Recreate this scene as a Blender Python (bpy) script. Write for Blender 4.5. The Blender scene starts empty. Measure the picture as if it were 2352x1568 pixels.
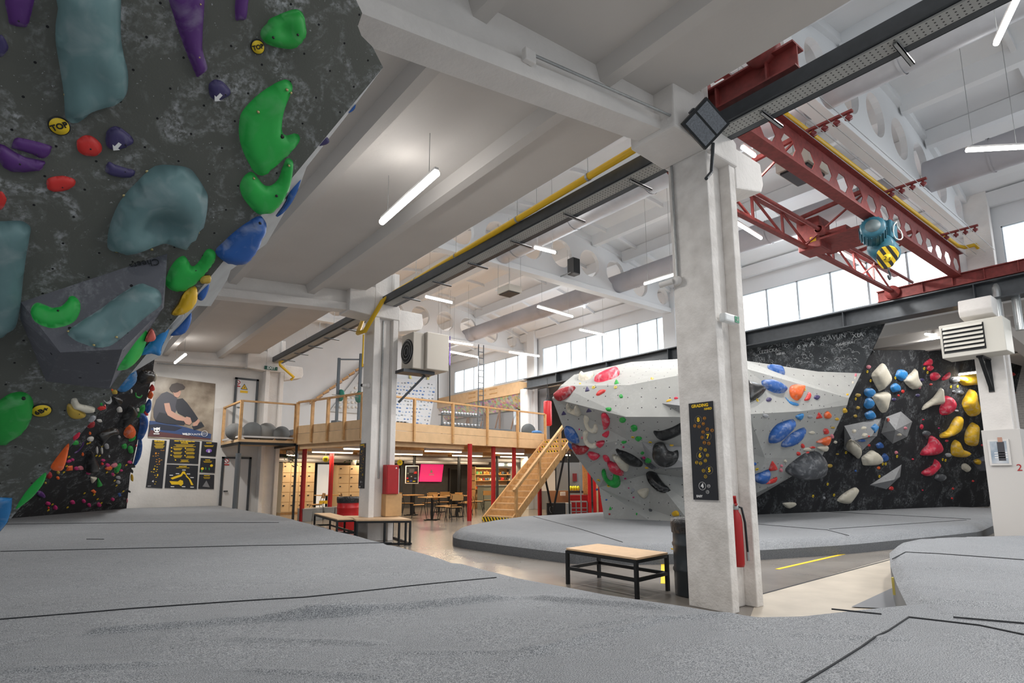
import bpy, bmesh, math, random
import numpy as np
from mathutils import Vector, Matrix, geometry
from mathutils.bvhtree import BVHTree
rnd = random.Random(7)
scn = bpy.context.scene
COL = scn.collection

# ---------------------------------------------------------------- camera
IMW, IMH, F, CY = 2352., 1568., 1328., 892.6
YAW, PIT, ROL, CH = 0.66943, 0.15293, -0.0039357, 1.35
fw = Vector((math.sin(YAW)*math.cos(PIT), math.cos(YAW)*math.cos(PIT), math.sin(PIT)))
_rt = Vector((math.cos(YAW), -math.sin(YAW), 0)); _up = _rt.cross(fw)
RT = _rt*math.cos(ROL)+_up*math.sin(ROL); UP = -_rt*math.sin(ROL)+_up*math.cos(ROL)
CAM = Vector((0, 0, CH))
cd = bpy.data.cameras.new('camera'); cam = bpy.data.objects.new('camera', cd); COL.objects.link(cam)
cd.sensor_width = 36; cd.lens = F/IMW*36; cd.shift_y = (CY-IMH/2)/IMW
cd.clip_start = .05; cd.clip_end = 200
cam.matrix_world = Matrix.Translation(CAM) @ Matrix((RT, UP, -fw)).transposed().to_4x4()
scn.camera = cam

# ---------------------------------------------------------------- world, exposure, large lights
w = bpy.data.worlds.new('world'); scn.world = w; w.use_nodes = True
bg = w.node_tree.nodes['Background']; bg.inputs[0].default_value = (.86, .93, 1, 1); bg.inputs[1].default_value = .75
vs = scn.view_settings; vs.view_transform = 'Standard'; vs.look = 'None'; vs.gamma = 1; vs.exposure = 0.0
vs.use_curve_mapping = False
TUBE_W = 105.; WIN_W = 230.; CAFE_W = 30.
def area(name, loc, direc, sx, sy, watts, col=(1, 1, 1)):
    l = bpy.data.lights.new(name, 'AREA'); l.shape = 'RECTANGLE'; l.size = sx; l.size_y = sy; l.energy = watts; l.color = col
    o = bpy.data.objects.new(name, l); COL.objects.link(o); o.location = loc
    o.rotation_euler = Vector(direc).to_track_quat('-Z', 'Y').to_euler(); return o
# daylight coming in through the high strip windows
for y0 in (7.6, 16., 23.4, -.5):
    area('window_daylight', (16.75, y0, 6.5), (-1, 0, -.35), 1., 6.5, WIN_W, (.88, .94, 1))

# ---------------------------------------------------------------- pixel helpers (measuring the place from the photograph)
def ray(px, py): return fw*F + RT*(px-1176) + UP*(CY-py)
def at(px, py, x=None, y=None, z=None):
    d = ray(px, py)
    if x is not None: t = (x-CAM.x)/d.x
    elif y is not None: t = (y-CAM.y)/d.y
    else: t = (z-CAM.z)/d.z
    return CAM + d*t
def dep(px, py, D): return CAM + ray(px, py)*(D/F)
class Plane:
    def __init__(s, a, b=None, c=None, n=None):
        s.o = Vector(a)
        n = Vector(n) if n is not None else (Vector(b)-s.o).cross(Vector(c)-s.o)
        n.normalize()
        if n.dot(CAM-s.o) < 0: n = -n
        s.n = n
        u = RT - n*RT.dot(n); s.u = u.normalized(); s.v = s.n.cross(s.u)
    def hit(s, px, py, off=0.):
        d = ray(px, py); t = ((s.o+s.n*off-CAM).dot(s.n))/d.dot(s.n); return CAM+d*t
    def loc(s, P): q = P-s.o; return (q.dot(s.u), q.dot(s.v), q.dot(s.n))
    def mat(s, P=None):
        return Matrix.Translation(P if P is not None else s.o) @ Matrix((s.u, s.v, s.u.cross(s.v))).transposed().to_4x4()

# ---------------------------------------------------------------- materials
MATS = {}
def mat(name, col, rough=.6, metal=0., noise=0., nscale=6., col2=None, bump=0., bscale=40., spec=.5, chalk=0., emit=0., alpha=1., trans=0.):
    if name in MATS: return MATS[name]
    m = bpy.data.materials.new(name); m.use_nodes = True; nt = m.node_tree; N = nt.nodes; L = nt.links
    b = N['Principled BSDF']; b.inputs['Roughness'].default_value = rough; b.inputs['Metallic'].default_value = metal
    b.inputs['Specular IOR Level'].default_value = spec
    b.inputs['Base Color'].default_value = (*col, 1)
    tc = N.new('ShaderNodeTexCoord'); out = None
    if noise or chalk:
        nz = N.new('ShaderNodeTexNoise'); nz.inputs['Scale'].default_value = nscale; nz.inputs['Detail'].default_value = 6
        L.new(tc.outputs['Object'], nz.inputs['Vector'])
        cr = N.new('ShaderNodeMapRange'); cr.inputs[1].default_value = .35; cr.inputs[2].default_value = .7
        L.new(nz.outputs[0], cr.inputs[0])
        mx = N.new('ShaderNodeMix'); mx.data_type = 'RGBA'
        mx.inputs[6].default_value = (*col, 1)
        c2 = col2 or tuple(c*(1-noise) for c in col)
        mx.inputs[7].default_value = (*c2, 1); L.new(cr.outputs[0], mx.inputs[0]); out = mx.outputs[2]
        if chalk:
            n2 = N.new('ShaderNodeTexNoise'); n2.inputs['Scale'].default_value = nscale*.8; n2.inputs['Detail'].default_value = 9; n2.inputs['Distortion'].default_value = .6
            L.new(tc.outputs['Object'], n2.inputs['Vector'])
            r2 = N.new('ShaderNodeMapRange'); r2.inputs[1].default_value = .5; r2.inputs[2].default_value = .78; r2.inputs[4].default_value = chalk
            L.new(n2.outputs[0], r2.inputs[0])
            m2 = N.new('ShaderNodeMix'); m2.data_type = 'RGBA'; L.new(out, m2.inputs[6]); m2.inputs[7].default_value = (.62, .64, .66, 1)
            L.new(r2.outputs[0], m2.inputs[0]); out = m2.outputs[2]
        L.new(out, b.inputs['Base Color'])
    if bump:
        nb = N.new('ShaderNodeTexNoise'); nb.inputs['Scale'].default_value = bscale; nb.inputs['Detail'].default_value = 5
        L.new(tc.outputs['Object'], nb.inputs['Vector'])
        bp = N.new('ShaderNodeBump'); bp.inputs['Strength'].default_value = bump; bp.inputs['Distance'].default_value = .02
        L.new(nb.outputs[0], bp.inputs['Height']); L.new(bp.outputs[0], b.inputs['Normal'])
    if emit:
        b.inputs['Emission Color'].default_value = (*col, 1); b.inputs['Emission Strength'].default_value = emit
    if alpha < 1: b.inputs['Alpha'].default_value = alpha
    if trans: b.inputs['Transmission Weight'].default_value = trans
    MATS[name] = m; return m
def wall_mat(name, col, chalkamt, col2=None, grid=.2, hole=(.01, .01, .012), cs=2.6, hr=.055, lo=.5, chcol=(.45, .48, .5)):
    """climbing panel: paint, chalk smears and a grid of bolt holes laid out in metres by UV"""
    m = bpy.data.materials.new(name); m.use_nodes = True; nt = m.node_tree; N = nt.nodes; L = nt.links
    b = N['Principled BSDF']; b.inputs['Roughness'].default_value = .75; b.inputs['Specular IOR Level'].default_value = .3
    tc = N.new('ShaderNodeTexCoord')
    def noise(sc, det, dist=0., lo=.4, hi=.7, amt=1.):
        n = N.new('ShaderNodeTexNoise'); n.inputs['Scale'].default_value = sc; n.inputs['Detail'].default_value = det; n.inputs['Distortion'].default_value = dist
        n.inputs['Roughness'].default_value = .62
        L.new(tc.outputs['Object'], n.inputs['Vector']); r = N.new('ShaderNodeMapRange'); r.inputs[1].default_value = lo; r.inputs[2].default_value = hi; r.inputs[4].default_value = amt
        L.new(n.outputs[0], r.inputs[0]); return r.outputs[0]
    def mixc(f, a, c):
        x = N.new('ShaderNodeMix'); x.data_type = 'RGBA'; L.new(f, x.inputs[0])
        if isinstance(a, tuple): x.inputs[6].default_value = (*a, 1)
        else: L.new(a, x.inputs[6])
        x.inputs[7].default_value = (*c, 1); return x.outputs[2]
    base = mixc(noise(1.1, 3), col, col2 or tuple(c*.8 for c in col))
    big = noise(cs, 7, 1.2, lo, .74, chalkamt); fine = noise(cs*9, 5, .3, .42, .62, 1.)
    mu = N.new('ShaderNodeMath'); mu.operation = 'MULTIPLY'; L.new(big, mu.inputs[0]); L.new(fine, mu.inputs[1])
    base = mixc(mu.outputs[0], base, chcol)
    base = mixc(noise(60, 2, 0, .69, .74, chalkamt*.6), base, chcol)
    uv = N.new('ShaderNodeVectorMath'); uv.operation = 'SCALE'; uv.inputs[3].default_value = 1./grid; L.new(tc.outputs['UV'], uv.inputs[0])
    fr = N.new('ShaderNodeVectorMath'); fr.operation = 'FRACTION'; L.new(uv.outputs[0], fr.inputs[0])
    sb = N.new('ShaderNodeVectorMath'); sb.operation = 'SUBTRACT'; sb.inputs[1].default_value = (.5, .5, 0); L.new(fr.outputs[0], sb.inputs[0])
    mz = N.new('ShaderNodeVectorMath'); mz.operation = 'MULTIPLY'; mz.inputs[1].default_value = (1, 1, 0); L.new(sb.outputs[0], mz.inputs[0])
    ln = N.new('ShaderNodeVectorMath'); ln.operation = 'LENGTH'; L.new(mz.outputs[0], ln.inputs[0])
    lt = N.new('ShaderNodeMath'); lt.operation = 'LESS_THAN'; lt.inputs[1].default_value = hr; L.new(ln.outputs['Value'], lt.inputs[0])
    base = mixc(lt.outputs[0], base, hole)
    L.new(base, b.inputs['Base Color'])
    bp = N.new('ShaderNodeBump'); bp.inputs['Strength'].default_value = .12; bp.inputs['Distance'].default_value = .01
    nb = N.new('ShaderNodeTexNoise'); nb.inputs['Scale'].default_value = 90; L.new(tc.outputs['Object'], nb.inputs['Vector']); L.new(nb.outputs[0], bp.inputs['Height']); L.new(bp.outputs[0], b.inputs['Normal'])
    MATS[name] = m; return m

WHITE = mat('white_wall_paint', (.70, .68, .66), .8, noise=.06, nscale=2, bump=.25, bscale=14)
CEIL = mat('ceiling_paint', (.62, .59, .56), .85, noise=.05, nscale=1.2, bump=.15, bscale=10)
CEILR = mat('bright_ceiling_paint', (.74, .75, .76), .8, noise=.04, nscale=1.2, bump=.1, bscale=10)
CONC = mat('painted_concrete', (.78, .75, .72), .85, noise=.09, nscale=3, bump=.35, bscale=22)
DIRT = mat('scuffed_painted_concrete', (.78, .75, .72), .85, noise=.45, nscale=5, col2=(.62, .59, .56), bump=.45, bscale=25)
STEEL = mat('dark_grey_steel', (.055, .062, .07), .45, .3, noise=.2, nscale=8)
BLACKM = mat('black_metal', (.018, .02, .022), .45, .4)
GALV = mat('galvanised_steel', (.40, .41, .41), .45, .6, noise=.15, nscale=20)
WOOD = mat('pine_wood', (.62, .36, .15), .6, noise=.25, nscale=9, bump=.1)
WOODL = mat('pale_plywood', (.70, .47, .26), .6, noise=.12, nscale=5)
PLYTOP = mat('birch_plywood_top', (.66, .45, .27), .5, noise=.12, nscale=12)
RED = mat('red_paint', (.42, .01, .012), .45, noise=.15)
CRANE = mat('crane_red_paint', (.27, .045, .04), .6, noise=.35, nscale=12)
YEL = mat('yellow_pipe_paint', (.72, .44, .008), .45)
GLASS = mat('clear_glass', (.85, .9, .9), .03, alpha=.045)
FABR = None
def fabric():
    m = bpy.data.materials.new('grey_carpet_fabric'); m.use_nodes = True; N = m.node_tree.nodes; L = m.node_tree.links
    b = N['Principled BSDF']; b.inputs['Roughness'].default_value = .95; b.inputs['Specular IOR Level'].default_value = .1
    tc = N.new('ShaderNodeTexCoord')
    n1 = N.new('ShaderNodeTexNoise'); n1.inputs['Scale'].default_value = 170; n1.inputs['Detail'].default_value = 2
    n2 = N.new('ShaderNodeTexNoise'); n2.inputs['Scale'].default_value = 1.4; n2.inputs['Detail'].default_value = 4
    mp = N.new('ShaderNodeMapping'); mp.inputs['Scale'].default_value = (1, 3, 1); mp.inputs['Rotation'].default_value = (0, 0, -.5)
    n3 = N.new('ShaderNodeTexNoise'); n3.inputs['Scale'].default_value = 5; n3.inputs['Detail'].default_value = 5
    L.new(tc.outputs['Object'], n1.inputs['Vector']); L.new(tc.outputs['Object'], n2.inputs['Vector']); L.new(tc.outputs['Object'], mp.inputs[0]); L.new(mp.outputs[0], n3.inputs['Vector'])
    r = N.new('ShaderNodeMapRange'); r.inputs[1].default_value = .36; r.inputs[2].default_value = .64; L.new(n1.outputs[0], r.inputs[0])
    mx = N.new('ShaderNodeMix'); mx.data_type = 'RGBA'; mx.inputs[6].default_value = (.13, .14, .155, 1); mx.inputs[7].default_value = (.42, .435, .455, 1)
    L.new(r.outputs[0], mx.inputs[0])
    m2 = N.new('ShaderNodeMix'); m2.data_type = 'RGBA'; m2.blend_type = 'MULTIPLY'; m2.inputs[7].default_value = (.8, .8, .8, 1)
    L.new(mx.outputs[2], m2.inputs[6]); L.new(n2.outputs[0], m2.inputs[0]); L.new(m2.outputs[2], b.inputs['Base Color'])
    bp = N.new('ShaderNodeBump'); bp.inputs['Strength'].default_value = .5; bp.inputs['Distance'].default_value = .05
    L.new(n3.outputs[0], bp.inputs['Height'])
    b2 = N.new('ShaderNodeBump'); b2.inputs['Strength'].default_value = .3; b2.inputs['Distance'].default_value = .004
    L.new(n1.outputs[0], b2.inputs['Height']); L.new(bp.outputs[0], b2.inputs['Normal']); L.new(b2.outputs[0], b.inputs['Normal'])
    return m
FABR = fabric()
FABD = mat('dark_grey_mat_side', (.085, .092, .10), .9, noise=.2, nscale=60)
SIDEF = mat('speckled_mat_side', (.09, .097, .105), .95, noise=.2, nscale=90, col2=(.17, .175, .185), bump=.5, bscale=4)
SEAM = mat('dark_seam', (.03, .032, .036), .9)

# ---------------------------------------------------------------- object helpers
def link(name, me, m, parent=None, smooth=False):
    if m: me.materials.append(m)
    o = bpy.data.objects.new(name, me); COL.objects.link(o)
    if smooth:
        for p in me.polygons: p.use_smooth = True
    if parent:
        o.parent = parent
    return o
def tag(o, label=None, cat=None, group=None, kind=None):
    if label: o['label'] = label
    if cat: o['category'] = cat
    if group: o['group'] = group
    if kind: o['kind'] = kind
    return o
def empty(name, loc, label, cat, group=None):
    o = bpy.data.objects.new(name, None); COL.objects.link(o); o.location = loc; o.empty_display_size = .1
    return tag(o, label, cat, group)
def children(o): return [c for c in COL.objects if c.parent == o]
def copy_tree(o, parent=None):
    c = o.copy(); COL.objects.link(c); c.parent = parent
    for ch in children(o):
        d = copy_tree(ch, c)
    return c
class MB:
    def __init__(s): s.v = []; s.f = []; s.sm = []
    def add(s, vs, fs, sm=False):
        k = len(s.v); s.v += [Vector(v) for v in vs]; s.f += [tuple(i+k for i in f) for f in fs]; s.sm += [sm]*len(fs); return s
    def box(s, a, b):
        x0, y0, z0 = [min(p, q) for p, q in zip(a, b)]; x1, y1, z1 = [max(p, q) for p, q in zip(a, b)]
        return s.add([(x0,y0,z0),(x1,y0,z0),(x1,y1,z0),(x0,y1,z0),(x0,y0,z1),(x1,y0,z1),(x1,y1,z1),(x0,y1,z1)],
            [(0,3,2,1),(4,5,6,7),(0,1,5,4),(1,2,6,5),(2,3,7,6),(3,0,4,7)])
    def beam(s, p, q, w, h, up=(0, 0, 1)):
        p = Vector(p); q = Vector(q); d = (q-p).normalized(); up = Vector(up)
        if abs(d.dot(up)) > .97: up = Vector((1, 0, 0))
        a = d.cross(up).normalized()*(w/2); b = a.cross(d).normalized()*(h/2)
        return s.add([p-a-b, p+a-b, p+a+b, p-a+b, q-a-b, q+a-b, q+a+b, q-a+b],
            [(0,1,2,3),(7,6,5,4),(0,4,5,1),(1,5,6,2),(2,6,7,3),(3,7,4,0)])
    def tube(s, pts, r, seg=10, cap=True):
        pts = [Vector(p) for p in pts]; n = len(pts); vs = []; R = r if isinstance(r, (list, tuple)) else [r]*n
        a = None
        for i, p in enumerate(pts):
            d = ((pts[min(i+1, n-1)]-pts[max(i-1, 0)])).normalized()
            if a is None: a = d.orthogonal().normalized()
            a = (a-d*a.dot(d)).normalized(); b = d.cross(a)
            for k in range(seg):
                t = 2*math.pi*k/seg; vs.append(p+(a*math.cos(t)+b*math.sin(t))*R[i])
        fs = [(i*seg+k, i*seg+(k+1) % seg, (i+1)*seg+(k+1) % seg, (i+1)*seg+k) for i in range(n-1) for k in range(seg)]
        s.add(vs, fs, True)
        if cap: s.add([vs[k] for k in range(seg)], [tuple(reversed(range(seg)))]); s.add(vs[-seg:], [tuple(range(seg))])
        return s
    def prism(s, poly, vec):
        n = len(poly); vec = Vector(vec); a = [Vector(p) for p in poly]
        return s.add(a+[p+vec for p in a], [tuple(range(n)), tuple(reversed(range(n, 2*n)))]+[(i, i+n, (i+1) % n+n, (i+1) % n) for i in range(n)])
    def lathe(s, c, prof, seg=20, ax=(0, 0, 1)):
        ax = Vector(ax).normalized(); a = ax.orthogonal().normalized(); b = ax.cross(a); c = Vector(c); vs = []
        for r, h in prof:
            for k in range(seg):
                t = 2*math.pi*k/seg; vs.append(c+ax*h+(a*math.cos(t)+b*math.sin(t))*r)
        n = len(prof)
        s.add(vs, [(i*seg+k, i*seg+(k+1) % seg, (i+1)*seg+(k+1) % seg, (i+1)*seg+k) for i in range(n-1) for k in range(seg)], True)
        return s
    def ball(s, c, r, seg=16, sc=(1, 1, 1)):
        c = Vector(c); vs = []; n = seg//2
        for i in range(n+1):
            for k in range(seg):
                th = math.pi*i/n; ph = 2*math.pi*k/seg
                vs.append(c+Vector((math.sin(th)*math.cos(ph)*r*sc[0], math.sin(th)*math.sin(ph)*r*sc[1], math.cos(th)*r*sc[2])))
        return s.add(vs, [(i*seg+k, (i+1)*seg+k, (i+1)*seg+(k+1) % seg, i*seg+(k+1) % seg) for i in range(n) for k in range(seg)], True)
    def build(s, name, m, parent=None, bevel=0.):
        o = parent
        inv = parent_world(parent).inverted() if parent else None
        vs = [inv@v for v in s.v] if parent else s.v
        org = Vector((0, 0, 0))
        if not parent and vs:
            org = Vector((sum(v.x for v in vs)/len(vs), sum(v.y for v in vs)/len(vs), min(v.z for v in vs))); vs = [v-org for v in vs]
        me = bpy.data.meshes.new(name); me.from_pydata([tuple(v) for v in vs], [], s.f); me.update()
        for p, sm in zip(me.polygons, s.sm): p.use_smooth = sm
        me.validate()
        ob = link(name, me, m, parent)
        if not parent: ob.location = org
        if bevel:
            bv = ob.modifiers.new('bevel', 'BEVEL'); bv.width = bevel; bv.segments = 2; bv.limit_method = 'ANGLE'
        return ob
def parent_world(o):
    M = o.matrix_basis.copy()
    while o.parent: o = o.parent; M = o.matrix_basis @ M
    return M
def struct(name, mb, m): o = mb.build(name, m); o['kind'] = 'structure'; return o
def uvplanar(o, M=None):
    me = o.data; uv = me.uv_layers.new(name='UVMap')
    for p in me.polygons:
        n = p.normal; u = n.cross(Vector((0, 0, 1)))
        u = Vector((1, 0, 0)) if u.length < .1 else u.normalized(); v = n.cross(u)
        for li in p.loop_indices:
            c = me.vertices[me.loops[li].vertex_index].co; uv.data[li].uv = (c.dot(u), c.dot(v))
def smoothloop(pts, sub=3):
    n = len(pts); out = []
    for i in range(n):
        p0, p1, p2, p3 = [Vector(pts[(i+k-1) % n]) for k in range(4)]
        for j in range(sub):
            t = j/sub; out.append(.5*((2*p1)+(-p0+p2)*t+(2*p0-5*p1+4*p2-p3)*t*t+(-p0+3*p1-3*p2+p3)*t**3))
    return out
def puff(loop, step, hf, fine=None):
    """mesh the 2D outline, height = hf(distance to outline, x, y)"""
    L = np.array([(p[0], p[1]) for p in loop]); A = L; B = np.roll(L, -1, 0); AB = B-A; q = (AB**2).sum(1)+1e-12
    xs = np.arange(L[:, 0].min()+step/2, L[:, 0].max(), step); ys = np.arange(L[:, 1].min()+step/2, L[:, 1].max(), step)
    P = [(x+(.5*step if j % 2 else 0), y) for j, y in enumerate(ys) for x in xs]
    if fine:
        fs_, ymax = fine; P = [p for p in P if p[1] > ymax]
        P += [(x+(.5*fs_ if j % 2 else 0), y) for j, y in enumerate(np.arange(L[:, 1].min()+fs_/2, ymax, fs_)) for x in np.arange(L[:, 0].min()+fs_/2, L[:, 0].max(), fs_)]
    P = np.array(P).reshape(-1, 2)
    def dist(P):
        t = np.clip(((P[:, None, :]-A[None])*AB[None]).sum(2)/q, 0, 1); d = np.hypot(*np.moveaxis(A[None]+t[..., None]*AB[None]-P[:, None, :], 2, 0)); return d.min(1)
    def inside(P):
        x, y = P[:, 0:1], P[:, 1:2]; c = ((A[None, :, 1] > y) != (B[None, :, 1] > y))
        xi = AB[None, :, 0]*(y-A[None, :, 1])/(AB[None, :, 1]+1e-12)+A[None, :, 0]; return (c & (x < xi)).sum(1) % 2 == 1
    if len(P):
        P = P[inside(P)]
    if len(P): P = P[dist(P) > (fine[0] if fine else step)*.35]
    n = len(L); allp = [Vector(p) for p in L]+[Vector(p) for p in P]
    r = geometry.delaunay_2d_cdt(allp, [(i, (i+1) % n) for i in range(n)], [], 1, 1e-6)
    V = np.array([tuple(v) for v in r[0]]); d = dist(V); d[d < 1e-5] = 0
    return [(x, y, hf(dd, x, y)) for (x, y), dd in zip(V, d)], [tuple(f) for f in r[2]]
def text(s, size, M, m, parent, name='lettering', align='CENTER', bold=.0, ext=.0015):
    c = bpy.data.curves.new(name, 'FONT'); c.body = s; c.size = size; c.align_x = align; c.align_y = 'CENTER'; c.extrude = ext; c.offset = bold; c.resolution_u = 3
    t = bpy.data.objects.new(name, c); COL.objects.link(t)
    me = bpy.data.meshes.new_from_object(t.evaluated_get(bpy.context.evaluated_depsgraph_get())); bpy.data.objects.remove(t); 
    o = bpy.data.objects.new(name, me); COL.objects.link(o)
    me.materials.clear(); me.materials.append(m)
    me.transform(parent_world(parent).inverted() @ M if parent else M)
    o.parent = parent; return o

# ================================================================ THE SETTING
fl = struct('floor', MB().box((-12, -6, -.1), (30, 32, 0)), mat('polished_concrete', (.27, .245, .22), .22, noise=.3, nscale=1.1, col2=(.19, .172, .155), bump=.05, bscale=3))
# pale worn strip of floor on the right
pf = MB(); pf.add([at(p[0], p[1], z=.002) for p in ((1742, 1366), (2045, 1282), (2260, 1240), (2352, 1300), (2352, 1480), (1700, 1480))], [(0, 1, 2, 3, 4, 5)])
struct('trim_1', pf, mat('pale_concrete', (.50, .445, .37), .5, noise=.2, nscale=2))
MB().tube
jt = MB().beam(at(1742, 1366, z=.003), at(2260, 1227, z=.003), .025, .004); struct('trim_2', jt, SEAM)

XC0, XC1 = 5.45, 6.05
COLY = (3.62, 12.15, 20.7)
# --- back wall of the low aisle (plane y = 20.75) with door openings kept as leaves in front of it
bw = MB().box((-9, 20.75, 0), (5.5, 20.95, 6.4)); struct('wall_back', bw, mat('patchy_white_wall', (.68, .66, .63), .85, noise=.1, nscale=2, bump=.3, bscale=10))
# --- low aisle roof slabs: sloping ceiling with ribs along the hall
def zc(x): return 5.52+.07*(x-5.0)
cm = MB()
x0, x1 = -9., 5.2
for y0, y1 in ((-6, 3.62), (3.68, 12.12), (12.18, 20.75)):
    cm.prism([(x0, y0, zc(x0)), (x1, y0, zc(x1)), (x1, y0, zc(x1)+.2), (x0, y0, zc(x0)+.2)], (0, y1-y0, 0))
    for rx in (4.05, 2.5, .9, -.7, -2.3):
        wv = .07
        cm.prism([(rx-wv-.07, y0, zc(rx)+.01), (rx+wv+.07, y0, zc(rx)+.01), (rx+wv, y0, zc(rx)-.17), (rx-wv, y0, zc(rx)-.17)], (0, y1-y0, 0))
struct('ceiling', cm, CEIL)
# --- clerestory wall above the low roof, on the column line
cw = MB().box((5.2, -6, 5.75), (5.3, 28, 6.2)); cw.box((5.2, -6, 7.4), (5.3, 28, 9.3)); struct('wall_clerestory', cw, WHITE)
for i, (a, b) in enumerate(((-5, 3.3), (3.9, 11.9), (12.4, 20.4))):
    n = 8; g = MB().box((5.24, a, 6.2), (5.26, b, 7.4)); o = g.build('window_%d' % (i+1), mat('daylit_frosted_glass', (.90, .96, 1.0), .4, emit=1.5)); o['kind'] = 'structure'
    f = MB()
    for k in range(n+1): yy = a+(b-a)*k/n; f.box((5.21, yy-.03, 6.2), (5.32, yy+.03, 7.4))
    f.build('window_frame', WHITE, o)
# --- high aisle: window wall on the far side, x = 17
ww = MB()
wins = ((-5.2, 2.95), (3.95, 11.55), (12.0, 19.25), (20.15, 26.6))
ww.box((17, -6, 5.35), (17.2, 28, 5.93)); ww.box((17, -6, 7.15), (17.2, 28, 9.2))
prev = -6
for a, b in wins: ww.box((17, prev, 5.93), (17.2, a, 7.15)); prev = b
ww.box((17, prev, 5.93), (17.2, 28, 7.15))
struct('wall_right', ww, CEILR)
FROST = mat('overcast_daylit_glass', (.93, .97, 1.0), .4, emit=1.9)
for i, (a, b) in enumerate(wins):
    o = MB().box((17.08, a, 5.93), (17.1, b, 7.15)).build('window_%d' % (i+4), FROST); o['kind'] = 'structure'
    n = int((b-a)/.9); f = MB()
    for k in range(n+1): yy = a+(b-a)*k/n; f.box((17.02, yy-.025, 5.93), (17.1, yy+.025, 7.15))
    f.box((16.98, a, 5.90), (17.1, b, 5.96)); f.box((17.02, a, 7.12), (17.1, b, 7.18))
    f.build('window_frame', mat('window_frame_grey', (.55, .6, .64), .5), o)
    MB().box((16.84, a-.15, 5.82), (17.1, b+.15, 5.87)).build('window_sill', WHITE, o)
# --- end wall of the high aisle and its ceiling
struct('wall_end', MB().box((5.3, 27.3, 2.5), (17.2, 27.5, 9.2)), mat('cool_white_wall', (.74, .77, .80), .8, noise=.04, nscale=1.5, bump=.15, bscale=8))
def ztop(x): return 8.95-1.1*((x-11.5)/5.6)**2
rc = MB()
for y0, y1 in ((-6, 3.5), (3.7, 12.05), (12.25, 20.6), (20.8, 27.4)):
    xs = [5.4+k*1.0 for k in range(13)]; xs[-1] = 17.2
    for xa, xb in zip(xs, xs[1:]): rc.prism([(xa, y0, ztop(xa)), (xb, y0, ztop(xb)), (xb, y0, ztop(xb)+.15), (xa, y0, ztop(xa)+.15)], (0, y1-y0, 0))
    for rx in (5.9, 7.3, 8.7, 10.1, 11.5, 12.9, 14.3, 15.7, 16.9):
        for s in (-1, 1): pass
        rc.prism([(rx-.2, y0, ztop(rx)+.02), (rx+.2, y0, ztop(rx)+.02), (rx+.09, y0, ztop(rx)-.28), (rx-.09, y0, ztop(rx)-.28)], (0, y1-y0, 0))
    for yy in np.arange(y0+1.4, y1-.6, 2.1): 
        for xa, xb in zip(xs, xs[1:]): rc.prism([(xa, yy-.04, ztop(xa)+.02), (xb, yy-.04, ztop(xb)+.02), (xb, yy-.04, ztop(xb)-.1), (xa, yy-.04, ztop(xa)-.1)], (0, .08, 0))
rc.box((5.4, 3.45, 9.0), (17.2, 3.75, 9.15)); 
struct('ceiling.001', rc, CEILR)
# --- third aisle beyond the far columns
tc3 = MB(); 
for y0, y1 in ((-6, 3.5), (3.8, 12.0), (12.3, 28)):
    tc3.prism([(17.2, y0, 5.95), (27, y0, 5.25), (27, y0, 5.45), (17.2, y0, 6.1)], (0, y1-y0, 0))
    for rx in (18.4, 20, 21.6, 23.2, 24.8): tc3.box((rx-.1, y0, 5.3), (rx+.1, y1, 5.9-(rx-17.2)*.07))
for yy in (3.65, 12.15): tc3.prism([(17.2, yy-.15, 5.2), (27, yy-.15, 4.6), (27, yy-.15, 5.5), (17.2, yy-.15, 6.0)], (0, .3, 0))
struct('ceiling.002', tc3, CEIL)
br = bpy.data.materials.new('grey_brick'); br.use_nodes = True
_b = br.node_tree.nodes.new('ShaderNodeTexBrick'); _b.inputs['Color1'].default_value = (.42, .40, .38, 1); _b.inputs['Color2'].default_value = (.36, .345, .33, 1); _b.inputs['Mortar'].default_value = (.5, .49, .47, 1); _b.inputs['Scale'].default_value = 3.
_t = br.node_tree.nodes.new('ShaderNodeTexCoord'); _m = br.node_tree.nodes.new('ShaderNodeMapping'); _m.inputs['Rotation'].default_value = (0, math.pi/2, 0)
_s = br.node_tree.nodes.new('ShaderNodeSeparateXYZ'); _c = br.node_tree.nodes.new('ShaderNodeCombineXYZ')
br.node_tree.links.new(_t.outputs['Object'], _s.inputs[0]); br.node_tree.links.new(_s.outputs[1], _c.inputs[0]); br.node_tree.links.new(_s.outputs[2], _c.inputs[1]); br.node_tree.links.new(_c.outputs[0], _b.inputs['Vector'])
br.node_tree.links.new(_b.outputs[0], br.node_tree.nodes['Principled BSDF'].inputs['Base Color'])
struct('wall_far', MB().box((27, -6, 0), (27.2, 28, 5.6)), br)
struct('wall_far.001', MB().box((17.2, 23.2, 0), (27, 23.4, 5.9)), br)

# --- roof beams of the low aisle
def low_beam(name, y0, y1, xa, za, xb, zb, label):
    m = MB()
    for (a, b, h0, h1) in ((y0, y1, 0, .16), (y0+.08, y1-.08, .16, 2)):
        m.add([(xa, a, za+h0), (xa, b, za+h0), (xb, b, zb+h0), (xb, a, zb+h0)]+[(xa, a, min(za+h1, zc(xa)+.05)), (xa, b, min(za+h1, zc(xa)+.05)), (xb, b, min(zb+h1, zc(xb)+.05)), (xb, a, min(zb+h1, zc(xb)+.05))],
              [(0, 3, 2, 1), (4, 5, 6, 7), (0, 1, 5, 4), (1, 2, 6, 5), (2, 3, 7, 6), (3, 0, 4, 7)])
    return tag(m.build(name, CONC), label, 'beam', 'sloping roof beams of the low aisle')
low_beam('roof_beam', 3.5, 3.8, .3, 4.44, 5.3, 5.13, 'nearest white concrete roof beam, running from the dark climbing wall to the front column')
low_beam('roof_beam', 12.0, 12.3, -6, 4.25, 5.3, 5.09, 'second white concrete roof beam, meeting the column with the grey fan heater')
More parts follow.
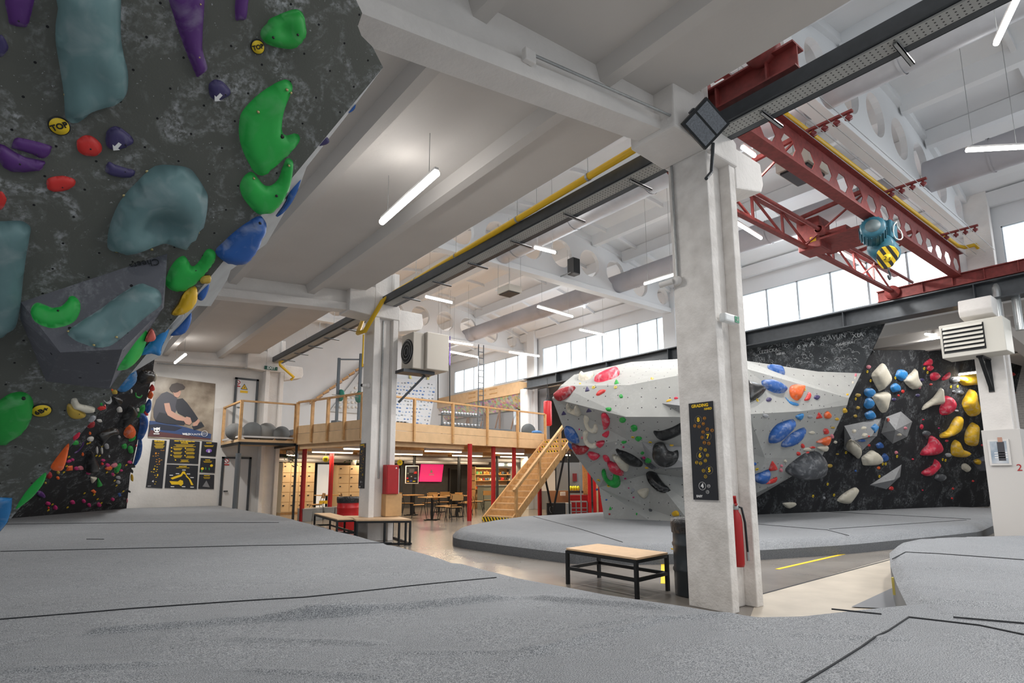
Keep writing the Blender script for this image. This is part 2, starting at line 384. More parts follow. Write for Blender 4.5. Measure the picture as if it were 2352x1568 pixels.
low_beam('roof_beam', 20.55, 20.75, -8, 4.55, 5.3, 5.09, 'third white roof beam along the top of the wall with the posters')

# --- columns (two flanges and a web), corbels towards both aisles
def column(cy, label, mt, top=6.1, corbel=True, x0=XC0, x1=XC1):
    r = empty('concrete_column', ((x0+x1)/2, cy, 0), label, 'column')
    m = MB(); d = .255; t = .13
    def wob(a, b):  # slightly irregular edges
        m.box(a, b)
    wob((x0, cy-d, 0), (x0+t, cy+d, top)); wob((x1-t, cy-d, 0), (x1, cy+d, top)); wob((x0+t, cy-d+.13, 0), (x1-t, cy+d-.13, top))
    m.build('shaft', mt, r, bevel=.012)
    c = MB(); zt = 5.62
    c.prism([(x0-.02, cy-.29, 4.98), (x1+.02, cy-.29, 4.98), (x1+.02, cy-.29, 5.28), (x0-.02, cy-.29, zt)], (0, .58, 0))
    c.prism([(x0-.02, cy-.30, 4.98), (x0-.02, cy-.30, 5.66), (x0-.62, cy-.30, 5.60), (x0-.62, cy-.30, 5.02)], (0, .6, 0))
    if corbel: c.prism([(x1, cy-.26, 4.72), (x1, cy-.26, 5.25), (x1+.62, cy-.26, 5.25), (x1+.66, cy-.26, 4.98), (x1+.6, cy-.26, 4.86)], (0, .52, 0))
    c.build('corbel', CONC, r, bevel=.02)
    return r
col_front = column(3.62, 'front white concrete column with a stained foot, carrying the black and yellow grading board', DIRT)
col_mid = column(12.15, 'second white concrete column, standing behind the black framed bench and beside the red cabinet', CONC)
col_back = column(20.62, 'third white concrete column at the back, under the green exit sign', CONC)
def fcolumn(cy, label, clad=False, corb=True):
    r = empty('concrete_column', (16.6, cy, 0), label, 'column')
    m = MB(); m.box((16.3, cy-.26, 0), (16.42, cy+.26, 5.3)); m.box((16.42, cy-.13, 0), (16.7, cy+.13, 5.3)); m.box((16.7, cy-.26, 0), (16.9, cy+.26, 8.2)); m.build('shaft', CEILR if not clad else CONC, r, bevel=.012)
    if corb: MB().prism([(16.32, cy-.3, 4.78), (16.32, cy-.3, 5.25), (15.72, cy-.3, 5.25), (15.66, cy-.3, 4.98), (15.72, cy-.3, 4.86)], (0, .6, 0)).build('corbel', CONC, r, bevel=.02)
    if clad:
        MB().box((16.1, cy-.40, 0), (16.95, cy+.26, 2.35)).build('wooden_cladding', mat('greige_board', (.60, .58, .56), .6), r, bevel=.01)
    return r
col_far = fcolumn(3.34, 'white column on the far side with a slatted heater and boxed-in foot', True)
fcolumn(12.15, 'white column on the far side behind the grey faceted boulder')
fcolumn(19.75, 'white column on the far side behind the red punching bag', corb=False)

# --- arched roof beams with round openings over the high aisle
def holed(m, q, c, r, y0, y1, seg=24):
    P = []; C0 = Vector(c)
    for k in range(seg):
        a = 2*math.pi*k/seg; d = Vector((math.cos(a), math.sin(a))); P.append(C0+d*r)
    Q = []
    for k in range(seg):
        a = 2*math.pi*k/seg; d = Vector((math.cos(a), math.sin(a))); best = 1e9
        for i in range(4):
            A = Vector(q[i]); B = Vector(q[(i+1) % 4]); e = B-A; den = d.x*e.y-d.y*e.x
            if abs(den) < 1e-9: continue
            w_ = A-C0; t = (w_.x*e.y-w_.y*e.x)/den; s = (w_.x*d.y-w_.y*d.x)/den
            if t > 0 and -1e-6 <= s <= 1+1e-6: best = min(best, t)
        Q.append(C0+d*best)
    for i in range(4):   # snap nearest ray to corner
        A = Vector(q[i]); k = min(range(seg), key=lambda k: (Q[k]-A).length); Q[k] = A
    vs = [(p.x, y, p.y) for y in (y0, y1) for p in P+Q]; n = seg; fs = []
    for k in range(n):
        j = (k+1) % n
        fs += [(k, j, n+j, n+k), (2*n+k, 3*n+k, 3*n+j, 2*n+j), (k, 2*n+k, 2*n+j, j)]
    m.add(vs, fs)
def arch_beam(cy, label):
    r = empty('arched_roof_beam', (11.5, cy, 7.1), label, 'beam', 'arched concrete roof beams of the high aisle')
    m = MB(); m.box((6.0, cy-.14, 7.1), (17, cy+.14, 7.27)); m.build('bottom_chord', CEILR, r, bevel=.01)
    m = MB(); xs = [6.0, 7.25, 8.5, 9.7, 10.9, 12.1, 13.3, 14.5, 15.7, 17.0]
    for a, b in zip(xs, xs[1:]):
        q = [(a, 7.25), (b, 7.25), (b, ztop(b)), (a, ztop(a))]; hh = (ztop((a+b)/2)-7.25)
        rr = min(.43, hh*.34, (b-a)*.36); holed(m, q, ((a+b)/2, 7.25+hh*.46), rr, cy-.06, cy+.06)
    m.build('pierced_web', CEILR, r)
    m = MB(); xs = [6+k*.5 for k in range(23)]
    for a, b in zip(xs, xs[1:]): m.prism([(a, cy-.15, ztop(a)-.16), (b, cy-.15, ztop(b)-.16), (b, cy-.15, ztop(b)+.1), (a, cy-.15, ztop(a)+.1)], (0, .3, 0))
    m.build('top_chord', CEILR, r)
for cy, lb in ((3.6, 'pierced arched white roof beam nearest the camera, above the red crane'), (12.15, 'pierced arched white roof beam carrying the black loudspeaker'), (20.7, 'pierced arched white roof beam farthest away, above the mezzanine')):
    arch_beam(cy, lb)

# ================================================================ MATS
def zleft(x, y): return .4+.008*max(0, y-5)
def seam_path(pts, zf, w_=.012):
    m = MB(); P = [Vector((p.x, p.y, zf(p.x, p.y)+.004)) for p in pts]
    out = []
    for a, b in zip(P, P[1:]):
        n = max(1, int((b-a).length/.25))
        for k in range(n): q = a.lerp(b, k/n); q.z = zf(q.x, q.y)+.004; out.append(q)
    out.append(P[-1]); m.tube(out, w_*.5, 5); return m
def matblock(name, loop, zf, step, label, seams, side=FABD, rr=.09, wr=None, fine=None):
    r = empty(name, (loop[0][0], loop[0][1], 0), label, 'mat')
    def hf(d, x, y):
        k = min(1, d/rr); return zf(x, y)-rr*.55*(1-math.sqrt(max(0, 1-(1-k)**2)))+ (wr(x, y)*k if wr else 0)
    V, Fc = puff(loop, step, hf, fine)
    me = bpy.data.meshes.new('mat_top'); V = [(v[0]-loop[0][0], v[1]-loop[0][1], v[2]) for v in V]; me.from_pydata(V, [], Fc); me.update()
    o = link('mat_top', me, FABR, r, True)
    m = MB(); n = len(loop)
    c = Vector((sum(p[0] for p in loop)/n, sum(p[1] for p in loop)/n))
    bot = [Vector(p).lerp(c, 0.0) for p in loop]
    vs = [(p[0], p[1], zf(p[0], p[1])-rr*.55) for p in loop]+[(p.x, p.y, 0) for p in bot]
    m.add(vs, [(i, (i+1) % n, (i+1) % n+n, i+n) for i in range(n)])
    m.build('mat_side', side, r)
    for s in seams:
        seam_path(s, lambda x, y: hf(2, x, y)).build('seam', SEAM, r)
    return r
def ridge(x, y, a, b, amp, w_):
    ax, ay = a.x, a.y; dx, dy = b.x-ax, b.y-ay; L2 = dx*dx+dy*dy; t = max(0, min(1, ((x-ax)*dx+(y-ay)*dy)/L2)); d = math.hypot(x-ax-t*dx, y-ay-t*dy)
    side = (x-ax)*dy-(y-ay)*dx   # the fold falls steeply towards the camera side
    w_ = w_*(.55 if side > 0 else 2.0)
    return amp*math.exp(-(d/w_)**2)*min(1, 6*t+.1)*min(1, 6*(1-t)+.1)
A4 = lambda px, py: at(px, py, z=.4)
rid = [(A4(0, 1470), A4(900, 1405), .022, .05), (A4(600, 1430), A4(1200, 1372), .03, .055), (A4(1200, 1372), A4(1560, 1400), .02, .05), (A4(0, 1440), A4(300, 1420), .012, .05),
       (A4(0, 1360), A4(500, 1325), .01, .06), (A4(100, 1302), A4(520, 1292), .012, .07), (A4(1150, 1520), A4(1540, 1420), .016, .05), (A4(1330, 1440), A4(1700, 1410), .014, .045),
       (A4(500, 1470), A4(900, 1480), .01, .04), (A4(0, 1540), A4(400, 1525), .01, .04), (A4(550, 1540), A4(900, 1555), .008, .03), (A4(300, 1345), A4(700, 1335), .008, .06),
       (A4(1800, 1460), A4(2100, 1470), .008, .05), (A4(900, 1500), A4(1300, 1500), .008, .03)]
def wrinkle(x, y):
    h = 0
    if y < 9:
        for a, b, am, ww_ in rid: h += ridge(x, y, a, b, am*1.7, ww_*.85)
        h += .004*math.sin(3*x+1.3*y)*math.sin(2.2*y-.7*x)
    return h
lp = [A4(*p) for p in ((505, 1171), (560, 1178), (640, 1190), (770, 1221), (900, 1252), (1050, 1289), (1200, 1325), (1400, 1362), (1560, 1385), (1650, 1400), (1740, 1412), (1830, 1410), (1960, 1395), (2085, 1383))]
lp += [Vector((7.2, 1.2, 0)), Vector((7.0, -1.5, 0)), Vector((-2.5, -1.5, 0)), Vector((-2.5, 20.6, 0)), Vector((3.9, 20.6, 0))]
lp[0] = Vector((4.35, 20.6, 0)); lp[-1] = Vector((2., 20.6, 0))
mat_left = matblock('crash_mat', [(p.x, p.y) for p in lp], zleft, .2, 'large grey carpeted crash mat filling the foreground below the dark overhang', [
    [A4(0, 1274), A4(600, 1258), A4(900, 1250)], [A4(0, 1424), A4(300, 1398), A4(700, 1372), A4(1140, 1326)], [A4(0, 1214), A4(340, 1208), A4(640, 1207)],
    [A4(2087, 1418), A4(2040, 1450), A4(1845, 1567), A4(1700, 1660)], [A4(2087, 1418), A4(2250, 1437), A4(2352, 1458)], [A4(1910, 1399), A4(2025, 1411)],
    [A4(198, 1246), A4(238, 1246)]], wr=wrinkle, fine=(.028, 4.6))
MR = [A4(*p) for p in ((2042, 1262), (2062, 1246), (2105, 1237), (2200, 1232), (2352, 1229), (2460, 1228))]
mr = [(p.x, p.y) for p in MR]+[(11.5, -1.), (6.6, -1.)]+[(A4(*p).x, A4(*p).y) for p in ((2150, 1420), (2085, 1383), (2058, 1330), (2044, 1290))]
mat_right = matblock('crash_mat', mr, lambda x, y: .405, .12, 'grey crash mat in the lower right corner with a yellow tag on its side', [
    [A4(2050, 1285), A4(2080, 1269), A4(2160, 1273), A4(2352, 1287)], [A4(2190, 1420), A4(2352, 1434)]], side=mat('grey_mat_side', (.2, .21, .225), .95),
    wr=lambda x, y: ridge(x, y, A4(2110, 1383), A4(2352, 1397), .03, .05)+ridge(x, y, A4(2100, 1305), A4(2352, 1316), .015, .07)+ridge(x, y, A4(2110, 1350), A4(2340, 1370), .012, .06))
q = at(2066, 1336, z=.3); MB().box((q.x-.03, q.y-.12, .17), (q.x+.01, q.y+.06, .34)).build('yellow_tag', mat('tag_yellow', (.7, .6, .15), .6), mat_right)
Z3 = lambda px, py: at(px, py, z=.3)
ml = [Z3(*p) for p in ((1040, 1213), (1060, 1205), (1125, 1193), (1195, 1184), (1388, 1174), (1560, 1171), (1900, 1164))]+[Vector((25, 7.2, 0)), Vector((25, 5.2, 0)), Vector((19.6, 4.25, 0))]
ml += [Z3(*p) for p in ((2345, 1186), (2289, 1189), (2250, 1205), (2180, 1212), (1948, 1232), (1740, 1243), (1560, 1250), (1420, 1252), (1310, 1250), (1180, 1236), (1060, 1222), (1042, 1218))]
_n = len(ml); ml = [Vector((p.x, p.y)) for p in ml]; ml = [p for i, p in enumerate(ml) for p in ([p] if i < 10 or i in (11, _n-1) else [ml[i-1].lerp(p, .78)*.5+p*.5, p.lerp(ml[(i+1) % _n], .22)*.5+p*.5])]
mat_mid = matblock('crash_mat', [(p.x, p.y) for p in ml], lambda x, y: .3, .16, 'grey crash mat with dark sides around the grey boulder', [
    [Z3(1225, 1186), Z3(1330, 1214), Z3(1430, 1245)], [Z3(1742, 1204), Z3(1900, 1217), Z3(1950, 1230)], [Z3(1905, 1215), Z3(2220, 1194)], [Z3(1860, 1173), Z3(2230, 1192)]], rr=.26, side=SIDEF)
q = at(1145, 1247, z=.12); MB().box((q.x-.12, q.y-.02, .08), (q.x+.12, q.y+.06, .2)).build('vent_patch', BLACKM, mat_mid)
q = at(1540, 1270, z=.16); 
lb = empty('warning_label', (q.x, q.y-.06, .16), 'small yellow label with black writing on the side of the mat behind the bench', 'label')
MB().beam(at(1522, 1267, z=.16), at(1546, 1270, z=.16), .01, .15).build('label_face', YEL, lb)
for a, b, l in ((at(1785, 1307, z=0), at(1960, 1267, z=0), 'yellow tape line on the concrete floor beside the grey boulder mat'), (at(1523, 1290, z=0), at(1523, 1340, z=0), 'short yellow tape line on the floor behind the small bench')):
    a.z = b.z = .002
    tag(MB().beam(a, b, .06, .003).build('floor_tape', mat('yellow_tape', (.85, .6, .02), .6)), l, 'tape')
un = MB(); un.add([at(p[0], p[1], z=.012) for p in ((1955, 1393), (2044, 1352), (2100, 1330), (2110, 1400))], [(0, 1, 2, 3)])
tag(un.build('carpet_offcut', mat('grey_underlay', (.22, .23, .25), .9)), 'triangle of thin grey carpet on the floor between the two front mats', 'carpet')

# ================================================================ CLIMBING WALLS
GREYW = wall_mat('dark_olive_grey_panel', (.108, .112, .10), .85, (.088, .092, .082), grid=.17, cs=4., hr=.035, lo=.48, chcol=(.46, .48, .50))
BLKW = wall_mat('black_panel', (.022, .023, .026), .8, (.017, .018, .02), grid=.2, cs=2.6, lo=.5, chcol=(.30, .32, .34))
BLKW2 = wall_mat('black_chalky_panel', (.02, .021, .024), .75, (.014, .015, .018), grid=.25, cs=1.9, lo=.48, chcol=(.26, .275, .29))
BOUL = wall_mat('light_grey_panel', (.37, .375, .36), .35, (.335, .34, .33), grid=.3, cs=1.5, hr=.045, chcol=(.6, .6, .6))
CHALK = wall_mat('chalkboard_panel', (.028, .032, .036), .9, (.022, .026, .03), grid=50, cs=3.5, lo=.44, chcol=(.32, .34, .36))
VOLG = wall_mat('grey_volume_paint', (.125, .128, .15), .35, (.11, .113, .13), grid=.28, cs=5, hr=.03)
VOLL = wall_mat('light_grey_volume_paint', (.27, .275, .285), .5, (.24, .245, .25), grid=.3, cs=4, hr=.03)

SURF = []          # (name, BVH) of everything holds can sit on
def panel(name, pts, m, label, th=.12, cat='climbing wall', away=None):
    """flat climbing panel of real thickness through coplanar world points"""
    n = (pts[1]-pts[0]).cross(pts[2]-pts[0]).normalized()
    if n.dot(CAM-pts[0]) < 0: n = -n
    mb = MB().prism(pts, -n*th); o = mb.build(name, m); uvplanar(o); tag(o, label, cat); regsurf(label, pts, [tuple(range(len(pts)))]); return o
def regsurf(lb, pts, faces): SURF.append((lb, BVHTree.FromPolygons([tuple(p) for p in pts], faces), pts, faces))
def castw(px, py):
    d = ray(px, py).normalized(); best = None
    for lb, b, P, Fc in SURF:
        h = b.ray_cast(CAM, d, 80)
        if h[0] is not None and (best is None or h[3] < best[0]-.001): best = (h[3], h[0], h[1], lb)
    return best

E1 = dep(880, 155, 3.5); E2 = at(-150, 1403, z=.4)
W1 = Plane(E1, E2, dep(135, 288, 2.8))
pp = [(880, 155), (856, 108), (830, 82), (822, 60), (832, 30), (818, 0), (790, -120), (-260, -120), (-420, 400), (-520, 900), (-560, 1400)]
w1pts = [W1.hit(*p) for p in pp]+[E2]
panel('overhang_wall', w1pts, GREYW, 'huge dark grey overhanging climbing wall filling the upper left, dusted with chalk')
# flank of the overhang, turned away from the camera
D2 = dep(560, 690, W1.hit(540, 566).y*.0+ (W1.hit(540, 566)-CAM).dot(fw)+1.2)
W2 = Plane(E1, E2, D2)
p2 = [(880, 155), (812, 246), (704, 384), (688, 428), (612, 560), (530, 620), (522, 642), (484, 703), (452, 702), (395, 768), (372, 815), (340, 860)]
w2pts = [W2.hit(*p) for p in p2[:-1]]+[W1.hit(300, 858)]
panel('overhang_flank', w2pts, mat('pale_flank_board', (.34, .35, .35), .7, noise=.2), 'narrow pale flank of the dark overhang, carrying big blue volumes', th=.04)
# black wall behind, from the flank to the white end wall
B1 = at(30, 1188, z=.4); B1 = CAM+(B1-CAM)*(17.4/B1.y); B2 = at(290, 1167, y=20.35); B3 = dep(352, 800, 13.6)
WB = Plane(B1, B2, B3)
wb = [WB.hit(*p) for p in ((290, 1172), (299, 1090), (322, 985), (334, 930), (350, 860), (360, 790), (372, 700), (300, 640), (-60, 900), (-60, 1200))]
panel('black_climbing_wall', wb, BLKW, 'steep black climbing wall in the back left corner, crowded with small holds')
# black wall of the third aisle
R1 = at(1700, 1183, z=.3); R2 = at(2270, 1160, z=.3); R3 = at(2000, 805, x=19.0)
WR = Plane(R1, R2, R3)
wr_ = [WR.hit(*p) for p in ((1690, 1190), (1690, 940), (1972, 856), (2008, 804), (2130, 804), (2248, 808), (2420, 812), (2420, 1162), (2270, 1163))]
panel('black_climbing_wall', wr_, BLKW2, 'tall black climbing wall on the right with big ivory and yellow holds')
# chalkboard triangle hanging below the crane rail
ck = [at(p[0], p[1], x=16.75) for p in ((1690, 806), (2037, 731), (1976, 860), (1690, 842))]
cb = panel('chalkboard', ck, CHALK, 'slanting blackboard covered in chalk drawings between the crane rail and the boulder', cat='chalkboard', th=.05)
CP = Plane(ck[0], ck[1], ck[2])
CHW = mat('white_chalk', (.55, .57, .58), .9)
for s, px, py, sz in (('LEZECKA', 1765, 806, .14), ('MIFAL', 1794, 812, .1), ('JUSACIKA', 1940, 789, .1), ('SLAVUN', 1915, 775, .17), ('o w A', 1850, 792, .2), ('XIA', 1970, 770, .18)):
    text(s, sz, CP.mat(CP.hit(px, py)), CHW, cb, 'chalk_writing')
m = MB()
for k in range(120):
    px = rnd.uniform(1730, 2000); py = rnd.uniform(780, 850) - (px-1735)*.10
    pts = []; a = rnd.uniform(0, 6); rr = rnd.uniform(1.5, 7)
    for j in range(rnd.randint(5, 11)): a += rnd.uniform(-.2, 1.3); pts.append(CP.hit(px+rr*math.cos(a)+j*.6, py+rr*math.sin(a)*.8, .004))
    m.tube(pts, .003, 4, False)
for px, py in ((1807, 794), (1973, 769)):
    pts = [CP.hit(px+5*math.sin(t)**3, py-4*(13*math.cos(t)-5*math.cos(2*t)-2*math.cos(3*t)-math.cos(4*t))/14, .004) for t in [k*math.pi/10 for k in range(21)]]; m.tube(pts, .005, 4, False)
o = m.build('chalk_doodles', CHW, cb); o['kind'] = 'stuff'

# faceted grey boulder
bv = {'a': (1319, 860, 15.0), 'b': (1450, 831, 15.5), 'c': (1560, 824, 15.3), 'd': (1287, 886, 14.2), 'e': (1444, 884, 13.2), 'f': (1640, 846, 12.95),
 'g': (1268, 914, 14.2), 'h': (1437, 957, 12.65), 'i': (1568, 957, 12.35), 'j': (1312, 1032, 14.4), 'k': (1437, 1008, 13.45), 'l': (1575, 1016, 13.1),
 'm': (1346, 1078, 14.9), 'n': (1495, 1086, 14.6), 'o': (1590, 1100, 14.2), 'p': (1388, 1192, None), 'q': (1493, 1196, None), 'r': (1585, 1200, None), 's': (1376, 1119, 15.1), 't': (1491, 1168, 14.75),
 'u': (1712, 828, 14.8), 'v': (1879, 853, 15.2), 'w': (1978, 857, 15.2), 'x': (1712, 846, 13.2), 'y': (1950, 914, 14.7), 'z': (1720, 951, 12.5), 'A': (1843, 944, 13.7), 'B': (1946, 930, 14.6),
 'C': (1757, 1051, 13.7), 'D': (1918, 990, 14.7), 'E': (1886, 1051, 14.9), 'F': (1818, 1094, 14.7), 'G': (1738, 1131, 14.4), 'H': (1690, 1150, 14.3), 'I': (1640, 1200, None), 'J': (1690, 1030, 13.3), 'K': (1297, 980, 14.3)}
BV = {k: (dep(v[0], v[1], v[2]) if v[2] else at(v[0], v[1], z=.28)) for k, v in bv.items()}
bf = ['abed', 'bcfe', 'cuxf', 'uvyx', 'vwy', 'dehg', 'efih', 'fxzi', 'xyAz', 'yBA', 'ghkjK', 'hilk', 'izJl', 'zACJ', 'ABDC', 'jkm', 'kns m'.replace(' ', ''), 'klon', 'lJHo', 'JCGH', 'CDEFG', 'sntqp', 'notq'.replace('q', 't') if 0 else 'noIrt'.replace('t', 't'), 'trq', 'oHI']
keys = list(BV); P = [BV[k] for k in keys]; fs = []
for f in bf:
    idx = [keys.index(k) for k in f]
    for i in range(1, len(idx)-1): fs.append((idx[0], idx[i], idx[i+1]))
# back side: rim joined to points behind
back = {k: BV[k]+Vector((2.6, 1.4, -.1)) for k in 'abcuvw'}; back.update({'p': BV['p']+Vector((2.2, 1.3, 0)), 'I': BV['I']+Vector((2.4, 1.2, 0)), 'g': BV['g']+Vector((2.4, 2., 0)), 'm': BV['m']+Vector((2.4, 1.5, 0))})
n0 = len(P); bk = list(back); P += [back[k] for k in bk]
bi = lambda k: n0+bk.index(k); fi = keys.index
for a, b in ('ab', 'bc', 'cu', 'uv', 'vw'): fs += [(fi(a), bi(a), bi(b)), (fi(a), bi(b), fi(b))]
fs += [(fi('d'), bi('a'), fi('a')), (fi('d'), bi('g'), bi('a')), (fi('g'), bi('g'), fi('d')), (fi('g'), fi('K'), bi('g')), (fi('K'), fi('j'), bi('m')), (fi('K'), bi('m'), bi('g')), (fi('j'), fi('m'), bi('m')), (fi('m'), fi('s'), bi('m')), (fi('s'), fi('p'), bi('p')), (fi('s'), bi('p'), bi('m')),
       (fi('w'), bi('w'), fi('y')), (fi('y'), bi('w'), fi('B')), (fi('B'), bi('w'), fi('D')), (fi('D'), bi('w'), fi('E')), (fi('E'), bi('w'), bi('I')), (fi('E'), bi('I'), fi('F')), (fi('F'), bi('I'), fi('G')), (fi('G'), bi('I'), fi('H')), (fi('H'), bi('I'), fi('I'))]
bm = bmesh.new(); vv = [bm.verts.new(p) for p in P]
for f in fs:
    try: bm.faces.new([vv[i] for i in f])
    except Exception: pass
bmesh.ops.recalc_face_normals(bm, faces=bm.faces); me = bpy.data.meshes.new('boulder'); bm.to_mesh(me); bm.free()
boulder = link('grey_boulder', me, BOUL); uvplanar(boulder)
BOULDER_LB = 'big faceted light grey free-standing boulder behind the front column'
tag(boulder, BOULDER_LB, 'climbing boulder'); regsurf(BOULDER_LB, P[:n0], fs[:sum(len(f)-2 for f in bf)])

# volumes (faceted boxes screwed on a wall)
VOLS = []
def volume(plane, base, tops, faces, m, label, name='volume', cat='climbing volume'):
    P = [plane.hit(*p, off=-.01) for p in base]+[plane.hit(p[0], p[1], off=p[2]) for p in tops]
    bm = bmesh.new(); vv = [bm.verts.new(p) for p in P]
    for f in faces: bm.faces.new([vv[i] for i in f])
    bm.faces.new([vv[i] for i in range(len(base))][::-1])
    bmesh.ops.recalc_face_normals(bm, faces=bm.faces); me = bpy.data.meshes.new(name); bm.to_mesh(me); bm.free()
    o = link(name, me, m); uvplanar(o); tag(o, label, cat); tri = []
    for f in faces:
        for i in range(1, len(f)-1): tri.append((f[0], f[i], f[i+1]))
    regsurf(label, P, tri); VOLS.append(o); return o, P
Zb = lambda x, y: (x/2.24, 560+y/2.24)
VP = Plane(W1.hit(*Zb(100, 290), off=-.005), W1.hit(*Zb(862, 38), off=-.005), W1.hit(*Zb(310, 558), off=.27))
def on_vp(x, y): p = VP.hit(*Zb(x, y)); return (*Zb(x, y), (p-W1.o).dot(W1.n))
vch, vP = volume(W1, [Zb(100, 290), Zb(862, 38), Zb(846, 325), Zb(560, 752), Zb(235, 712), Zb(95, 375)], [on_vp(310, 558), on_vp(630, 542), on_vp(836, 335)],
    [(0, 1, 8, 7, 6), (0, 6, 5), (5, 6, 4), (6, 7, 3, 4), (7, 8, 2, 3), (1, 2, 8)], VOLG, 'large dark grey faceted volume on the overhang, carrying teal and green holds')
M_ = VP.mat(VP.hit(*Zb(742, 100), off=.003)); text('Cheeta', .055, M_ @ Matrix.Rotation(math.radians(196), 4, 'Z'), BLACKM, vch)
def splane(px, py):
    h = castw(px, py)
    return Plane(h[1], n=h[2]) if h else None
Zc = lambda x, y: (1240+x/2.893, 780+y/2.893)
Zd = lambda x, y: (1700+x/2.8, 680+y/2.8)
pl_ = splane(*Zc(620, 800)) or W1
volume(splane(*Zc(850, 640)), [Zc(672, 672), Zc(950, 700), Zc(1100, 760), Zc(1080, 860), Zc(840, 862), Zc(760, 845), Zc(690, 780)], [(*Zc(830, 855), .5), (*Zc(1000, 840), .5)], [(0, 1, 8, 7), (1, 2, 8), (2, 3, 8), (3, 4, 7, 8), (4, 5, 7), (5, 6, 7), (6, 0, 7)], VOLL, 'grey volume on the boulder behind the kidney-shaped black hold')
volume(splane(*Zc(900, 480)), [Zc(805, 422), Zc(945, 380), Zc(1060, 420), Zc(960, 500)], [(*Zc(955, 440), .25)], [(0, 1, 4), (1, 2, 4), (2, 3, 4), (3, 0, 4)], VOLL, 'pointed light grey volume on the boulder left of the front column')
volume(WR, [Zd(668, 830), Zd(910, 780), Zd(880, 900), Zd(750, 1033), Zd(668, 985)], [(*Zd(722, 930), .28), (*Zd(845, 900), .3)], [(0, 1, 6, 5), (1, 2, 6), (2, 3, 5, 6), (3, 4, 5), (4, 0, 5)], VOLL, 'grey faceted volume with blue and ivory holds on the right black wall')
volume(WR, [Zd(935, 775), Zd(1035, 738), Zd(1110, 805), Zd(1075, 905), Zd(980, 950), Zd(905, 880)], [(*Zd(1000, 860), .4)], [(0, 1, 6), (1, 2, 6), (2, 3, 6), (3, 4, 6), (4, 5, 6), (5, 0, 6)], VOLL, 'pale grey hexagonal volume in the middle of the right black wall')
volume(WR, [Zd(1040, 1078), Zd(1030, 1160), Zd(940, 1243), Zd(828, 1215)], [(*Zd(990, 1180), .25)], [(0, 1, 4), (1, 2, 4), (2, 3, 4), (3, 0, 4)], VOLL, 'long wedge-shaped grey volume low on the right black wall')
volume(WR, [Zd(1480, 1060), Zd(1640, 1000), Zd(1640, 1125), Zd(1540, 1125)], [(*Zd(1580, 1060), .25)], [(0, 1, 4), (1, 2, 4), (2, 3, 4), (3, 0, 4)], VOLG, 'dark grey volume half hidden by the column with the heater')

# ================================================================ HOLDS
HC = {'w': ('white', (.62, .61, .58)), 'i': ('ivory', (.60, .56, .46)), 'k': ('black', (.012, .013, .014)), 'r': ('red', (.62, .03, .025)), 'R': ('dark red', (.33, .012, .02)), 'g': ('green', (.012, .33, .045)),
      'o': ('orange', (.80, .13, .02)), 'm': ('magenta', (.50, .02, .16)), 'y': ('yellow', (.70, .42, .015)), 'Y': ('mustard', (.45, .30, .04)), 'b': ('blue', (.018, .10, .36)), 'B': ('bright blue', (.02, .20, .50)),
      'p': ('purple', (.085, .02, .16)), 'n': ('navy violet', (.045, .035, .12)), 'e': ('grey', (.33, .34, .36)), 'c': ('coral', (.62, .13, .10)), 't': ('teal', (.13, .235, .245)), 'P': ('pink', (.65, .2, .25)), 'G': ('bright green', (.015, .40, .06)), 'q': ('crimson', (.62, .02, .06)), 'd': ('dark grey', (.07, .075, .085))}
CHK = {'w': .1, 'i': .25, 'k': .12, 't': .22, 'G': .1, 'g': .2, 'p': .3}
def hmat(c): n, col = HC[c]; return mat(n.replace(' ', '_')+'_polyurethane', col, .5 if c != 'k' else .3, noise=.12, nscale=9, chalk=CHK.get(c, .45))
BOLT = mat('dark_bolt_hole', (.01, .01, .01), .5); SCREW = mat('brass_screw', (.5, .42, .2), .4, .6)
HOLDS = []
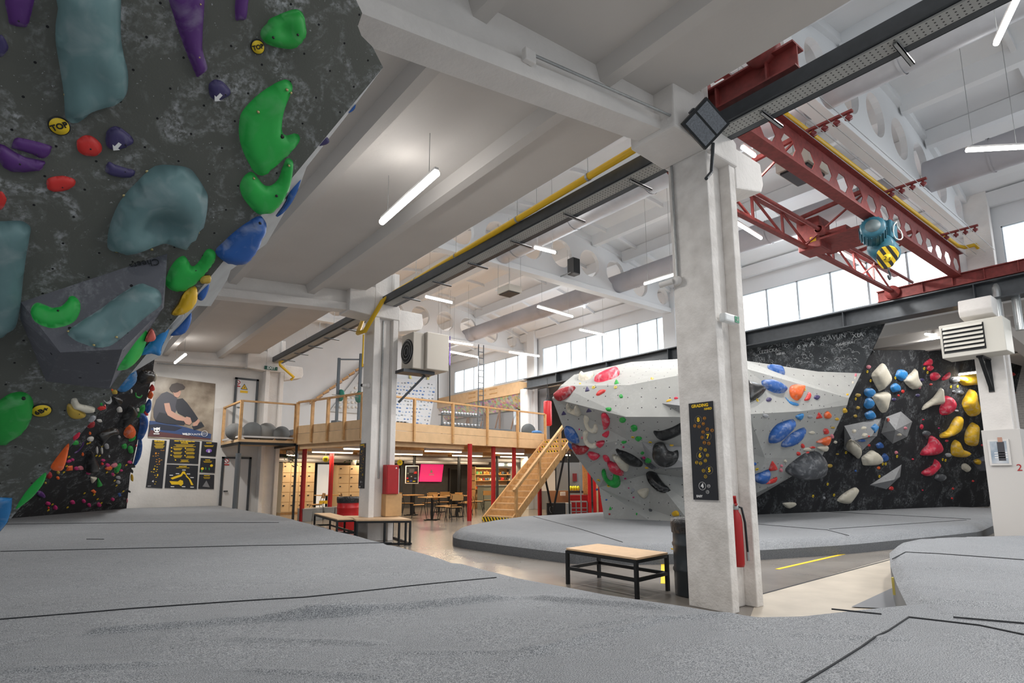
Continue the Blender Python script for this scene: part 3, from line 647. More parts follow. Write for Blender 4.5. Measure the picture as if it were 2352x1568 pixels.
def hold(c, outline, z=None, h=.3, dent=None, label=None, shape='big', pl=None, step=None, sm=3, name=None, bolts=(), screws=(), parent_lb=None, prof=.5):
    """outline: pixels on the wall; raised smoothly by h * size; dent=(x,y,r,depth) hollow"""
    if z: outline = [z(*p) for p in outline]; bolts = [z(*b) for b in bolts]; screws = [z(*b) for b in screws]; dent = (*z(dent[0], dent[1]), dent[2], dent[3]) if dent else None
    cx = sum(p[0] for p in outline)/len(outline); cy = sum(p[1] for p in outline)/len(outline)
    wall = None
    if pl is None:
        hh = castw(cx, cy)
        if hh is None:
            for dx, dy in ((-8, 4), (-20, 8), (-30, 0), (0, 20), (10, 0), (-50, 0)):
                hh = castw(cx+dx, cy+dy)
                if hh: break
        pl = Plane(hh[1], n=hh[2]); wall = hh[3]
    to = (CAM-pl.o).normalized(); k = pl.n.dot(to)
    if k < .35: 
        o = pl.hit(cx, cy) if k > .03 else pl.o
        nn = pl.n.copy()
        while nn.normalized().dot(to) < .35: nn = nn+to*.06
        pl = Plane(o, n=nn)
    lo = [Vector(pl.loc(pl.hit(*p))[:2]) for p in outline]
    if sm > 1: lo = smoothloop(lo, sm)
    xs = [p.x for p in lo]; ys = [p.y for p in lo]; W = max(xs)-min(xs); H = max(ys)-min(ys); size = min(W, H)
    area_ = abs(sum(a.x*b.y-b.x*a.y for a, b in zip(lo, lo[1:]+lo[:1])))/2; th = area_/max(W, H, .001)
    hgt = th*h*1.05; rr = th*prof
    ox, oy = (sum(xs)/len(xs), sum(ys)/len(ys)); lo = [(p.x-ox, p.y-oy) for p in lo]
    dl = None
    if dent: q = pl.loc(pl.hit(dent[0], dent[1])); dl = (q[0]-ox, q[1]-oy, dent[2]*th, dent[3]*hgt)
    def hf(d, x, y):
        k = min(1, d/rr); z_ = hgt*math.sqrt(max(0, 1-(1-k)**2))
        if dl: z_ -= dl[3]*math.exp(-((x-dl[0])**2+(y-dl[1])**2)/dl[2]**2)*k
        return z_
    st = step or max(th/7, .006)
    V, Fc = puff(lo, st, hf); V = [(x, y, z_-.004) for x, y, z_ in V]
    n = len(lo); base = len(V)
    V += [(x, y, -.03) for x, y in lo]   # skirt into the wall
    Fc += [(i, base+i, base+(i+1) % n, (i+1) % n) for i in range(n)]
    nm = name or ('climbing_hold')
    me = bpy.data.meshes.new(nm); me.from_pydata(V, [], Fc); me.update(); me.validate()
    ob = link(nm, me, hmat(c), None, True)
    P0 = pl.o+pl.u*(ox)+pl.v*(oy); ob.matrix_world = pl.mat(P0); ob.rotation_mode = 'XYZ'
    HOLDS.append(dict(o=ob, c=c, x=cx, y=cy, wall=wall, label=label, shape=shape, s=max(max(p[0] for p in outline)-min(p[0] for p in outline), max(p[1] for p in outline)-min(p[1] for p in outline))))
    def ztop_(lx, ly):
        b = min(V, key=lambda v: (v[0]-lx)**2+(v[1]-ly)**2); return max(b[2], 0)
    for bl, rad, mt_, nm2 in [(b, th*.045, BOLT, 'bolt_hole') for b in bolts]+[(b, th*.02+.002, SCREW, 'screw') for b in screws]:
        q = pl.loc(pl.hit(*bl)); lx, ly = q[0]-ox, q[1]-oy
        mb = MB().lathe((lx, ly, ztop_(lx, ly)-.01), [(rad, 0), (rad, .013), (.0001, .0135)], 10)
        m2 = bpy.data.meshes.new(nm2); m2.from_pydata([tuple(v) for v in mb.v], [], mb.f); m2.update(); link(nm2, m2, mt_, ob, True)
    return ob, pl
Za = lambda x, y: (x/2.6133, y/2.6133)
B_ = lambda **k: k
# --- the dark overhang
hold('t', [(355,-120),(730,-120),(730,0),(728,200),(745,330),(770,430),(768,540),(740,600),(700,625),(620,645),(560,670),(500,720),(455,745),(410,730),(388,690),(380,560),(355,400),(335,280),(330,150),(345,50)], Za, .42, (560,560,.5,.45), 'tall teal moulded volume running out of the top edge of the picture', prof=.42, screws=[(368,62),(372,352),(392,568)], name='moulded_volume')
hold('t', [(930,993),(1060,992),(1140,1010),(1185,1060),(1240,1150),(1250,1200),(1240,1290),(1200,1390),(1150,1460),(1080,1490),(1000,1465),(940,1480),(860,1505),(700,1513),(655,1500),(642,1470),(650,1380),(690,1260),(745,1170),(830,1080)], Za, .42, (960,1360,.38,1.1), 'teal scooped volume with a deep hollow in the middle of the overhang', prof=.45, screws=[(883,1030),(745,1175),(1060,1008),(700,1508),(910,1497),(1190,1395)], name='moulded_volume')
hold('t', [(-60,507),(0,507),(46,506),(63,513),(72,524),(68,550),(61,590),(56,627),(47,707),(36,752),(18,765),(0,772),(-60,772)], None, .35, None, 'teal moulded volume cut by the left edge of the picture', name='moulded_volume', screws=[(65,524)])
hold('p', [(1015,-60),(1215,-60),(1220,180),(1218,290),(1235,360),(1250,410),(1225,440),(1185,465),(1165,430),(1130,350),(1085,230),(1045,110)], Za, .35, None, 'long tapering purple hold hanging down from the top edge', screws=[(1193,14),(1187,332)])
hold('p', [(1418,-60),(1495,-60),(1490,30),(1480,115),(1440,122),(1410,115)], Za, .35, None, 'small dark purple hold at the top edge right of the long purple one', sm=2)
hold('p', [(30,-50),(215,-50),(210,0),(185,110),(165,160),(130,165),(60,150),(45,100)], Za, .35, None, 'chalky purple wedge hold in the very top left corner', sm=2, bolts=[(108,115)])
hold('n', [(0,205),(30,230),(52,275),(45,310),(0,345),(-40,280)], Za, .4, None, 'navy violet hold cut by the left edge near the top')
hold('g', [(1620,110),(1700,75),(1775,53),(1820,80),(1835,140),(1840,200),(1810,260),(1755,293),(1680,290),(1600,265),(1562,215),(1570,170),(1600,140)], Za, .42, (1690,158,.3,.5), 'round green hold with a crease, at the top beside a yellow tag', bolts=[(1765,188),(1620,205)])
hold('n', [(1255,500),(1290,475),(1340,490),(1385,545),(1370,580),(1300,605),(1262,580),(1250,540)], Za, .4, None, 'navy violet hold with a small white arrow below the long purple hold', bolts=[(1345,557)])
hold('G', [(1690,480),(1730,478),(1757,510),(1750,560),(1710,660),(1695,740),(1700,800),(1730,808),(1780,795),(1805,830),(1780,880),(1690,970),(1620,1030),(1575,1055),(1530,1040),(1490,980),(1450,890),(1432,810),(1432,740),(1450,670),(1520,590),(1610,520)], Za, .22, None, 'largest bright green hold, boot-shaped, on the right of the overhang', bolts=[(1680,803)], screws=[(1705,520),(1735,545),(1532,650)], prof=.3)
hold('G', [(1720,950),(1755,960),(1762,1010),(1745,1110),(1700,1210),(1640,1270),(1580,1287),(1540,1280),(1480,1220),(1445,1160),(1437,1110),(1460,1060),(1500,1028),(1530,1040),(1560,1080),(1590,1110),(1630,1110),(1670,1070),(1695,1000)], Za, .28, None, 'bright green bean hold just below the largest green hold', bolts=[(1644,1153)], screws=[(1512,1053),(1722,978)], prof=.35)
hold('n', [(655,770),(700,755),(760,790),(803,835),(790,870),(700,900),(650,890),(630,850),(635,800)], Za, .4, None, 'navy violet hold with a white arrow beside the round red hold', bolts=[(747,855)])
hold('r', [(470,830),(520,808),(570,825),(612,870),(612,910),(570,938),(510,935),(470,910),(457,860)], Za, .35, None, 'round red hold right of the lower yellow round tag', bolts=[(538,880)])
hold('p', [(85,830),(140,828),(300,870),(313,890),(290,940),(240,950),(190,925),(90,895),(65,890)], Za, .4, None, 'boxy purple hold above the purple ledge hold at left', sm=2, bolts=[(217,917)])
hold('p', [(0,860),(60,890),(150,940),(270,965),(262,1000),(230,1028),(60,1030),(0,980),(-40,920)], Za, .4, None, 'purple ledge hold with chalked rim at the left edge', sm=2, bolts=[(115,967)])
hold('n', [(650,968),(690,985),(770,1010),(815,1025),(790,1065),(700,1062),(628,1030)], Za, .4, None, 'slim navy violet wedge hold above the scooped teal volume', sm=2, bolts=[(748,1022)])
hold('r', [(285,1070),(370,1052),(440,1070),(458,1095),(430,1130),(350,1153),(290,1140),(277,1110)], Za, .35, None, 'oval red hold below the boxy purple hold', bolts=[(372,1114)])
hold('r', [(0,1145),(25,1160),(42,1195),(30,1235),(0,1262),(-30,1200)], Za, .35, None, 'chalky red hold cut by the left edge')
hold('G', [(945,58),(970,85),(985,110),(1005,108),(1035,70),(1060,30),(1090,25),(1112,50),(1105,90),(1060,150),(1000,210),(950,240),(900,245),(860,225),(850,190),(870,130),(905,80)], Zb, .28, None, 'bright green bean hold beside the upper corner of the grey volume', pl=W1, bolts=[(1003,127)], prof=.35)
hold('b', [(1540,1298),(1580,1310),(1602,1360),(1575,1420),(1545,1490),(1490,1560),(1430,1580),(1350,1572),(1290,1510),(1340,1450),(1430,1370)], Za, .5, None, 'large blue hold on the edge of the overhang above the dark panel', pl=W1, bolts=[(1545,1316)])
hold('G', [(190,300),(230,310),(265,325),(310,320),(345,290),(355,270),(385,268),(412,300),(415,340),(395,390),(350,420),(280,435),(220,425),(175,395),(155,350),(165,315)], Zb, .28, None, 'green crescent hold on the dark grey volume', bolts=[(310,350)], prof=.35)
hold('t', [(710,205),(770,215),(820,240),(833,280),(825,320),(760,370),(680,440),(620,490),(560,530),(480,532),(400,505),(360,480),(347,455),(380,420),(520,330),(600,270)], Zb, .35, (560,430,.45,.5), 'teal leaf-shaped hold on the dark grey volume', screws=[(608,485),(492,525),(362,455)], name='moulded_volume')
hold('G', [(750,430),(752,470),(720,560),(670,620),(625,650),(607,645),(620,580),(660,500),(710,450)], Zb, .25, None, 'green leaf hold on the right flank of the dark grey volume')
hold('g', [(0,800),(60,765),(120,760),(165,790),(175,850),(150,930),(90,990),(0,1037),(-60,980),(-60,850)], Zb, .3, None, 'big green oval hold at the left edge below the dark grey volume', bolts=[(118,775)])
hold('Y', [(350,820),(400,840),(440,870),(440,885),(400,897),(360,890),(343,860)], Zb, .5, None, 'mustard yellow base hold under the ivory horn on the overhang', bolts=[(405,862)])
hold('i', [(365,800),(395,793),(410,820),(450,830),(487,840),(485,860),(440,865),(400,850),(370,840)], Zb, .6, None, 'ivory horn hold sitting above the mustard hold')
hold('o', [(355,1022),(350,1080),(330,1150),(300,1165),(258,1150),(300,1085)], Zb, .4, None, 'chalky orange triangular hold on the lower edge of the overhang', pl=W1)
hold('G', [(237,1172),(228,1225),(170,1300),(78,1367),(120,1290),(175,1225)], Zb, .3, None, 'long green and chalk-white spike hold on the lower edge of the overhang', pl=W1)
hold('B', [(-30,1300),(0,1302),(65,1305),(60,1370),(40,1430),(0,1480),(-30,1460)], Zb, .3, None, 'blue rough hold in the corner just above the mat at far left', pl=W1, sm=1)
# flank
def flank(c, o, z, lb, h=.4, **k): return hold(c, o, z, h, None, lb, pl=W2F, **k)
W2F = Plane(W2.hit(560, 660), n=(W2.n*.3+(CAM-W2.hit(560, 660)).normalized()*.7))
def fl2(px, py): P = W2.hit(px, py); return Plane(P, n=(W2.n*.25+(CAM-P).normalized()*.75))
for c, o, z, lb, h in (
  ('b', [(2135,620),(2130,655),(2100,678),(2080,675),(2110,640)], Za, 'small blue hold highest on the flank of the overhang', .4),
  ('n', [(1950,810),(1978,845),(1960,868),(1900,878),(1925,840)], Za, 'small navy violet hold on the flank of the overhang', .4),
  ('b', [(1840,955),(1830,1000),(1790,1140),(1750,1220),(1700,1280),(1660,1300),(1720,1210),(1750,1080),(1765,1030)], Za, 'long blue strip hold on the flank beside the green bean hold', .3),
  ('y', [(1003,215),(1018,260),(1000,320),(950,360),(885,365),(920,310),(950,250)], Zb, 'yellow dome hold on the flank of the overhang', .6),
  ('b', [(1075,190),(1072,240),(1045,290),(1015,280),(1010,220)], Zb, 'blue ball-like hold beside the yellow dome hold', .5),
  ('Y', [(1085,165),(1082,200),(1040,205),(1030,185),(1050,165)], Zb, 'small mustard hold above the blue ball-like hold', .5),
  ('b', [(985,350),(980,410),(950,460),(905,472),(865,468),(900,420),(950,370)], Zb, 'shiny blue dome hold hanging below the yellow dome', .6),
  ('e', [(950,360),(940,390),(900,430),(870,440),(880,400),(900,370)], Zb, 'pale grey chalked hold between the two blue domes', .4),
  ('B', [(890,365),(870,450),(835,530),(825,575),(780,565),(715,575),(750,530),(800,470),(830,410)], Zb, 'large blue wing-shaped volume on the flank above the small green holds', .35),
  ('c', [(785,437),(803,480),(790,500),(748,503),(760,465)], Zb, 'chalky coral triangular hold beside the green leaf hold', .4)):
    q = z(*o[0]) if False else z(sum(p[0] for p in o)/len(o), sum(p[1] for p in o)/len(o))
    hold(c, o, z, h, None, lb, pl=fl2(*q))
q = Zb(1120, 230); fp = Plane(W2.hit(*q)+Vector((0, .5, 0)), n=(CAM-W2.hit(*q)).normalized()+Vector((.5, 0, 0)))
dp = [fp.hit(*Zb(*p)) for p in ((1195, 120), (1135, 230), (1085, 320), (1000, 315), (960, 250), (1040, 150))]
panel('dark_panel', dp, VOLG, 'dark grey angular panel at the end of the flank, seen against the white ceiling', cat='climbing wall', th=.06)

def tplate(px, py, w_, h_, s, lb, pl=None, half=False):
    hh = castw(px, py); P = pl or Plane(hh[1], n=hh[2]); c = P.hit(px, py, off=.004)
    e = P.hit(px+w_/2, py, off=.004)
    R = max((e-c).length, (P.hit(px, py-h_/2, off=.004)-c).length)*.97
    r = empty('route_tag', c, lb, 'tag', 'route tags on the climbing walls'); M = P.mat(c)
    b = MB(); b.lathe((0, 0, 0), [(R, 0), (R, .006), (.0001, .006)], 28); b.v = [M@v for v in b.v]; b.build('tag_rim', BLACKM, r)
    b = MB(); b.lathe((0, 0, .003), [(R*.9, 0), (R*.9, .005), (.0001, .005)], 28); b.v = [M@v for v in b.v]; b.build('tag_face', mat('tag_signal_yellow', (.78, .55, .02), .5), r)
    text(s, R*.85, M@Matrix.Translation((0, 0, .01)), BLACKM, r, 'lettering', bold=R*.025); return r
tplate(*Za(355, 755), 45, 43, 'TOP', 'round yellow TOP tag below the tall teal volume')
tplate(*Za(1546, 280), 26, 35, 'TOP', 'round yellow TOP tag beside the round green hold')
tplate(*Zb(213, 855), 36, 30, '6B+', 'rounded yellow 6B+ tag beside the big green oval hold')
# white arrows on the two navy holds
for x, y in ((700, 880), (1308, 585)):
    P = W1; c = P.hit(*Za(x, y), off=.03); M = P.mat(c); m = MB()
    s = .016; pts = [(-1.6, 0), (-.2, 1.2), (-.2, .5), (1.6, .5), (1.6, -.5), (-.2, -.5), (-.2, -1.2)]
    m.prism([M@Matrix.Rotation(.5, 4, 'Z')@Vector((a*s, b*s, 0)) for a, b in pts], P.n*.004)
    ar = m.build('direction_arrow', mat('white_sticker', (.75, .75, .75), .6)); tag(ar, 'white arrow sticker on the navy hold '+('beside the round red hold' if x < 1000 else 'below the long purple hold'), 'sticker')

# --- lists of holds: colour, outline (in the zoomed crop's pixels)
def small(z, lst, names=None):
    for it in lst:
        c, x, y, w_, h_ = it[:5]; rot = math.radians(it[5]) if len(it) > 5 else 0; sh = it[6] if len(it) > 6 else 'e'
        if sh == 'e': n = 9; pts = [(math.cos(2*math.pi*k/n)*.5*(1+.12*math.sin(3*k+x)), math.sin(2*math.pi*k/n)*.5*(1+.1*math.cos(2*k+y))) for k in range(n)]; s_ = 2
        elif sh == 't': pts = [(-.5, .4), (-.3, .5), (.5, .35), (.5, .15), (.05, -.5), (-.15, -.45)]; s_ = 2
        elif sh == 'q': pts = [(-.5, -.1), (0, -.5), (.5, 0), (.1, .5)]; s_ = 1
        elif sh == 'c': pts = [(-.5, -.3), (-.35, -.3), (-.2, .1), (.2, .1), (.35, -.3), (.5, -.3), (.35, .3), (0, .5), (-.35, .3)]; s_ = 2
        cr, sr = math.cos(rot), math.sin(rot)
        o = [(x+(px*w_*cr-py*h_*sr), y+(px*w_*sr+py*h_*cr)) for px, py in pts]
        hold(c, o, z, .38, None, None, shape={'e': 'round', 't': 'triangular', 'q': 'angular', 'c': 'crescent'}[sh], sm=s_, step=None)
TAGS = []
def tags(z, lst, r=9):
    for x, y in lst:
        px, py = z(x, y); hh = castw(px, py)
        if not hh: continue
        P = Plane(hh[1], n=hh[2]); c = P.hit(px, py, off=.004); R = r/ z_scale(z)
        rad = R*(hh[1]-CAM).dot(fw)/F; M = P.mat(c)
        mb = MB().lathe((0, 0, 0), [(rad, 0), (rad, .01), (.0001, .012)], 14); me = bpy.data.meshes.new('route_tag'); me.from_pydata([tuple(v) for v in mb.v], [], mb.f); me.update()
        o = link('route_tag', me, mat('tag_signal_yellow', (.78, .55, .02), .5)); o.matrix_world = M
        m2 = MB(); m2.box((-rad*.6, -rad*.22, .011), (rad*.6, rad*.22, .014)); 
        me2 = bpy.data.meshes.new('printed_word'); me2.from_pydata([tuple(v) for v in m2.v], [], m2.f); me2.update(); link('printed_word', me2, BLACKM, o)
        TAGS.append(dict(o=o, x=px, y=py, wall=hh[3]))
def z_scale(z): return 1./(z(1, 0)[0]-z(0, 0)[0])
Zg = lambda x, y: (80+x/4.48, 850+y/4.48)
big = lambda z, l: [hold(a[0], a[1], z, a[2], None, a[3], pl=(a[4] if len(a) > 4 else None), prof=(a[5] if len(a) > 5 else .5)) for a in l]
big(Zg, [('k', [(985,345),(1045,410),(1030,450),(940,550),(870,590),(890,490),(930,430)], .5, 'black spiky hold in the upper middle of the left black wall'),
 ('k', [(1100,0),(1220,10),(1190,100),(1070,130),(1055,110)], .5, 'highest black hold on the left black wall'),
 ('k', [(640,655),(800,590),(855,610),(830,650),(750,665),(660,780),(640,720)], .5, 'black boat-shaped hold with a chalked rim'),
 ('k', [(560,805),(600,850),(650,970),(620,1030),(510,1040),(540,850)], .5, 'black fin hold in the middle of the left black wall'),
 ('k', [(800,270),(900,300),(880,350),(840,350)], .5, 'small black hold under the blue volume'),
 ('o', [(975,555),(1030,600),(1020,660),(960,700),(915,670),(920,620)], .4, 'orange pinched hold right of the black spiky hold'),
 ('b', [(1075,430),(1140,460),(1150,540),(1110,650),(1050,710),(1080,560)], .6, 'big blue dome on the right edge of the left black wall', WB),
 ('b', [(1080,680),(1100,760),(1080,880),(1020,980),(1030,930),(1060,800)], .6, 'long blue hold on the right edge of the left black wall', WB),
 ('b', [(1190,300),(1185,390),(1140,440),(1150,350)], .6, 'narrow blue hold on the right edge beside the poster', WB),
 ('r', [(1215,150),(1230,190),(1195,215),(1185,190)], .5, 'red hold on the right edge next to the poster corner', WB),
 ('o', [(1190,215),(1215,240),(1190,290),(1165,280)], .5, 'orange hold on the right edge next to the poster', WB),
 ('i', [(1225,20),(1255,50),(1245,90),(1215,115),(1210,70)], .5, 'ivory and yellow round hold at the top of the right edge', WB),
 ('B', [(850,160),(900,90),(1000,0),(1045,0),(1040,100),(960,190),(880,225),(830,180)], .3, 'blue volume at the top of the left black wall', WB)])
small(Zg, [('g',1065,260,80,60,20,'c'),('w',870,405,60,60,-40),('g',1100,400,50,110,25),('w',1060,405,35,40),('g',1070,460,30,60,30),('g',1000,700,90,40,-40),('g',920,780,60,50,-40),('g',985,812,60,80),
 ('r',1148,445,40,50),('w',665,518,60,35,5),('w',572,705,75,50,-25),('o',567,648,25,35),('R',575,555,100,60,-40),('e',590,500,100,60,-40),('r',690,390,100,45,-10),('w',755,310,90,90,-30,'c'),('g',685,350,40,40),('Y',822,225,70,55),('o',797,205,35,40),
 ('q',430,680,110,50,-45),('g',408,745,90,50,-15),('p',460,800,160,30,-50,'c'),('m',350,935,60,30,-20),('m',385,920,40,30),('o',357,1010,90,70,-45,'q'),('m',425,1010,50,40),('P',470,1005,70,45),('m',548,1058,45,35),('m',700,925,45,30),('r',693,962,30,30),('m',748,975,50,40),('o',760,1005,80,40,-20),('P',815,975,80,40,-30),('g',850,1005,110,50,-55),('m',888,1030,35,25),('m',803,1070,35,35),
 ('i',595,1118,75,55,-40,'t'),('g',660,1155,55,90,-10,'t'),('e',858,1103,50,35),('e',858,1150,45,40),('b',870,1280,45,45,20,'q'),('o',603,1247,60,50,0,'q'),('m',388,1357,55,45),('m',503,1345,42,42),('m',558,1385,42,42),('m',660,1382,48,48),('m',800,1327,38,38),('m',135,1370,55,40),('m',210,1413,45,50),('r',140,1415,22,30),('k',757,1375,60,30),('k',912,1320,40,30),('R',140,1075,70,80),('o',237,1107,38,35),('p',60,1275,110,60,35),('Y',240,1050,35,35),('m',975,945,50,35),('k',1005,985,60,40),('k',1000,1040,25,40),('y',1003,1110,25,70),('P',950,1340,15,50),('e',740,780,50,60),('w',640,820,25,80),('w',690,825,25,70),('o',492,865,25,40),
 ('e',868,685,30,30),('e',765,885,20,30),('e',660,1010,25,20),('w',995,215,20,45),('g',960,540,30,25),('k',975,1250,24,20),('r',1043,775,18,24),('Y',110,1158,24,24)])
tags(Zg, [(540,755),(565,745),(690,780),(632,878),(665,880),(350,890),(325,985),(297,1050),(740,1050),(780,1020),(815,1080),(850,1050),(940,975),(1040,845),(510,1265),(610,1280),(645,1325),(685,1365),(335,1410),(180,1380),(138,1440),(840,1185),(820,1135),(910,1245)], 11)
# --- boulder, left of the column
big(Zc, [('q', [(360,270),(400,245),(480,215),(520,203),(530,215),(510,250),(450,285),(400,297),(370,290)], .5, 'long red tongue-shaped hold at the top of the boulder'),
 ('R', [(93,375),(110,350),(160,320),(229,308),(222,340),(190,380),(150,403),(110,400)], .5, 'dark red half-moon hold at the left tip of the boulder'),
 ('r', [(372,365),(400,335),(437,333),(430,350),(390,372)], .4, 'small red leaf hold below the long red tongue'),
 ('i', [(258,240),(285,225),(310,240),(358,222),(340,262),(300,280),(262,275)], .5, 'ivory shell pair of holds at the top left of the boulder'),
 ('i', [(180,420),(195,425),(205,455),(225,460),(235,435),(250,435),(270,475),(275,500),(255,495),(215,480),(185,465)], .5, 'ivory horn hold below the dark red half-moon'),
 ('i', [(295,500),(320,498),(330,520),(320,560),(340,590),(355,580),(360,560),(375,560),(387,590),(375,620),(340,615),(310,590),(293,545)], .5, 'ivory C-shaped hold, upper one of two'),
 ('i', [(290,610),(310,602),(322,620),(315,660),(340,690),(370,680),(380,700),(375,720),(340,720),(300,690),(288,650)], .5, 'ivory C-shaped hold, lower one of two'),
 ('q', [(410,490),(440,487),(465,530),(460,570),(440,592),(425,580),(415,530)], .5, 'chalky red pinch hold right of the upper ivory C-shape'),
 ('q', [(412,630),(455,602),(460,625),(445,650)], .5, 'small red wedge hold right of the lower ivory C-shape'),
 ('q', [(372,685),(425,675),(425,695),(405,712),(385,705)], .5, 'small red wedge hold touching the lower ivory C-shape'),
 ('b', [(167,580),(185,572),(220,585),(250,630),(263,670),(258,688),(225,680),(185,655),(168,620)], .5, 'big glossy blue disc on the left edge of the boulder'),
 ('b', [(190,680),(215,700),(225,725),(205,725),(188,700)], .4, 'blue sliver hold just under the glossy blue disc'),
 ('R', [(212,693),(260,710),(325,705),(320,735),(285,752),(240,745),(220,720)], .5, 'dark red bowl hold below the blue disc'),
 ('q', [(317,745),(350,743),(400,765),(385,785),(355,790),(325,770)], .5, 'red pebble hold right of the dark red bowl'),
 ('q', [(420,765),(450,770),(465,800),(445,808),(425,790)], .5, 'chalky red hold left of the ivory slab on the boulder'),
 ('q', [(450,815),(500,815),(540,850),(558,885),(530,888),(480,875),(455,850)], .5, 'red angular hold under the ivory slab on the boulder'),
 ('i', [(480,770),(530,775),(580,810),(592,845),(570,862),(530,850),(500,810)], .5, 'ivory slab hold under the upper black blade'),
 ('k', [(505,735),(550,735),(620,765),(680,810),(680,830),(640,835),(590,825),(540,790)], .35, 'glossy black blade hold, left one on the boulder'),
 ('G', [(430,865),(440,890),(455,925),(480,930),(490,885),(515,885),(535,930),(538,985),(500,985),(440,950),(415,910),(412,875)], .35, 'green boot-shaped hold low on the boulder'),
 ('i', [(648,1000),(720,985),(718,1030),(695,1055),(665,1035)], .5, 'ivory triangular hold low on the boulder'),
 ('k', [(765,690),(820,685),(845,730),(880,745),(915,735),(918,790),(890,830),(840,848),(790,835),(750,790),(748,730)], .4, 'kidney-shaped glossy black hold beside the grading board'),
 ('k', [(757,605),(800,605),(880,580),(945,545),(975,540),(960,600),(890,640),(830,658),(790,650),(762,630)], .4, 'glossy black curved hold above the kidney-shaped one'),
 ('k', [(710,865),(735,850),(770,850),(785,900),(820,950),(862,990),(855,1010),(810,1012),(760,985),(720,940),(707,895)], .4, 'glossy black boomerang hold below the kidney-shaped one'),
 ('d', [(668,778),(720,810),(790,845),(780,852),(740,850),(690,815)], .4, 'dark grey blade hold left of the kidney-shaped black hold')])
small(Zc, [('g',510,282,35,35,0,'t'),('y',267,292,15,12),('n',315,328,30,35,0,'t'),('g',540,376,28,28),('g',457,461,42,28),('g',550,532,45,35,20),('y',747,260,25,20),('y',858,405,40,20,-20),('q',905,388,30,18),('n',158,488,32,28,0,'t'),('n',325,469,35,25,0,'t'),
 ('g',627,585,48,42),('g',655,655,45,30),('g',558,680,35,20),('g',681,752,25,20),('g',725,800,50,35),('w',505,688,14,14),('m',555,713,14,14),('m',262,595,12,12),('P',280,652,14,20),('m',567,922,16,12),('m',590,985,12,10),('e',617,1000,25,30),('b',377,995,14,14),('b',442,1063,16,12),('g',468,1120,20,25,0,'t'),('R',463,1158,16,14),('m',622,1047,14,12),('g',643,1157,12,18),('d',735,1132,26,20),('y',903,1155,52,40),('y',710,850,28,12),('m',690,783,24,18),('y',875,700,28,16),('e',580,705,40,20,30)])
tags(Zc, [(357,316),(503,316),(617,647),(733,682),(390,932),(457,968)], 11)
# --- boulder, right of the column
big(Zd, [('b', [(175,445),(265,458),(283,515),(200,485)], .4, 'faceted blue hold at the top right of the boulder'),
 ('k', [(20,530),(42,545),(100,560),(155,595),(150,625),(80,678),(25,675)], .35, 'glossy black slab just right of the front column'),
 ('b', [(133,560),(145,540),(200,535),(260,560),(292,590),(290,615),(260,625),(200,620),(150,590)], .45, 'big glossy blue oval at the top right of the boulder'),
 ('o', [(315,590),(350,568),(400,575),(402,605),(380,660),(362,672),(325,645)], .5, 'orange funnel hold with a hollow knob'),
 ('r', [(440,615),(455,640),(440,670),(410,670),(425,645)], .4, 'small red fin hold right of the orange funnel'),
 ('B', [(287,645),(320,672),(375,690),(372,705),(320,695)], .3, 'thin blue rail hold under the orange funnel'),
 ('B', [(350,768),(405,753),(395,790),(375,795)], .4, 'blue and white triangular hold in the middle right of the boulder'),
 ('b', [(330,790),(343,800),(335,830),(290,880),(235,930),(195,945),(182,930),(190,880),(240,820)], .4, 'long slanting blue hold, upper left one of two'),
 ('b', [(405,843),(413,860),(390,910),(340,955),(280,970),(262,960),(275,930),(330,880)], .4, 'long slanting blue hold, lower right one of two'),
 ('o', [(487,935),(575,898),(565,945),(545,960),(520,945)], .5, 'orange-red angular hold on the right edge of the boulder'),
 ('i', [(490,970),(560,960),(555,990),(530,998)], .5, 'ivory hold below the orange-red angular hold'),
 ('b', [(90,1160),(180,1112),(180,1150),(150,1190),(110,1198)], .5, 'dark blue shell hold low on the boulder beside the column'),
 ('r', [(160,1200),(235,1160),(225,1190),(190,1205)], .4, 'red sliver hold at the bottom of the boulder'),
 ('d', [(290,1110),(340,1060),(420,1010),(500,1000),(525,1040),(500,1110),(440,1150),(360,1160),(310,1145)], .6, 'large smooth dark grey dome volume at the lower right of the boulder')])
small(Zd, [('n',183,665,35,30),('n',492,650,38,32),('e',163,768,40,25),('e',450,773,38,22),('r',507,768,38,40,0,'t'),('o',560,765,45,50),('i',460,877,40,22),('r',552,868,38,38),('P',590,900,25,30),('r',402,962,25,30),('r',465,972,40,15),('r',375,1012,30,25),('r',440,1013,42,32),('i',430,985,50,25),
 ('r',210,1092,55,60,0,'t'),('b',90,1078,30,20),('P',262,1118,25,25),('P',265,1090,20,20),('i',290,1060,20,20),('r',405,1125,30,40),('P',743,507,16,22),('i',725,555,14,18),('y',690,632,18,14),('y',672,735,30,35),('y',622,790,28,20),('Y',595,845,30,15),('i',740,527,12,14)])
tags(Zd, [(413,598),(110,668),(108,1112)], 11)
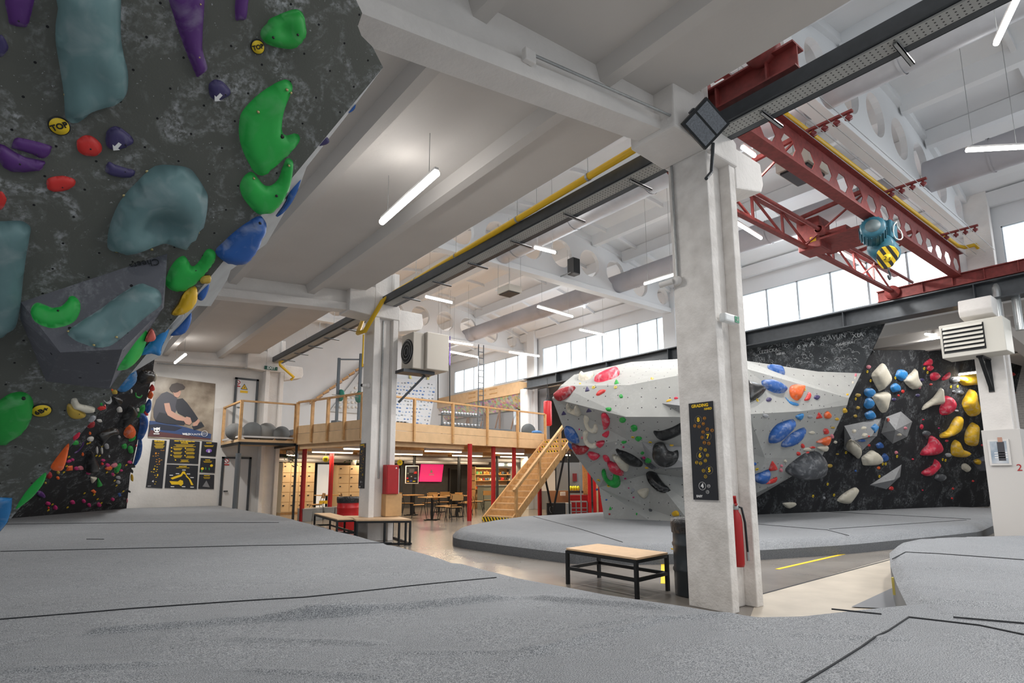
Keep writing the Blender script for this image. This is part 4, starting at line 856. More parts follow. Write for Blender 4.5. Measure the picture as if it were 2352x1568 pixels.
# --- black wall on the right
big(Zd, [('i', [(912,430),(930,455),(963,535),(900,610),(885,600),(843,515),(870,470)], .35, 'large ivory diamond hold at the top left of the right black wall'),
 ('i', [(850,635),(950,615),(945,680),(925,745),(900,740),(870,690)], .4, 'ivory triangular hold under the ivory diamond', None),
 ('i', [(1125,465),(1135,520),(1160,570),(1110,600),(1050,545),(1070,515),(1100,490)], .4, 'ivory pointed hold right of the top blue hold'),
 ('i', [(1290,587),(1302,640),(1300,690),(1230,705),(1170,732),(1180,700),(1240,650)], .4, 'long ivory claw hold touching the big red hold'),
 ('i', [(715,925),(780,975),(778,1010),(750,1033),(710,1005),(680,965)], .5, 'ivory rounded hold on the bottom corner of the left grey volume'),
 ('i', [(780,1035),(810,1012),(840,990),(870,1000),(900,1035),(885,1080),(800,1088),(785,1070)], .5, 'ivory bowl hold in the lower middle of the right black wall'),
 ('i', [(735,1228),(757,1250),(720,1310),(690,1335),(623,1315),(660,1270)], .35, 'ivory wing hold low on the right black wall'),
 ('i', [(275,1328),(350,1325),(355,1345),(315,1365),(285,1350)], .4, 'lowest ivory hold, close to the mat and the column'),
 ('q', [(1175,440),(1222,400),(1230,430),(1215,448)], .5, 'topmost red wedge hold on the right black wall'),
 ('q', [(1222,500),(1260,488),(1278,515),(1250,543),(1225,535)], .5, 'red cupped hold near the top of the right black wall'),
 ('q', [(1297,525),(1345,487),(1340,525),(1305,543)], .4, 'red sickle hold left of the dark grey knob'),
 ('q', [(1310,645),(1340,643),(1363,680),(1350,735),(1310,765),(1285,755),(1280,720),(1300,680)], .5, 'big red hold right of the long ivory claw'),
 ('q', [(1215,905),(1240,900),(1280,955),(1275,1000),(1240,1020),(1160,1022),(1170,985),(1205,950)], .5, 'big red fin hold in the lower middle of the right black wall'),
 ('q', [(1250,1045),(1278,1080),(1265,1110),(1215,1155),(1170,1145),(1170,1125),(1235,1085)], .5, 'long red hold below the red fin hold'),
 ('y', [(1405,520),(1450,505),(1515,498),(1560,500),(1560,570),(1515,570),(1440,575),(1405,550)], .5, 'yellow log hold running behind the heater column'),
 ('y', [(1470,600),(1490,605),(1500,660),(1517,720),(1495,770),(1460,760),(1425,690),(1450,635)], .5, 'yellow drop-shaped hold, highest of the upright ones'),
 ('y', [(1390,773),(1415,780),(1400,860),(1350,900),(1290,912),(1285,885),(1330,860),(1365,800)], .5, 'yellow banana-shaped hold left of the yellow upright oval'),
 ('y', [(1495,810),(1512,840),(1500,950),(1480,962),(1445,940),(1445,880),(1470,830)], .5, 'yellow upright oval hold beside the heater column'),
 ('y', [(1375,925),(1395,930),(1420,980),(1468,1000),(1450,1030),(1410,1035),(1360,1020),(1355,960)], .5, 'yellow three-pointed hold, lowest of the yellow ones')])
small(Zd, [('B',1033,505,70,75),('B',830,618,70,62),('B',997,590,65,60),('B',825,690,60,75),('B',835,765,70,60),('b',897,960,50,42),('b',930,1037,40,55),('B',865,848,55,60,0,'q'),('i',733,868,28,25),('i',795,848,35,22),('i',800,893,35,28),('r',828,900,14,12),('b',780,928,55,20),('r',828,958,20,18),('c',950,795,16,28),('P',1060,848,28,20),('i',1020,890,35,18),
 ('q',1220,460,40,40),('d',1377,540,60,42),('d',1415,620,40,35),('d',1375,615,25,22),('d',1195,882,50,40),('e',1338,1020,38,28),('d',1285,1165,70,50),('Y',757,636,35,25),('Y',757,717,25,22),('Y',740,770,25,20),('Y',575,1090,35,25),('Y',625,1015,20,12),
 ('P',825,455,28,28),('n',1168,537,30,22),('n',1140,637,28,22),('n',988,663,28,22),('r',1045,612,20,25),('r',1018,638,15,15),('r',1227,567,20,15),('P',1153,588,18,18),('e',1393,737,25,15),('q',1177,793,14,10),('q',1165,838,20,35),('m',1278,848,12,12),('q',1328,930,22,15),('o',890,1103,22,20),('b',742,1123,14,14),('q',1110,1048,16,12),('r',970,1235,28,28),('r',1497,1188,16,14),('r',1368,1237,16,16),('r',1362,1300,14,14),('q',1173,1247,12,10),('i',1450,1100,50,60,-40),('y',1527,1065,50,30),('P',1003,1005,22,22),('q',1555,957,14,14),
 ('r',1747,502,44,25),('g',1820,500,24,40),('r',1718,590,22,60),('c',1790,615,40,30,-40,'c'),('c',1790,690,45,15,-45),('q',1785,845,15,50),('r',1822,1010,20,30),('i',612,938,22,20),('e',540,1296,16,20)])
tags(Zd, [(1183,465),(1205,490),(1355,582),(1398,580),(817,485),(838,543),(998,525),(742,660),(680,1005),(917,1078),(935,1078),(1302,1050),(1320,1055),(550,1110),(895,1158),(562,1208),(468,1285),(603,1278),(1008,1030),(1735,523),(1815,530)], 9)

# labels for the small holds: colour, shape and what they sit beside
anch = [(h['x'], h['y'], h['label']) for h in HOLDS if h['label']]
def relphrase(x, y, wall):
    best = sorted(anch, key=lambda a: (a[0]-x)**2+(a[1]-y)**2)[0]
    dx, dy = x-best[0], y-best[1]
    d = ('right of' if dx > 0 else 'left of') if abs(dx) > abs(dy) else ('below' if dy > 0 else 'above')
    return d, ' '.join(best[2].split()[:6])
def trim(s):
    ws = s.split()
    while ws[-1] in ('the', 'of', 'a', 'in', 'on', 'at', 'and', 'just', 'with', 'by', 'near', 'below', 'beside', 'under', 'to', 'above', 'out', 'close', 'running', 'right', 'left', 'one', 'touching', 'lower', 'upper', 'cut', 'next', 'behind', 'next', 'big'): ws.pop()
    return ' '.join(ws)
def autolabel(items, word):
    groups = {}
    for h in items:
        d, ph = relphrase(h['x'], h['y'], h['wall']); h['key'] = (word(h), d, trim(ph)); groups.setdefault(h['key'], []).append(h)
    for k, g in groups.items():
        g.sort(key=lambda h: (h['y']))
        for i, h in enumerate(g):
            base = '%s, %s the %s' % k
            if len(g) > 1:
                o = ['first', 'second', 'third', 'fourth', 'fifth', 'sixth', 'seventh', 'eighth', 'ninth', 'tenth'][min(i, 9)]
                pos = ('highest' if i == 0 else 'lowest' if i == len(g)-1 else o+' from top')
                base += ', '+pos
            ws = base.split(); h['o']['label'] = ' '.join(ws[:16])
def wordh(h):
    n = HC[h['c']][0]; s = 'tiny' if h['s'] < 7 else 'small'; return '%s %s%s hold' % (s, n, '' if h['shape'] == 'round' else ' '+h['shape'])
for h in HOLDS:
    h['o']['category'] = 'climbing hold'
    if h['label']: h['o']['label'] = h['label']
autolabel([h for h in HOLDS if not h['label']], wordh)
for t in TAGS: t['o']['category'] = 'tag'; t['o']['group'] = 'small yellow route tags'
autolabel(TAGS, lambda h: 'small yellow tag')
for h in HOLDS:
    wl = h['wall'] or 'overhang'
    h['o']['group'] = 'holds on the grey boulder' if 'boulder' in wl else 'holds on the right black wall' if ('right' in wl or 'ivory' in wl) else 'holds on the left black wall' if 'corner' in wl else 'holds on the dark overhang'

# ================================================================ STEELWORK, PIPES, LAMPS
def rail(x, ya, yb, label, near=False):
    r = empty('crane_rail', (x, (ya+yb)/2, 5.3), label, 'crane rail')
    m = MB(); m.box((x-.11, ya, 5.31), (x+.11, yb, 5.33)); m.box((x-.11, ya, 5.33), (x-.098, yb, 5.45)); m.box((x-.11, ya, 5.45), (x+.11, yb, 5.465)); m.box((x-.03, ya, 5.465), (x+.03, yb, 5.5))
    for y in np.arange(ya+.3, yb, 2.1):
        m.box((x-.1, y, 5.33), (x+.1, y+.01, 5.45))
    m.build('i_beam', STEEL, r); return r
TRAY = wall_mat('perforated_galvanised_steel', (.42, .42, .40), .1, (.36, .36, .35), grid=.05, hole=(.05, .05, .05), hr=.17)
def tray_rail(ya, yb, label, lb2):
    rail(5.72, ya, yb, label, near=True)
    r = empty('cable_tray', (5.76, (ya+yb)/2, 5.3), lb2, 'cable tray')
    m = MB(); m.box((5.655, ya, 5.285), (5.86, yb, 5.29)); m.box((5.655, ya, 5.29), (5.66, yb, 5.305)); m.box((5.855, ya, 5.29), (5.86, yb, 5.31)); o = m.build('tray', TRAY, r); uvplanar(o)
    m = MB(); m.box((5.865, ya, 5.285), (5.96, yb, 5.295)); m.box((5.95, ya, 5.285), (5.96, yb, 5.42)); m.build('channel', STEEL, r)
    for y in np.arange(ya+.7, yb-.2, 1.28):
        m = MB(); m.box((5.70, y-.02, 5.25), (6.14, y+.02, 5.262)); m.box((5.70, y-.02, 5.25), (6.14, y-.014, 5.28)); m.box((5.70, y+.014, 5.25), (6.14, y+.02, 5.28)); m.build('bracket', GALV, r)
tray_rail(-3., 3.33, 'dark steel crane rail at the top right, nearest the camera', 'perforated cable tray with brackets along the nearest dark crane rail')
tray_rail(3.95, 11.85, 'dark steel crane rail between the front column and the second column', 'perforated cable tray under the crane rail between the first two columns')
tray_rail(12.45, 20.3, 'dark steel crane rail between the second column and the back column', 'perforated cable tray leading to the exit sign')
# far rail
r = empty('crane_rail', (16.3, 10, 5.3), 'long dark steel crane rail on the far side below the strip windows', 'crane rail')
m = MB(); m.box((16.08, -6, 5.24), (16.52, 19.5, 5.27)); m.box((16.28, -6, 5.27), (16.32, 19.5, 5.66)); m.box((16.08, -6, 5.66), (16.52, 19.5, 5.69)); m.box((16.27, -6, 5.69), (16.33, 19.5, 5.74))
for y in np.arange(-5, 19.4, 2.8): m.box((16.1, y, 5.27), (16.3, y+.02, 5.66))
m.build('i_beam', STEEL, r)

# yellow gas pipes
def pipe(pts, rr, label, m=YEL, clips=(), cat='pipe'):
    r = empty('gas_pipe' if m is YEL else 'conduit', pts[0], label, cat); MB().tube(pts, rr, 10).build('pipe', m, r)
    for c in clips:
        k = MB(); c = Vector(c); k.lathe(c-Vector((0, .02, 0)), [(rr+.008, 0), (rr+.008, .04)], 12, (0, 1, 0)); k.tube([c+Vector((0, 0, rr)), c+Vector((0, 0, .45))], .006, 5); k.build('pipe_hanger', GALV, r)
    return r
a = at(1458, 342, z=5.5); b = at(905, 672, z=5.5)
clips = [a.lerp(b, t) for t in (.12, .35, .62, .85)]
P2 = [a, b, at(878, 692, y=11.8), at(838, 760, y=11.8), at(822, 765, y=12.4), at(835, 730, y=12.6), at(800, 735, y=13.3)]
c2 = at(672, 812, y=20.2)
P2[-1] = Vector((5.42, 12.6, 5.35)); P2.append(Vector((5.42, 13.2, 5.42)))
pipe(P2[:5]+[at(833, 735, y=13.0)], .05, 'long yellow gas pipe under the low roof edge, bending down at the second column', clips=clips)
a = at(797, 734, z=5.5); b = at(672, 812, z=5.5)
pipe([a, b, at(642, 832, y=19.9), at(643, 838, y=19.9), at(675, 866, y=20.1), at(668, 872, y=20.1)], .045, 'yellow gas pipe bending over the green exit sign at the back', clips=[a.lerp(b, t) for t in (.2, .45, .7, .95)])
pipe([at(835, 768, y=11.8), at(834, 800, y=11.85), at(832, 842, y=11.85)], .018, 'thin yellow pipe dropping down the edge of the second column')
pipe([at(1804, 263, z=6.75), at(2200, 565, z=6.75), at(2215, 568, z=6.75), at(2240, 562, z=6.7), at(2252, 575, x=16.9), at(2255, 605, x=16.9)], .045, 'yellow pipe running across the hall above the red crane')
pipe([at(2278, 684, x=16.1), at(2284, 740, x=16.1)], .035, 'short yellow pipe behind the slatted heater')
pipe([Vector((5.52, 3.33, 5.2)), at(1238, 132, y=3.48), at(1210, 120, y=3.48)], .014, 'dark grey cable conduit clipped along the nearest roof beam', GALV, cat='conduit')
pipe([at(1542, 380, x=5.43), at(1556, 640, x=5.43)], .014, 'grey conduit running down the left edge of the front column to a camera', GALV, cat='conduit')
pipe([at(1638, 330, y=3.32), at(1634, 395, y=3.3), at(1622, 410, y=3.3)], .02, 'dark conduit hanging under the floodlight on the front column', STEEL, cat='conduit')
pipe([Vector((5.72, 12.0, 4.95)), Vector((5.72, 12.0, 1.35))], .02, 'grey conduit down the recess of the second column', GALV, cat='conduit')
pipe([at(360, 834, y=20.5), at(598, 849, y=20.5)], .02, 'grey conduit along the top of the wall with the posters', GALV, cat='conduit')
jb = empty('junction_box', at(1215, 130, y=3.45), 'small white junction box on the face of the nearest roof beam', 'junction box'); p_ = at(1215, 130, y=3.47); MB().box((p_.x-.06, 3.44, p_.z-.06), (p_.x+.06, 3.5, p_.z+.06)).build('box_body', CONC, jb, bevel=.01)
# big fabric air ducts
DUCT = mat('grey_fabric_duct', (.44, .43, .46), .7, noise=.12, nscale=1.5); DUCT2 = mat('silver_duct', (.52, .53, .56), .4, .3, noise=.1)
for x, z, y0, y1, rr, mm, l in ((14.0, 7.6, -3, 3.5, .33, DUCT, 'grey round air duct at the upper right, next to the strip windows'), (14.0, 7.6, 3.75, 21.0, .3, DUCT, 'long grey round air duct passing through the roof beams'), (9.1, 7.45, -3, 3.5, .34, DUCT2, 'silver round air duct above the nearest crane rail'), (9.2, 7.45, 3.8, 12.0, .3, DUCT2, 'silver round air duct ending at the second arched beam')):
    r = empty('air_duct', (x, y0, z), l, 'air duct'); MB().tube([(x, y0, z), (x, y1, z)], rr, 28).build('duct_body', mm, r)
    k = MB(); [k.lathe((x, y, z), [(rr+.015, 0), (rr+.015, .04)], 28, (0, 1, 0)) for y in np.arange(y0+1, y1, 2.2)]; k.build('duct_band', mm, r)
# suspended tube lamps (each is also a real light)
TUBEM = mat('glowing_tube', (1, .98, .95), .3, emit=14.)
def tube_lamp(a, b, label, drop=.9, watts=TUBE_W, rr=.032):
    a = Vector(a); b = Vector(b); c = (a+b)/2; r = empty('tube_lamp', c, label, 'lamp', 'suspended tube lamps')
    MB().tube([a, b], rr, 10).build('glowing_tube', TUBEM, r)
    h = MB().beam(a+Vector((0, 0, rr+.015)), b+Vector((0, 0, rr+.015)), .05, .03); h.build('housing', WHITE, r)
    for t in (.12, .88):
        q = a.lerp(b, t); MB().tube([q+Vector((0, 0, rr)), q+Vector((0, 0, drop))], .004, 5).build('hanging_wire', GALV, r)
    l = bpy.data.lights.new('tube_light', 'AREA'); l.shape = 'RECTANGLE'; l.size = (b-a).length; l.size_y = .12; l.energy = watts; l.color = (1, .97, .93)
    o = bpy.data.objects.new('tube_light', l); COL.objects.link(o); X = (b-a).normalized(); Z = Vector((0, 0, 1)); Y = Z.cross(X)
    o.matrix_world = Matrix.Translation(c-Vector((0, 0, rr+.03))) @ Matrix((X, Y, Z)).transposed().to_4x4()
    u = bpy.data.lights.new('tube_uplight', 'POINT'); u.energy = watts*.05; u.shadow_soft_size = .15; u.color = (1, .97, .93)
    o = bpy.data.objects.new('tube_uplight', u); COL.objects.link(o); o.location = c+Vector((0, 0, rr+.18))
tube_lamp(at(877, 510, z=4.8), at(1003, 397, z=4.8), 'brightest tube lamp, hanging from the low ceiling left of centre', .75, rr=.042)
tube_lamp(at(402, 833, z=4.75), at(426, 814, z=4.75), 'tube lamp hanging from the low ceiling in front of the posters', .7)
TL = [(1228, 568, 1275, 580, 'short-looking tube lamp by the arched beam above the loudspeaker'), (1235, 704, 1315, 727, 'tube lamp hanging below the loudspeaker beam'), (978, 681, 1038, 695, 'tube lamp just right of the second column top'), (1332, 757, 1393, 770, 'tube lamp in front of the middle strip window'),
 (1003, 780, 1085, 792, 'tube lamp above the mezzanine next to the fan heater'), (1170, 808, 1238, 818, 'tube lamp at the left end of the middle strip window'), (1035, 808, 1098, 820, 'tube lamp above the mezzanine, beyond the one by the fan heater'), (985, 830, 1023, 838, 'farthest tube lamp, low in the back corner of the high hall'),
 (1480, 652, 1550, 630, 'tube lamp pointing along the hall, left of the front column'), (1677, 503, 1748, 547, 'tube lamp right of the front column under the crane'), (1705, 338, 1733, 358, 'tube lamp peeping out beside the floodlight column'), (1918, 573, 1985, 610, 'tube lamp behind the yellow crane hook'),
 (2288, 100, 2335, 0, 'tube lamp in the top right corner'), (2220, 345, 2352, 338, 'tube lamp at the right edge of the picture')]
for x0_, y0_, x1_, y1_, l in TL:
    a = at(x0_, y0_, z=6.5); b = at(x1_, y1_, z=6.5); tube_lamp(a, b, l, 2.45)
tube_lamp(at(2126, 767, x=19.4), at(2168, 772, x=20.6), 'tube lamp over the black climbing wall left of the slatted heater', .5)
for p in ((-1.5, 12, 4.9), (3.3, -1.5, 5.0), (8.5, -3.5, 6.6), (13, -3.5, 6.6), (20.5, 1, 5.0), (-3, -3, 5.0), (23.5, 5, 4.7)):  # out-of-view lamps, added to give the foreground more light
    tube_lamp(p, (p[0], p[1]+1.5, p[2]), 'added unseen white tube lamp hanging outside the picture frame', .8 if p[2] < 5.5 else 2.3)

# ---- red travelling crane
cr = empty('travelling_crane', (11, 4, 6), 'red travelling crane spanning the high hall, with lattice girder and pierced girder', 'crane')
m = MB(); yg = 3.72; x = 6.1; h = .62; z0 = 5.98
while x < 16.5:
    p = .62; a_, c_, b_ = .08, .16, .2
    q = [(x, z0), (x+p, z0), (x+p, z0+h), (x, z0+h)]; hx = [(x+a_, z0+h/2), (x+b_, z0+h-c_), (x+p-b_, z0+h-c_), (x+p-a_, z0+h/2), (x+p-b_, z0+c_), (x+b_, z0+c_)]
    for poly in ([q[0], q[1], hx[4], hx[5]], [q[1], (x+p, z0+h/2), hx[3], hx[4]], [(x+p, z0+h/2), q[2], hx[2], hx[3]], [q[2], q[3], hx[1], hx[2]], [q[3], (x, z0+h/2), hx[0], hx[1]], [(x, z0+h/2), q[0], hx[5], hx[0]]):
        m.prism([(px_, yg-.006, pz_) for px_, pz_ in poly], (0, .012, 0))
    x += p
m.build('pierced_web', CRANE, cr)
m = MB(); m.box((6.0, yg-.1, z0-.02), (x, yg+.1, z0)); m.build('lower_flange', CRANE, cr)
m = MB(); m.box((6.0, yg-.1, z0+h), (x, yg+.1, z0+h+.02)); m.build('upper_flange', CRANE, cr)
# lattice girder: upper chord, lower chord, zigzag
yl = 5.05; m = MB(); m.box((6.0, yl-.05, 6.42), (16.6, yl+.05, 6.52)); m.build('upper_chord', CRANE, cr)
m = MB(); m.box((7.4, yl-.05, 5.92), (16.2, yl+.05, 5.98)); m.beam((6.2, yl, 6.45), (7.4, yl, 5.95), .06, .06); m.build('lower_chord', CRANE, cr)
m = MB(); k = 0; xx = 7.4
while xx < 16.0:
    m.beam((xx, yl, 5.95), (xx, yl, 6.44), .04, .04); m.beam((xx, yl, 6.44), (min(xx+1.1, 16.2), yl, 5.95), .035, .035); xx += 1.1
m.build('lattice', CRANE, cr)
m = MB(); m.tube([(6.2, 4.65, 6.12), (16.4, 4.65, 6.12)], .035, 8)
for xx in (8.5, 11.3, 14.2): m.lathe((xx, 4.65, 6.12), [(.07, 0), (.09, .03), (.09, .17), (.07, .2)], 12, (1, 0, 0))
m.build('drive_shaft', CRANE, cr)
m = MB()
for xx in (8.7, 11.4, 14.2): m = MB(); m.beam((xx, 3.7, 6.62), (xx, 5.05, 6.5), .06, .07); m.beam((xx, 3.75, 6.6), (xx+.2, 5.05, 6.0), .03, .03); m.build('cross_brace', CRANE, cr)
m = MB(); m.box((11.6, 3.95, 6.02), (12.6, 5.0, 6.06)); m.box((11.7, 4.3, 6.06), (12.3, 4.7, 6.2)); m.build('walkway_plate', CRANE, cr)
for x_, ya, yb, l in ((5.72, 2.4, 3.95, 'near'), (16.3, 1.7, 5.4, 'far')):
    m = MB(); zc0 = 5.55 if x_ < 10 else 5.75; m.box((x_-.08, ya, zc0), (x_+.14, yb, zc0+.02)); m.box((x_-.02, ya, zc0+.02), (x_+.0, yb, zc0+.26)); m.box((x_-.1, ya, zc0+.26), (x_+.14, yb, zc0+.28))
    for yy in np.arange(ya+.3, yb, .6): m.box((x_-.08, yy, zc0+.02), (x_+.12, yy+.02, zc0+.26))
    m.build('end_carriage', CRANE, cr)
    for yy in (ya+.35, yb-.35): MB().lathe((x_-.06, yy, 5.93), [(.0001, -.06), (.17, -.06), (.17, .1), (.0001, .1)], 18, (1, 0, 0)).build('wheel', CRANE, cr)
for xx in (8.75, 11.9, 15.1):
    b0 = MB(); b0.beam((xx, 3.72, 6.62), (xx, 3.62, 6.66), .05, .05); b0.beam((xx, 3.65, 6.66), (xx, 2.98, 6.66), .06, .035)
    o = b0.build('insulator_arm', CRANE, cr)
    for k in range(4): MB().lathe((xx, 3.55-k*.17, 6.52), [(.02, .12), (.02, .08), (.05, .07), (.055, .03), (.02, .02), (.015, 0)], 12).build('insulator', mat('maroon_insulator', (.2, .03, .03), .3), o)
for k in range(4):
    MB().tube([(6.4, 3.55-k*.17, 6.5), (16.6, 3.55-k*.17, 6.5)], .006, 5).build('bus_wire', GALV, cr)
cbx = empty('control_cabinet', at(1865, 545, y=4.8), 'red box-shaped control cabinet hanging from the lattice girder', 'cabinet'); q = at(1868, 545, y=5.0)
MB().box((q.x-.28, 4.75, q.z-.34), (q.x+.22, 5.2, q.z+.32)).build('cabinet_body', CRANE, cbx, bevel=.02)
MB().box((q.x-.285, 4.83, q.z-.2), (q.x-.28, 4.95, q.z-.1)).build('warning_sticker', YEL, cbx)
# hoist
BLU = mat('teal_blue_machine_paint', (.02, .13, .19), .45, noise=.3, nscale=14)
ho = empty('electric_hoist', at(2030, 540, y=3.72), 'teal blue electric hoist hanging from the pierced girder', 'hoist'); q = at(2022, 530, y=3.6)
m = MB(); m.lathe(q+Vector((-.34, 0, 0)), [(.0001, 0), (.17, 0), (.2, .04), (.2, .38), (.17, .42), (.0001, .42)], 22, (1, .35, -.15)); m.build('motor', BLU, ho)
k = MB(); ax = Vector((1, .35, -.15)).normalized()
for i in range(20):
    a_ = 2*math.pi*i/20; o1 = ax.orthogonal().normalized(); o2 = ax.cross(o1); d = o1*math.cos(a_)+o2*math.sin(a_); c0 = q+Vector((-.34, 0, 0))+ax*.06+d*.205; k.beam(c0, c0+ax*.3, .012, .03, d)
k.build('cooling_fins', BLU, ho)
g = MB().lathe(q+Vector((-.34, 0, 0))-ax*.012, [(.0001, 0), (.12, 0), (.12, .02)], 18, ax); g.build('fan_grille', mat('grille_grey', (.12, .16, .17), .5), ho)
m = MB(); m.lathe(q+Vector((.05, .05, -.25)), [(.0001, 0), (.19, 0), (.22, .05), (.22, .5), (.18, .55), (.0001, .55)], 22, (1, .1, -.05)); m.build('rope_drum', BLU, ho)
m = MB(); m.box((q.x+.2, q.y-.12, q.z-.1), (q.x+.5, q.y+.12, q.z+.25)); m.build('gearbox', BLU, ho, bevel=.03)
m = MB(); m.box((q.x-.1, 3.62, q.z+.16), (q.x+.35, 3.82, 5.99)); m.build('trolley', BLU, ho, bevel=.02)
m = MB(); c0 = q+Vector((.38, -.15, .1)); m.tube([c0+Vector((.17*math.cos(t), -.03*math.sin(t*2), -.22*math.sin(t) if math.sin(t) > 0 else -.1*math.sin(t))) for t in [k*math.pi/8 for k in range(17)]], .012, 6); m.build('cable_loop', mat('pale_cable', (.6, .62, .6), .5), ho)
for sx in (-.08, .1): 
    a_ = at(2040, 575, y=3.62); MB().tube([Vector((a_.x+sx, 3.62, q.z-.2)), Vector((a_.x+sx, 3.62, a_.z+.1))], .008, 5).build('hoist_rope', GALV, ho)
hk = at(2038, 592, y=3.55); hb = empty('hook_block', hk, 'yellow and black striped crane hook block marked 2 t', 'hook block')
HP = Plane(hk, n=(CAM-hk)); ol = [(-.17, .10), (-.12, .18), (0, .22), (.12, .18), (.17, .10), (.16, 0), (.1, -.14), (.03, -.2), (-.05, -.19), (-.13, -.1), (-.17, 0)]
M_ = HP.mat(hk); m = MB().prism([M_@Vector((a_, b_, 0)) for a_, b_ in ol], -HP.n*.1)
_m = bpy.data.materials.new('hazard_stripes'); _m.use_nodes = True; N = _m.node_tree.nodes; L = _m.node_tree.links
def hazard(mm, scale=1., rot=.8, ax='Object'):
    N = mm.node_tree.nodes; L = mm.node_tree.links; t = N.new('ShaderNodeTexCoord'); mp = N.new('ShaderNodeMapping'); mp.inputs['Rotation'].default_value = (0, rot, rot); wv = N.new('ShaderNodeTexWave'); wv.inputs['Scale'].default_value = scale
    L.new(t.outputs[ax], mp.inputs[0]); L.new(mp.outputs[0], wv.inputs[0]); g = N.new('ShaderNodeMath'); g.operation = 'GREATER_THAN'; g.inputs[1].default_value = .5; L.new(wv.outputs['Fac'], g.inputs[0])
    mx = N.new('ShaderNodeMix'); mx.data_type = 'RGBA'; mx.inputs[6].default_value = (.02, .02, .02, 1); mx.inputs[7].default_value = (.8, .55, .02, 1); L.new(g.outputs[0], mx.inputs[0]); L.new(mx.outputs[2], N['Principled BSDF'].inputs['Base Color'])
hazard(_m, 3.2); HAZ = _m
m.build('block_body', HAZ, hb, bevel=.02)
c = MB().lathe((0, 0, .002), [(.07, 0), (.07, .01), (.0001, .012)], 18); c.v = [M_@v for v in c.v]; c.build('label_disc', mat('tag_signal_yellow', (.78, .55, .02), .5), hb)
text('2 t', .1, M_@Matrix.Translation((0, -.01, .016)), BLACKM, hb)
hh_ = HP.hit(2042, 625); MB().tube([hk+Vector((0, 0, -.18)), hk+Vector((0, 0, -.26))]+[hk+Vector((.06*math.cos(t), 0, -.33+.07*math.sin(t))) for t in [1.5, .7, 0, -.8, -1.6, -2.4, -3.1]], .016, 8).build('hook', STEEL, hb)

# ---- small equipment in the air
def louvre_heater():
    c = at(2246, 786, x=15.6); r = empty('warm_air_heater', c, 'white slatted warm air heater on the far right column', 'heater')
    yb, ya = 3.98, 2.85; x0_, x1_ = 15.45, 16.1; z0_, z1_ = 3.95, 4.70
    MB().box((x0_, ya, z0_), (x1_, yb, z1_)).build('casing', mat('heater_white', (.66, .64, .58), .5), r, bevel=.015)
    MB().box((x0_-.012, ya+.33, z0_+.1), (x0_, yb-.05, z1_-.07)).build('vent_opening', BLACKM, r)
    for k in range(6):
        z_ = z0_+.15+k*.095; MB().prism([(x0_-.05, ya+.35, z_), (x0_-.05, yb-.07, z_), (x0_-.01, yb-.07, z_+.055), (x0_-.01, ya+.35, z_+.055)], (0, 0, .008)).build('louvre', mat('heater_white', (.66, .64, .58), .5), r)
    m = MB(); m.box((x0_+.2, 3.3, z0_-.04), (16.3, 3.42, z0_)); m.box((16.27, 3.31, z0_-.75), (16.3, 3.41, z0_)); m.beam((x0_+.25, 3.36, z0_-.03), (16.28, 3.36, z0_-.7), .07, .05); m.build('wall_bracket', BLACKM, r)
louvre_heater()
for x_, y_, l in ((16.2, 3.05, 'silver flue pipe rising from the slatted heater, nearer one'), (16.35, 2.75, 'silver flue pipe at the far right, bending behind the heater')):
    tag(MB().tube([(x_, y_, 4.5), (x_, y_, 5.2), (x_+.15, y_, 5.6)], .08, 14).build('flue_pipe', mat('shiny_flue', (.6, .62, .62), .3, .7), None), l, 'pipe')
fh = empty('fan_heater', (6.1, 11.6, 4.4), 'beige box fan heater mounted on the second column', 'heater')
HB = mat('heater_beige', (.50, .46, .40), .5)
MB().box((6.12, 11.3, 3.78), (6.42, 11.85, 4.62)).build('rear_casing', HB, fh, bevel=.02); MB().box((6.42, 11.2, 3.78), (7.0, 11.95, 4.64)).build('front_casing', HB, fh, bevel=.02)
MB().lathe((6.12, 11.58, 4.2), [(.0001, -.01), (.27, -.012), (.29, .0)], 24, (1, 0, 0)).build('fan', BLACKM, fh)
m = MB()
for k in range(3): m.tube([Vector((6.10, 11.58+(.09+.08*k)*math.cos(t), 4.2+(.09+.08*k)*math.sin(t))) for t in [j*math.pi/10 for j in range(21)]], .006, 5, False)
m.build('fan_guard', GALV, fh)
m = MB(); m.box((5.95, 11.4, 3.7), (6.75, 11.8, 3.77)); m.beam((6.03, 11.75, 3.05), (6.6, 11.6, 3.7), .06, .05); m.build('wall_bracket', STEEL, fh)
uh = empty('unit_heater', at(1170, 670, z=6.35), 'small beige ceiling heater with dark grille below the second arched beam', 'heater'); q = at(1170, 668, z=6.35)
MB().box((q.x-.22, q.y-.26, q.z-.08), (q.x+.22, q.y+.26, q.z+.1)).build('casing', HB, uh, bevel=.01); MB().box((q.x-.18, q.y-.22, q.z-.1), (q.x+.18, q.y+.22, q.z-.08)).build('grille', BLACKM, uh)
m = MB(); [m.tube([(q.x+a_, q.y+b_, q.z), (q.x+a_, q.y+b_, 8.3)], .005, 5) for a_ in (-.2, .2) for b_ in (-.24, .24)]; m.build('hanging_rods', GALV, uh)
uh2 = empty('unit_heater', at(1835, 390, z=6.8), 'beige ceiling heater seen behind the pierced crane girder', 'heater'); q = at(1842, 385, z=7.0)
MB().box((q.x-.4, q.y-.3, q.z-.12), (q.x+.4, q.y+.3, q.z+.15)).build('casing', HB, uh2, bevel=.01); MB().box((q.x-.34, q.y-.25, q.z-.16), (q.x+.34, q.y+.25, q.z-.12)).build('grille', BLACKM, uh2)
m = MB(); [m.tube([(q.x+a_, q.y, q.z), (q.x+a_, q.y, 8.9)], .006, 5) for a_ in (-.3, .3)]; m.build('hanging_rods', GALV, uh2)
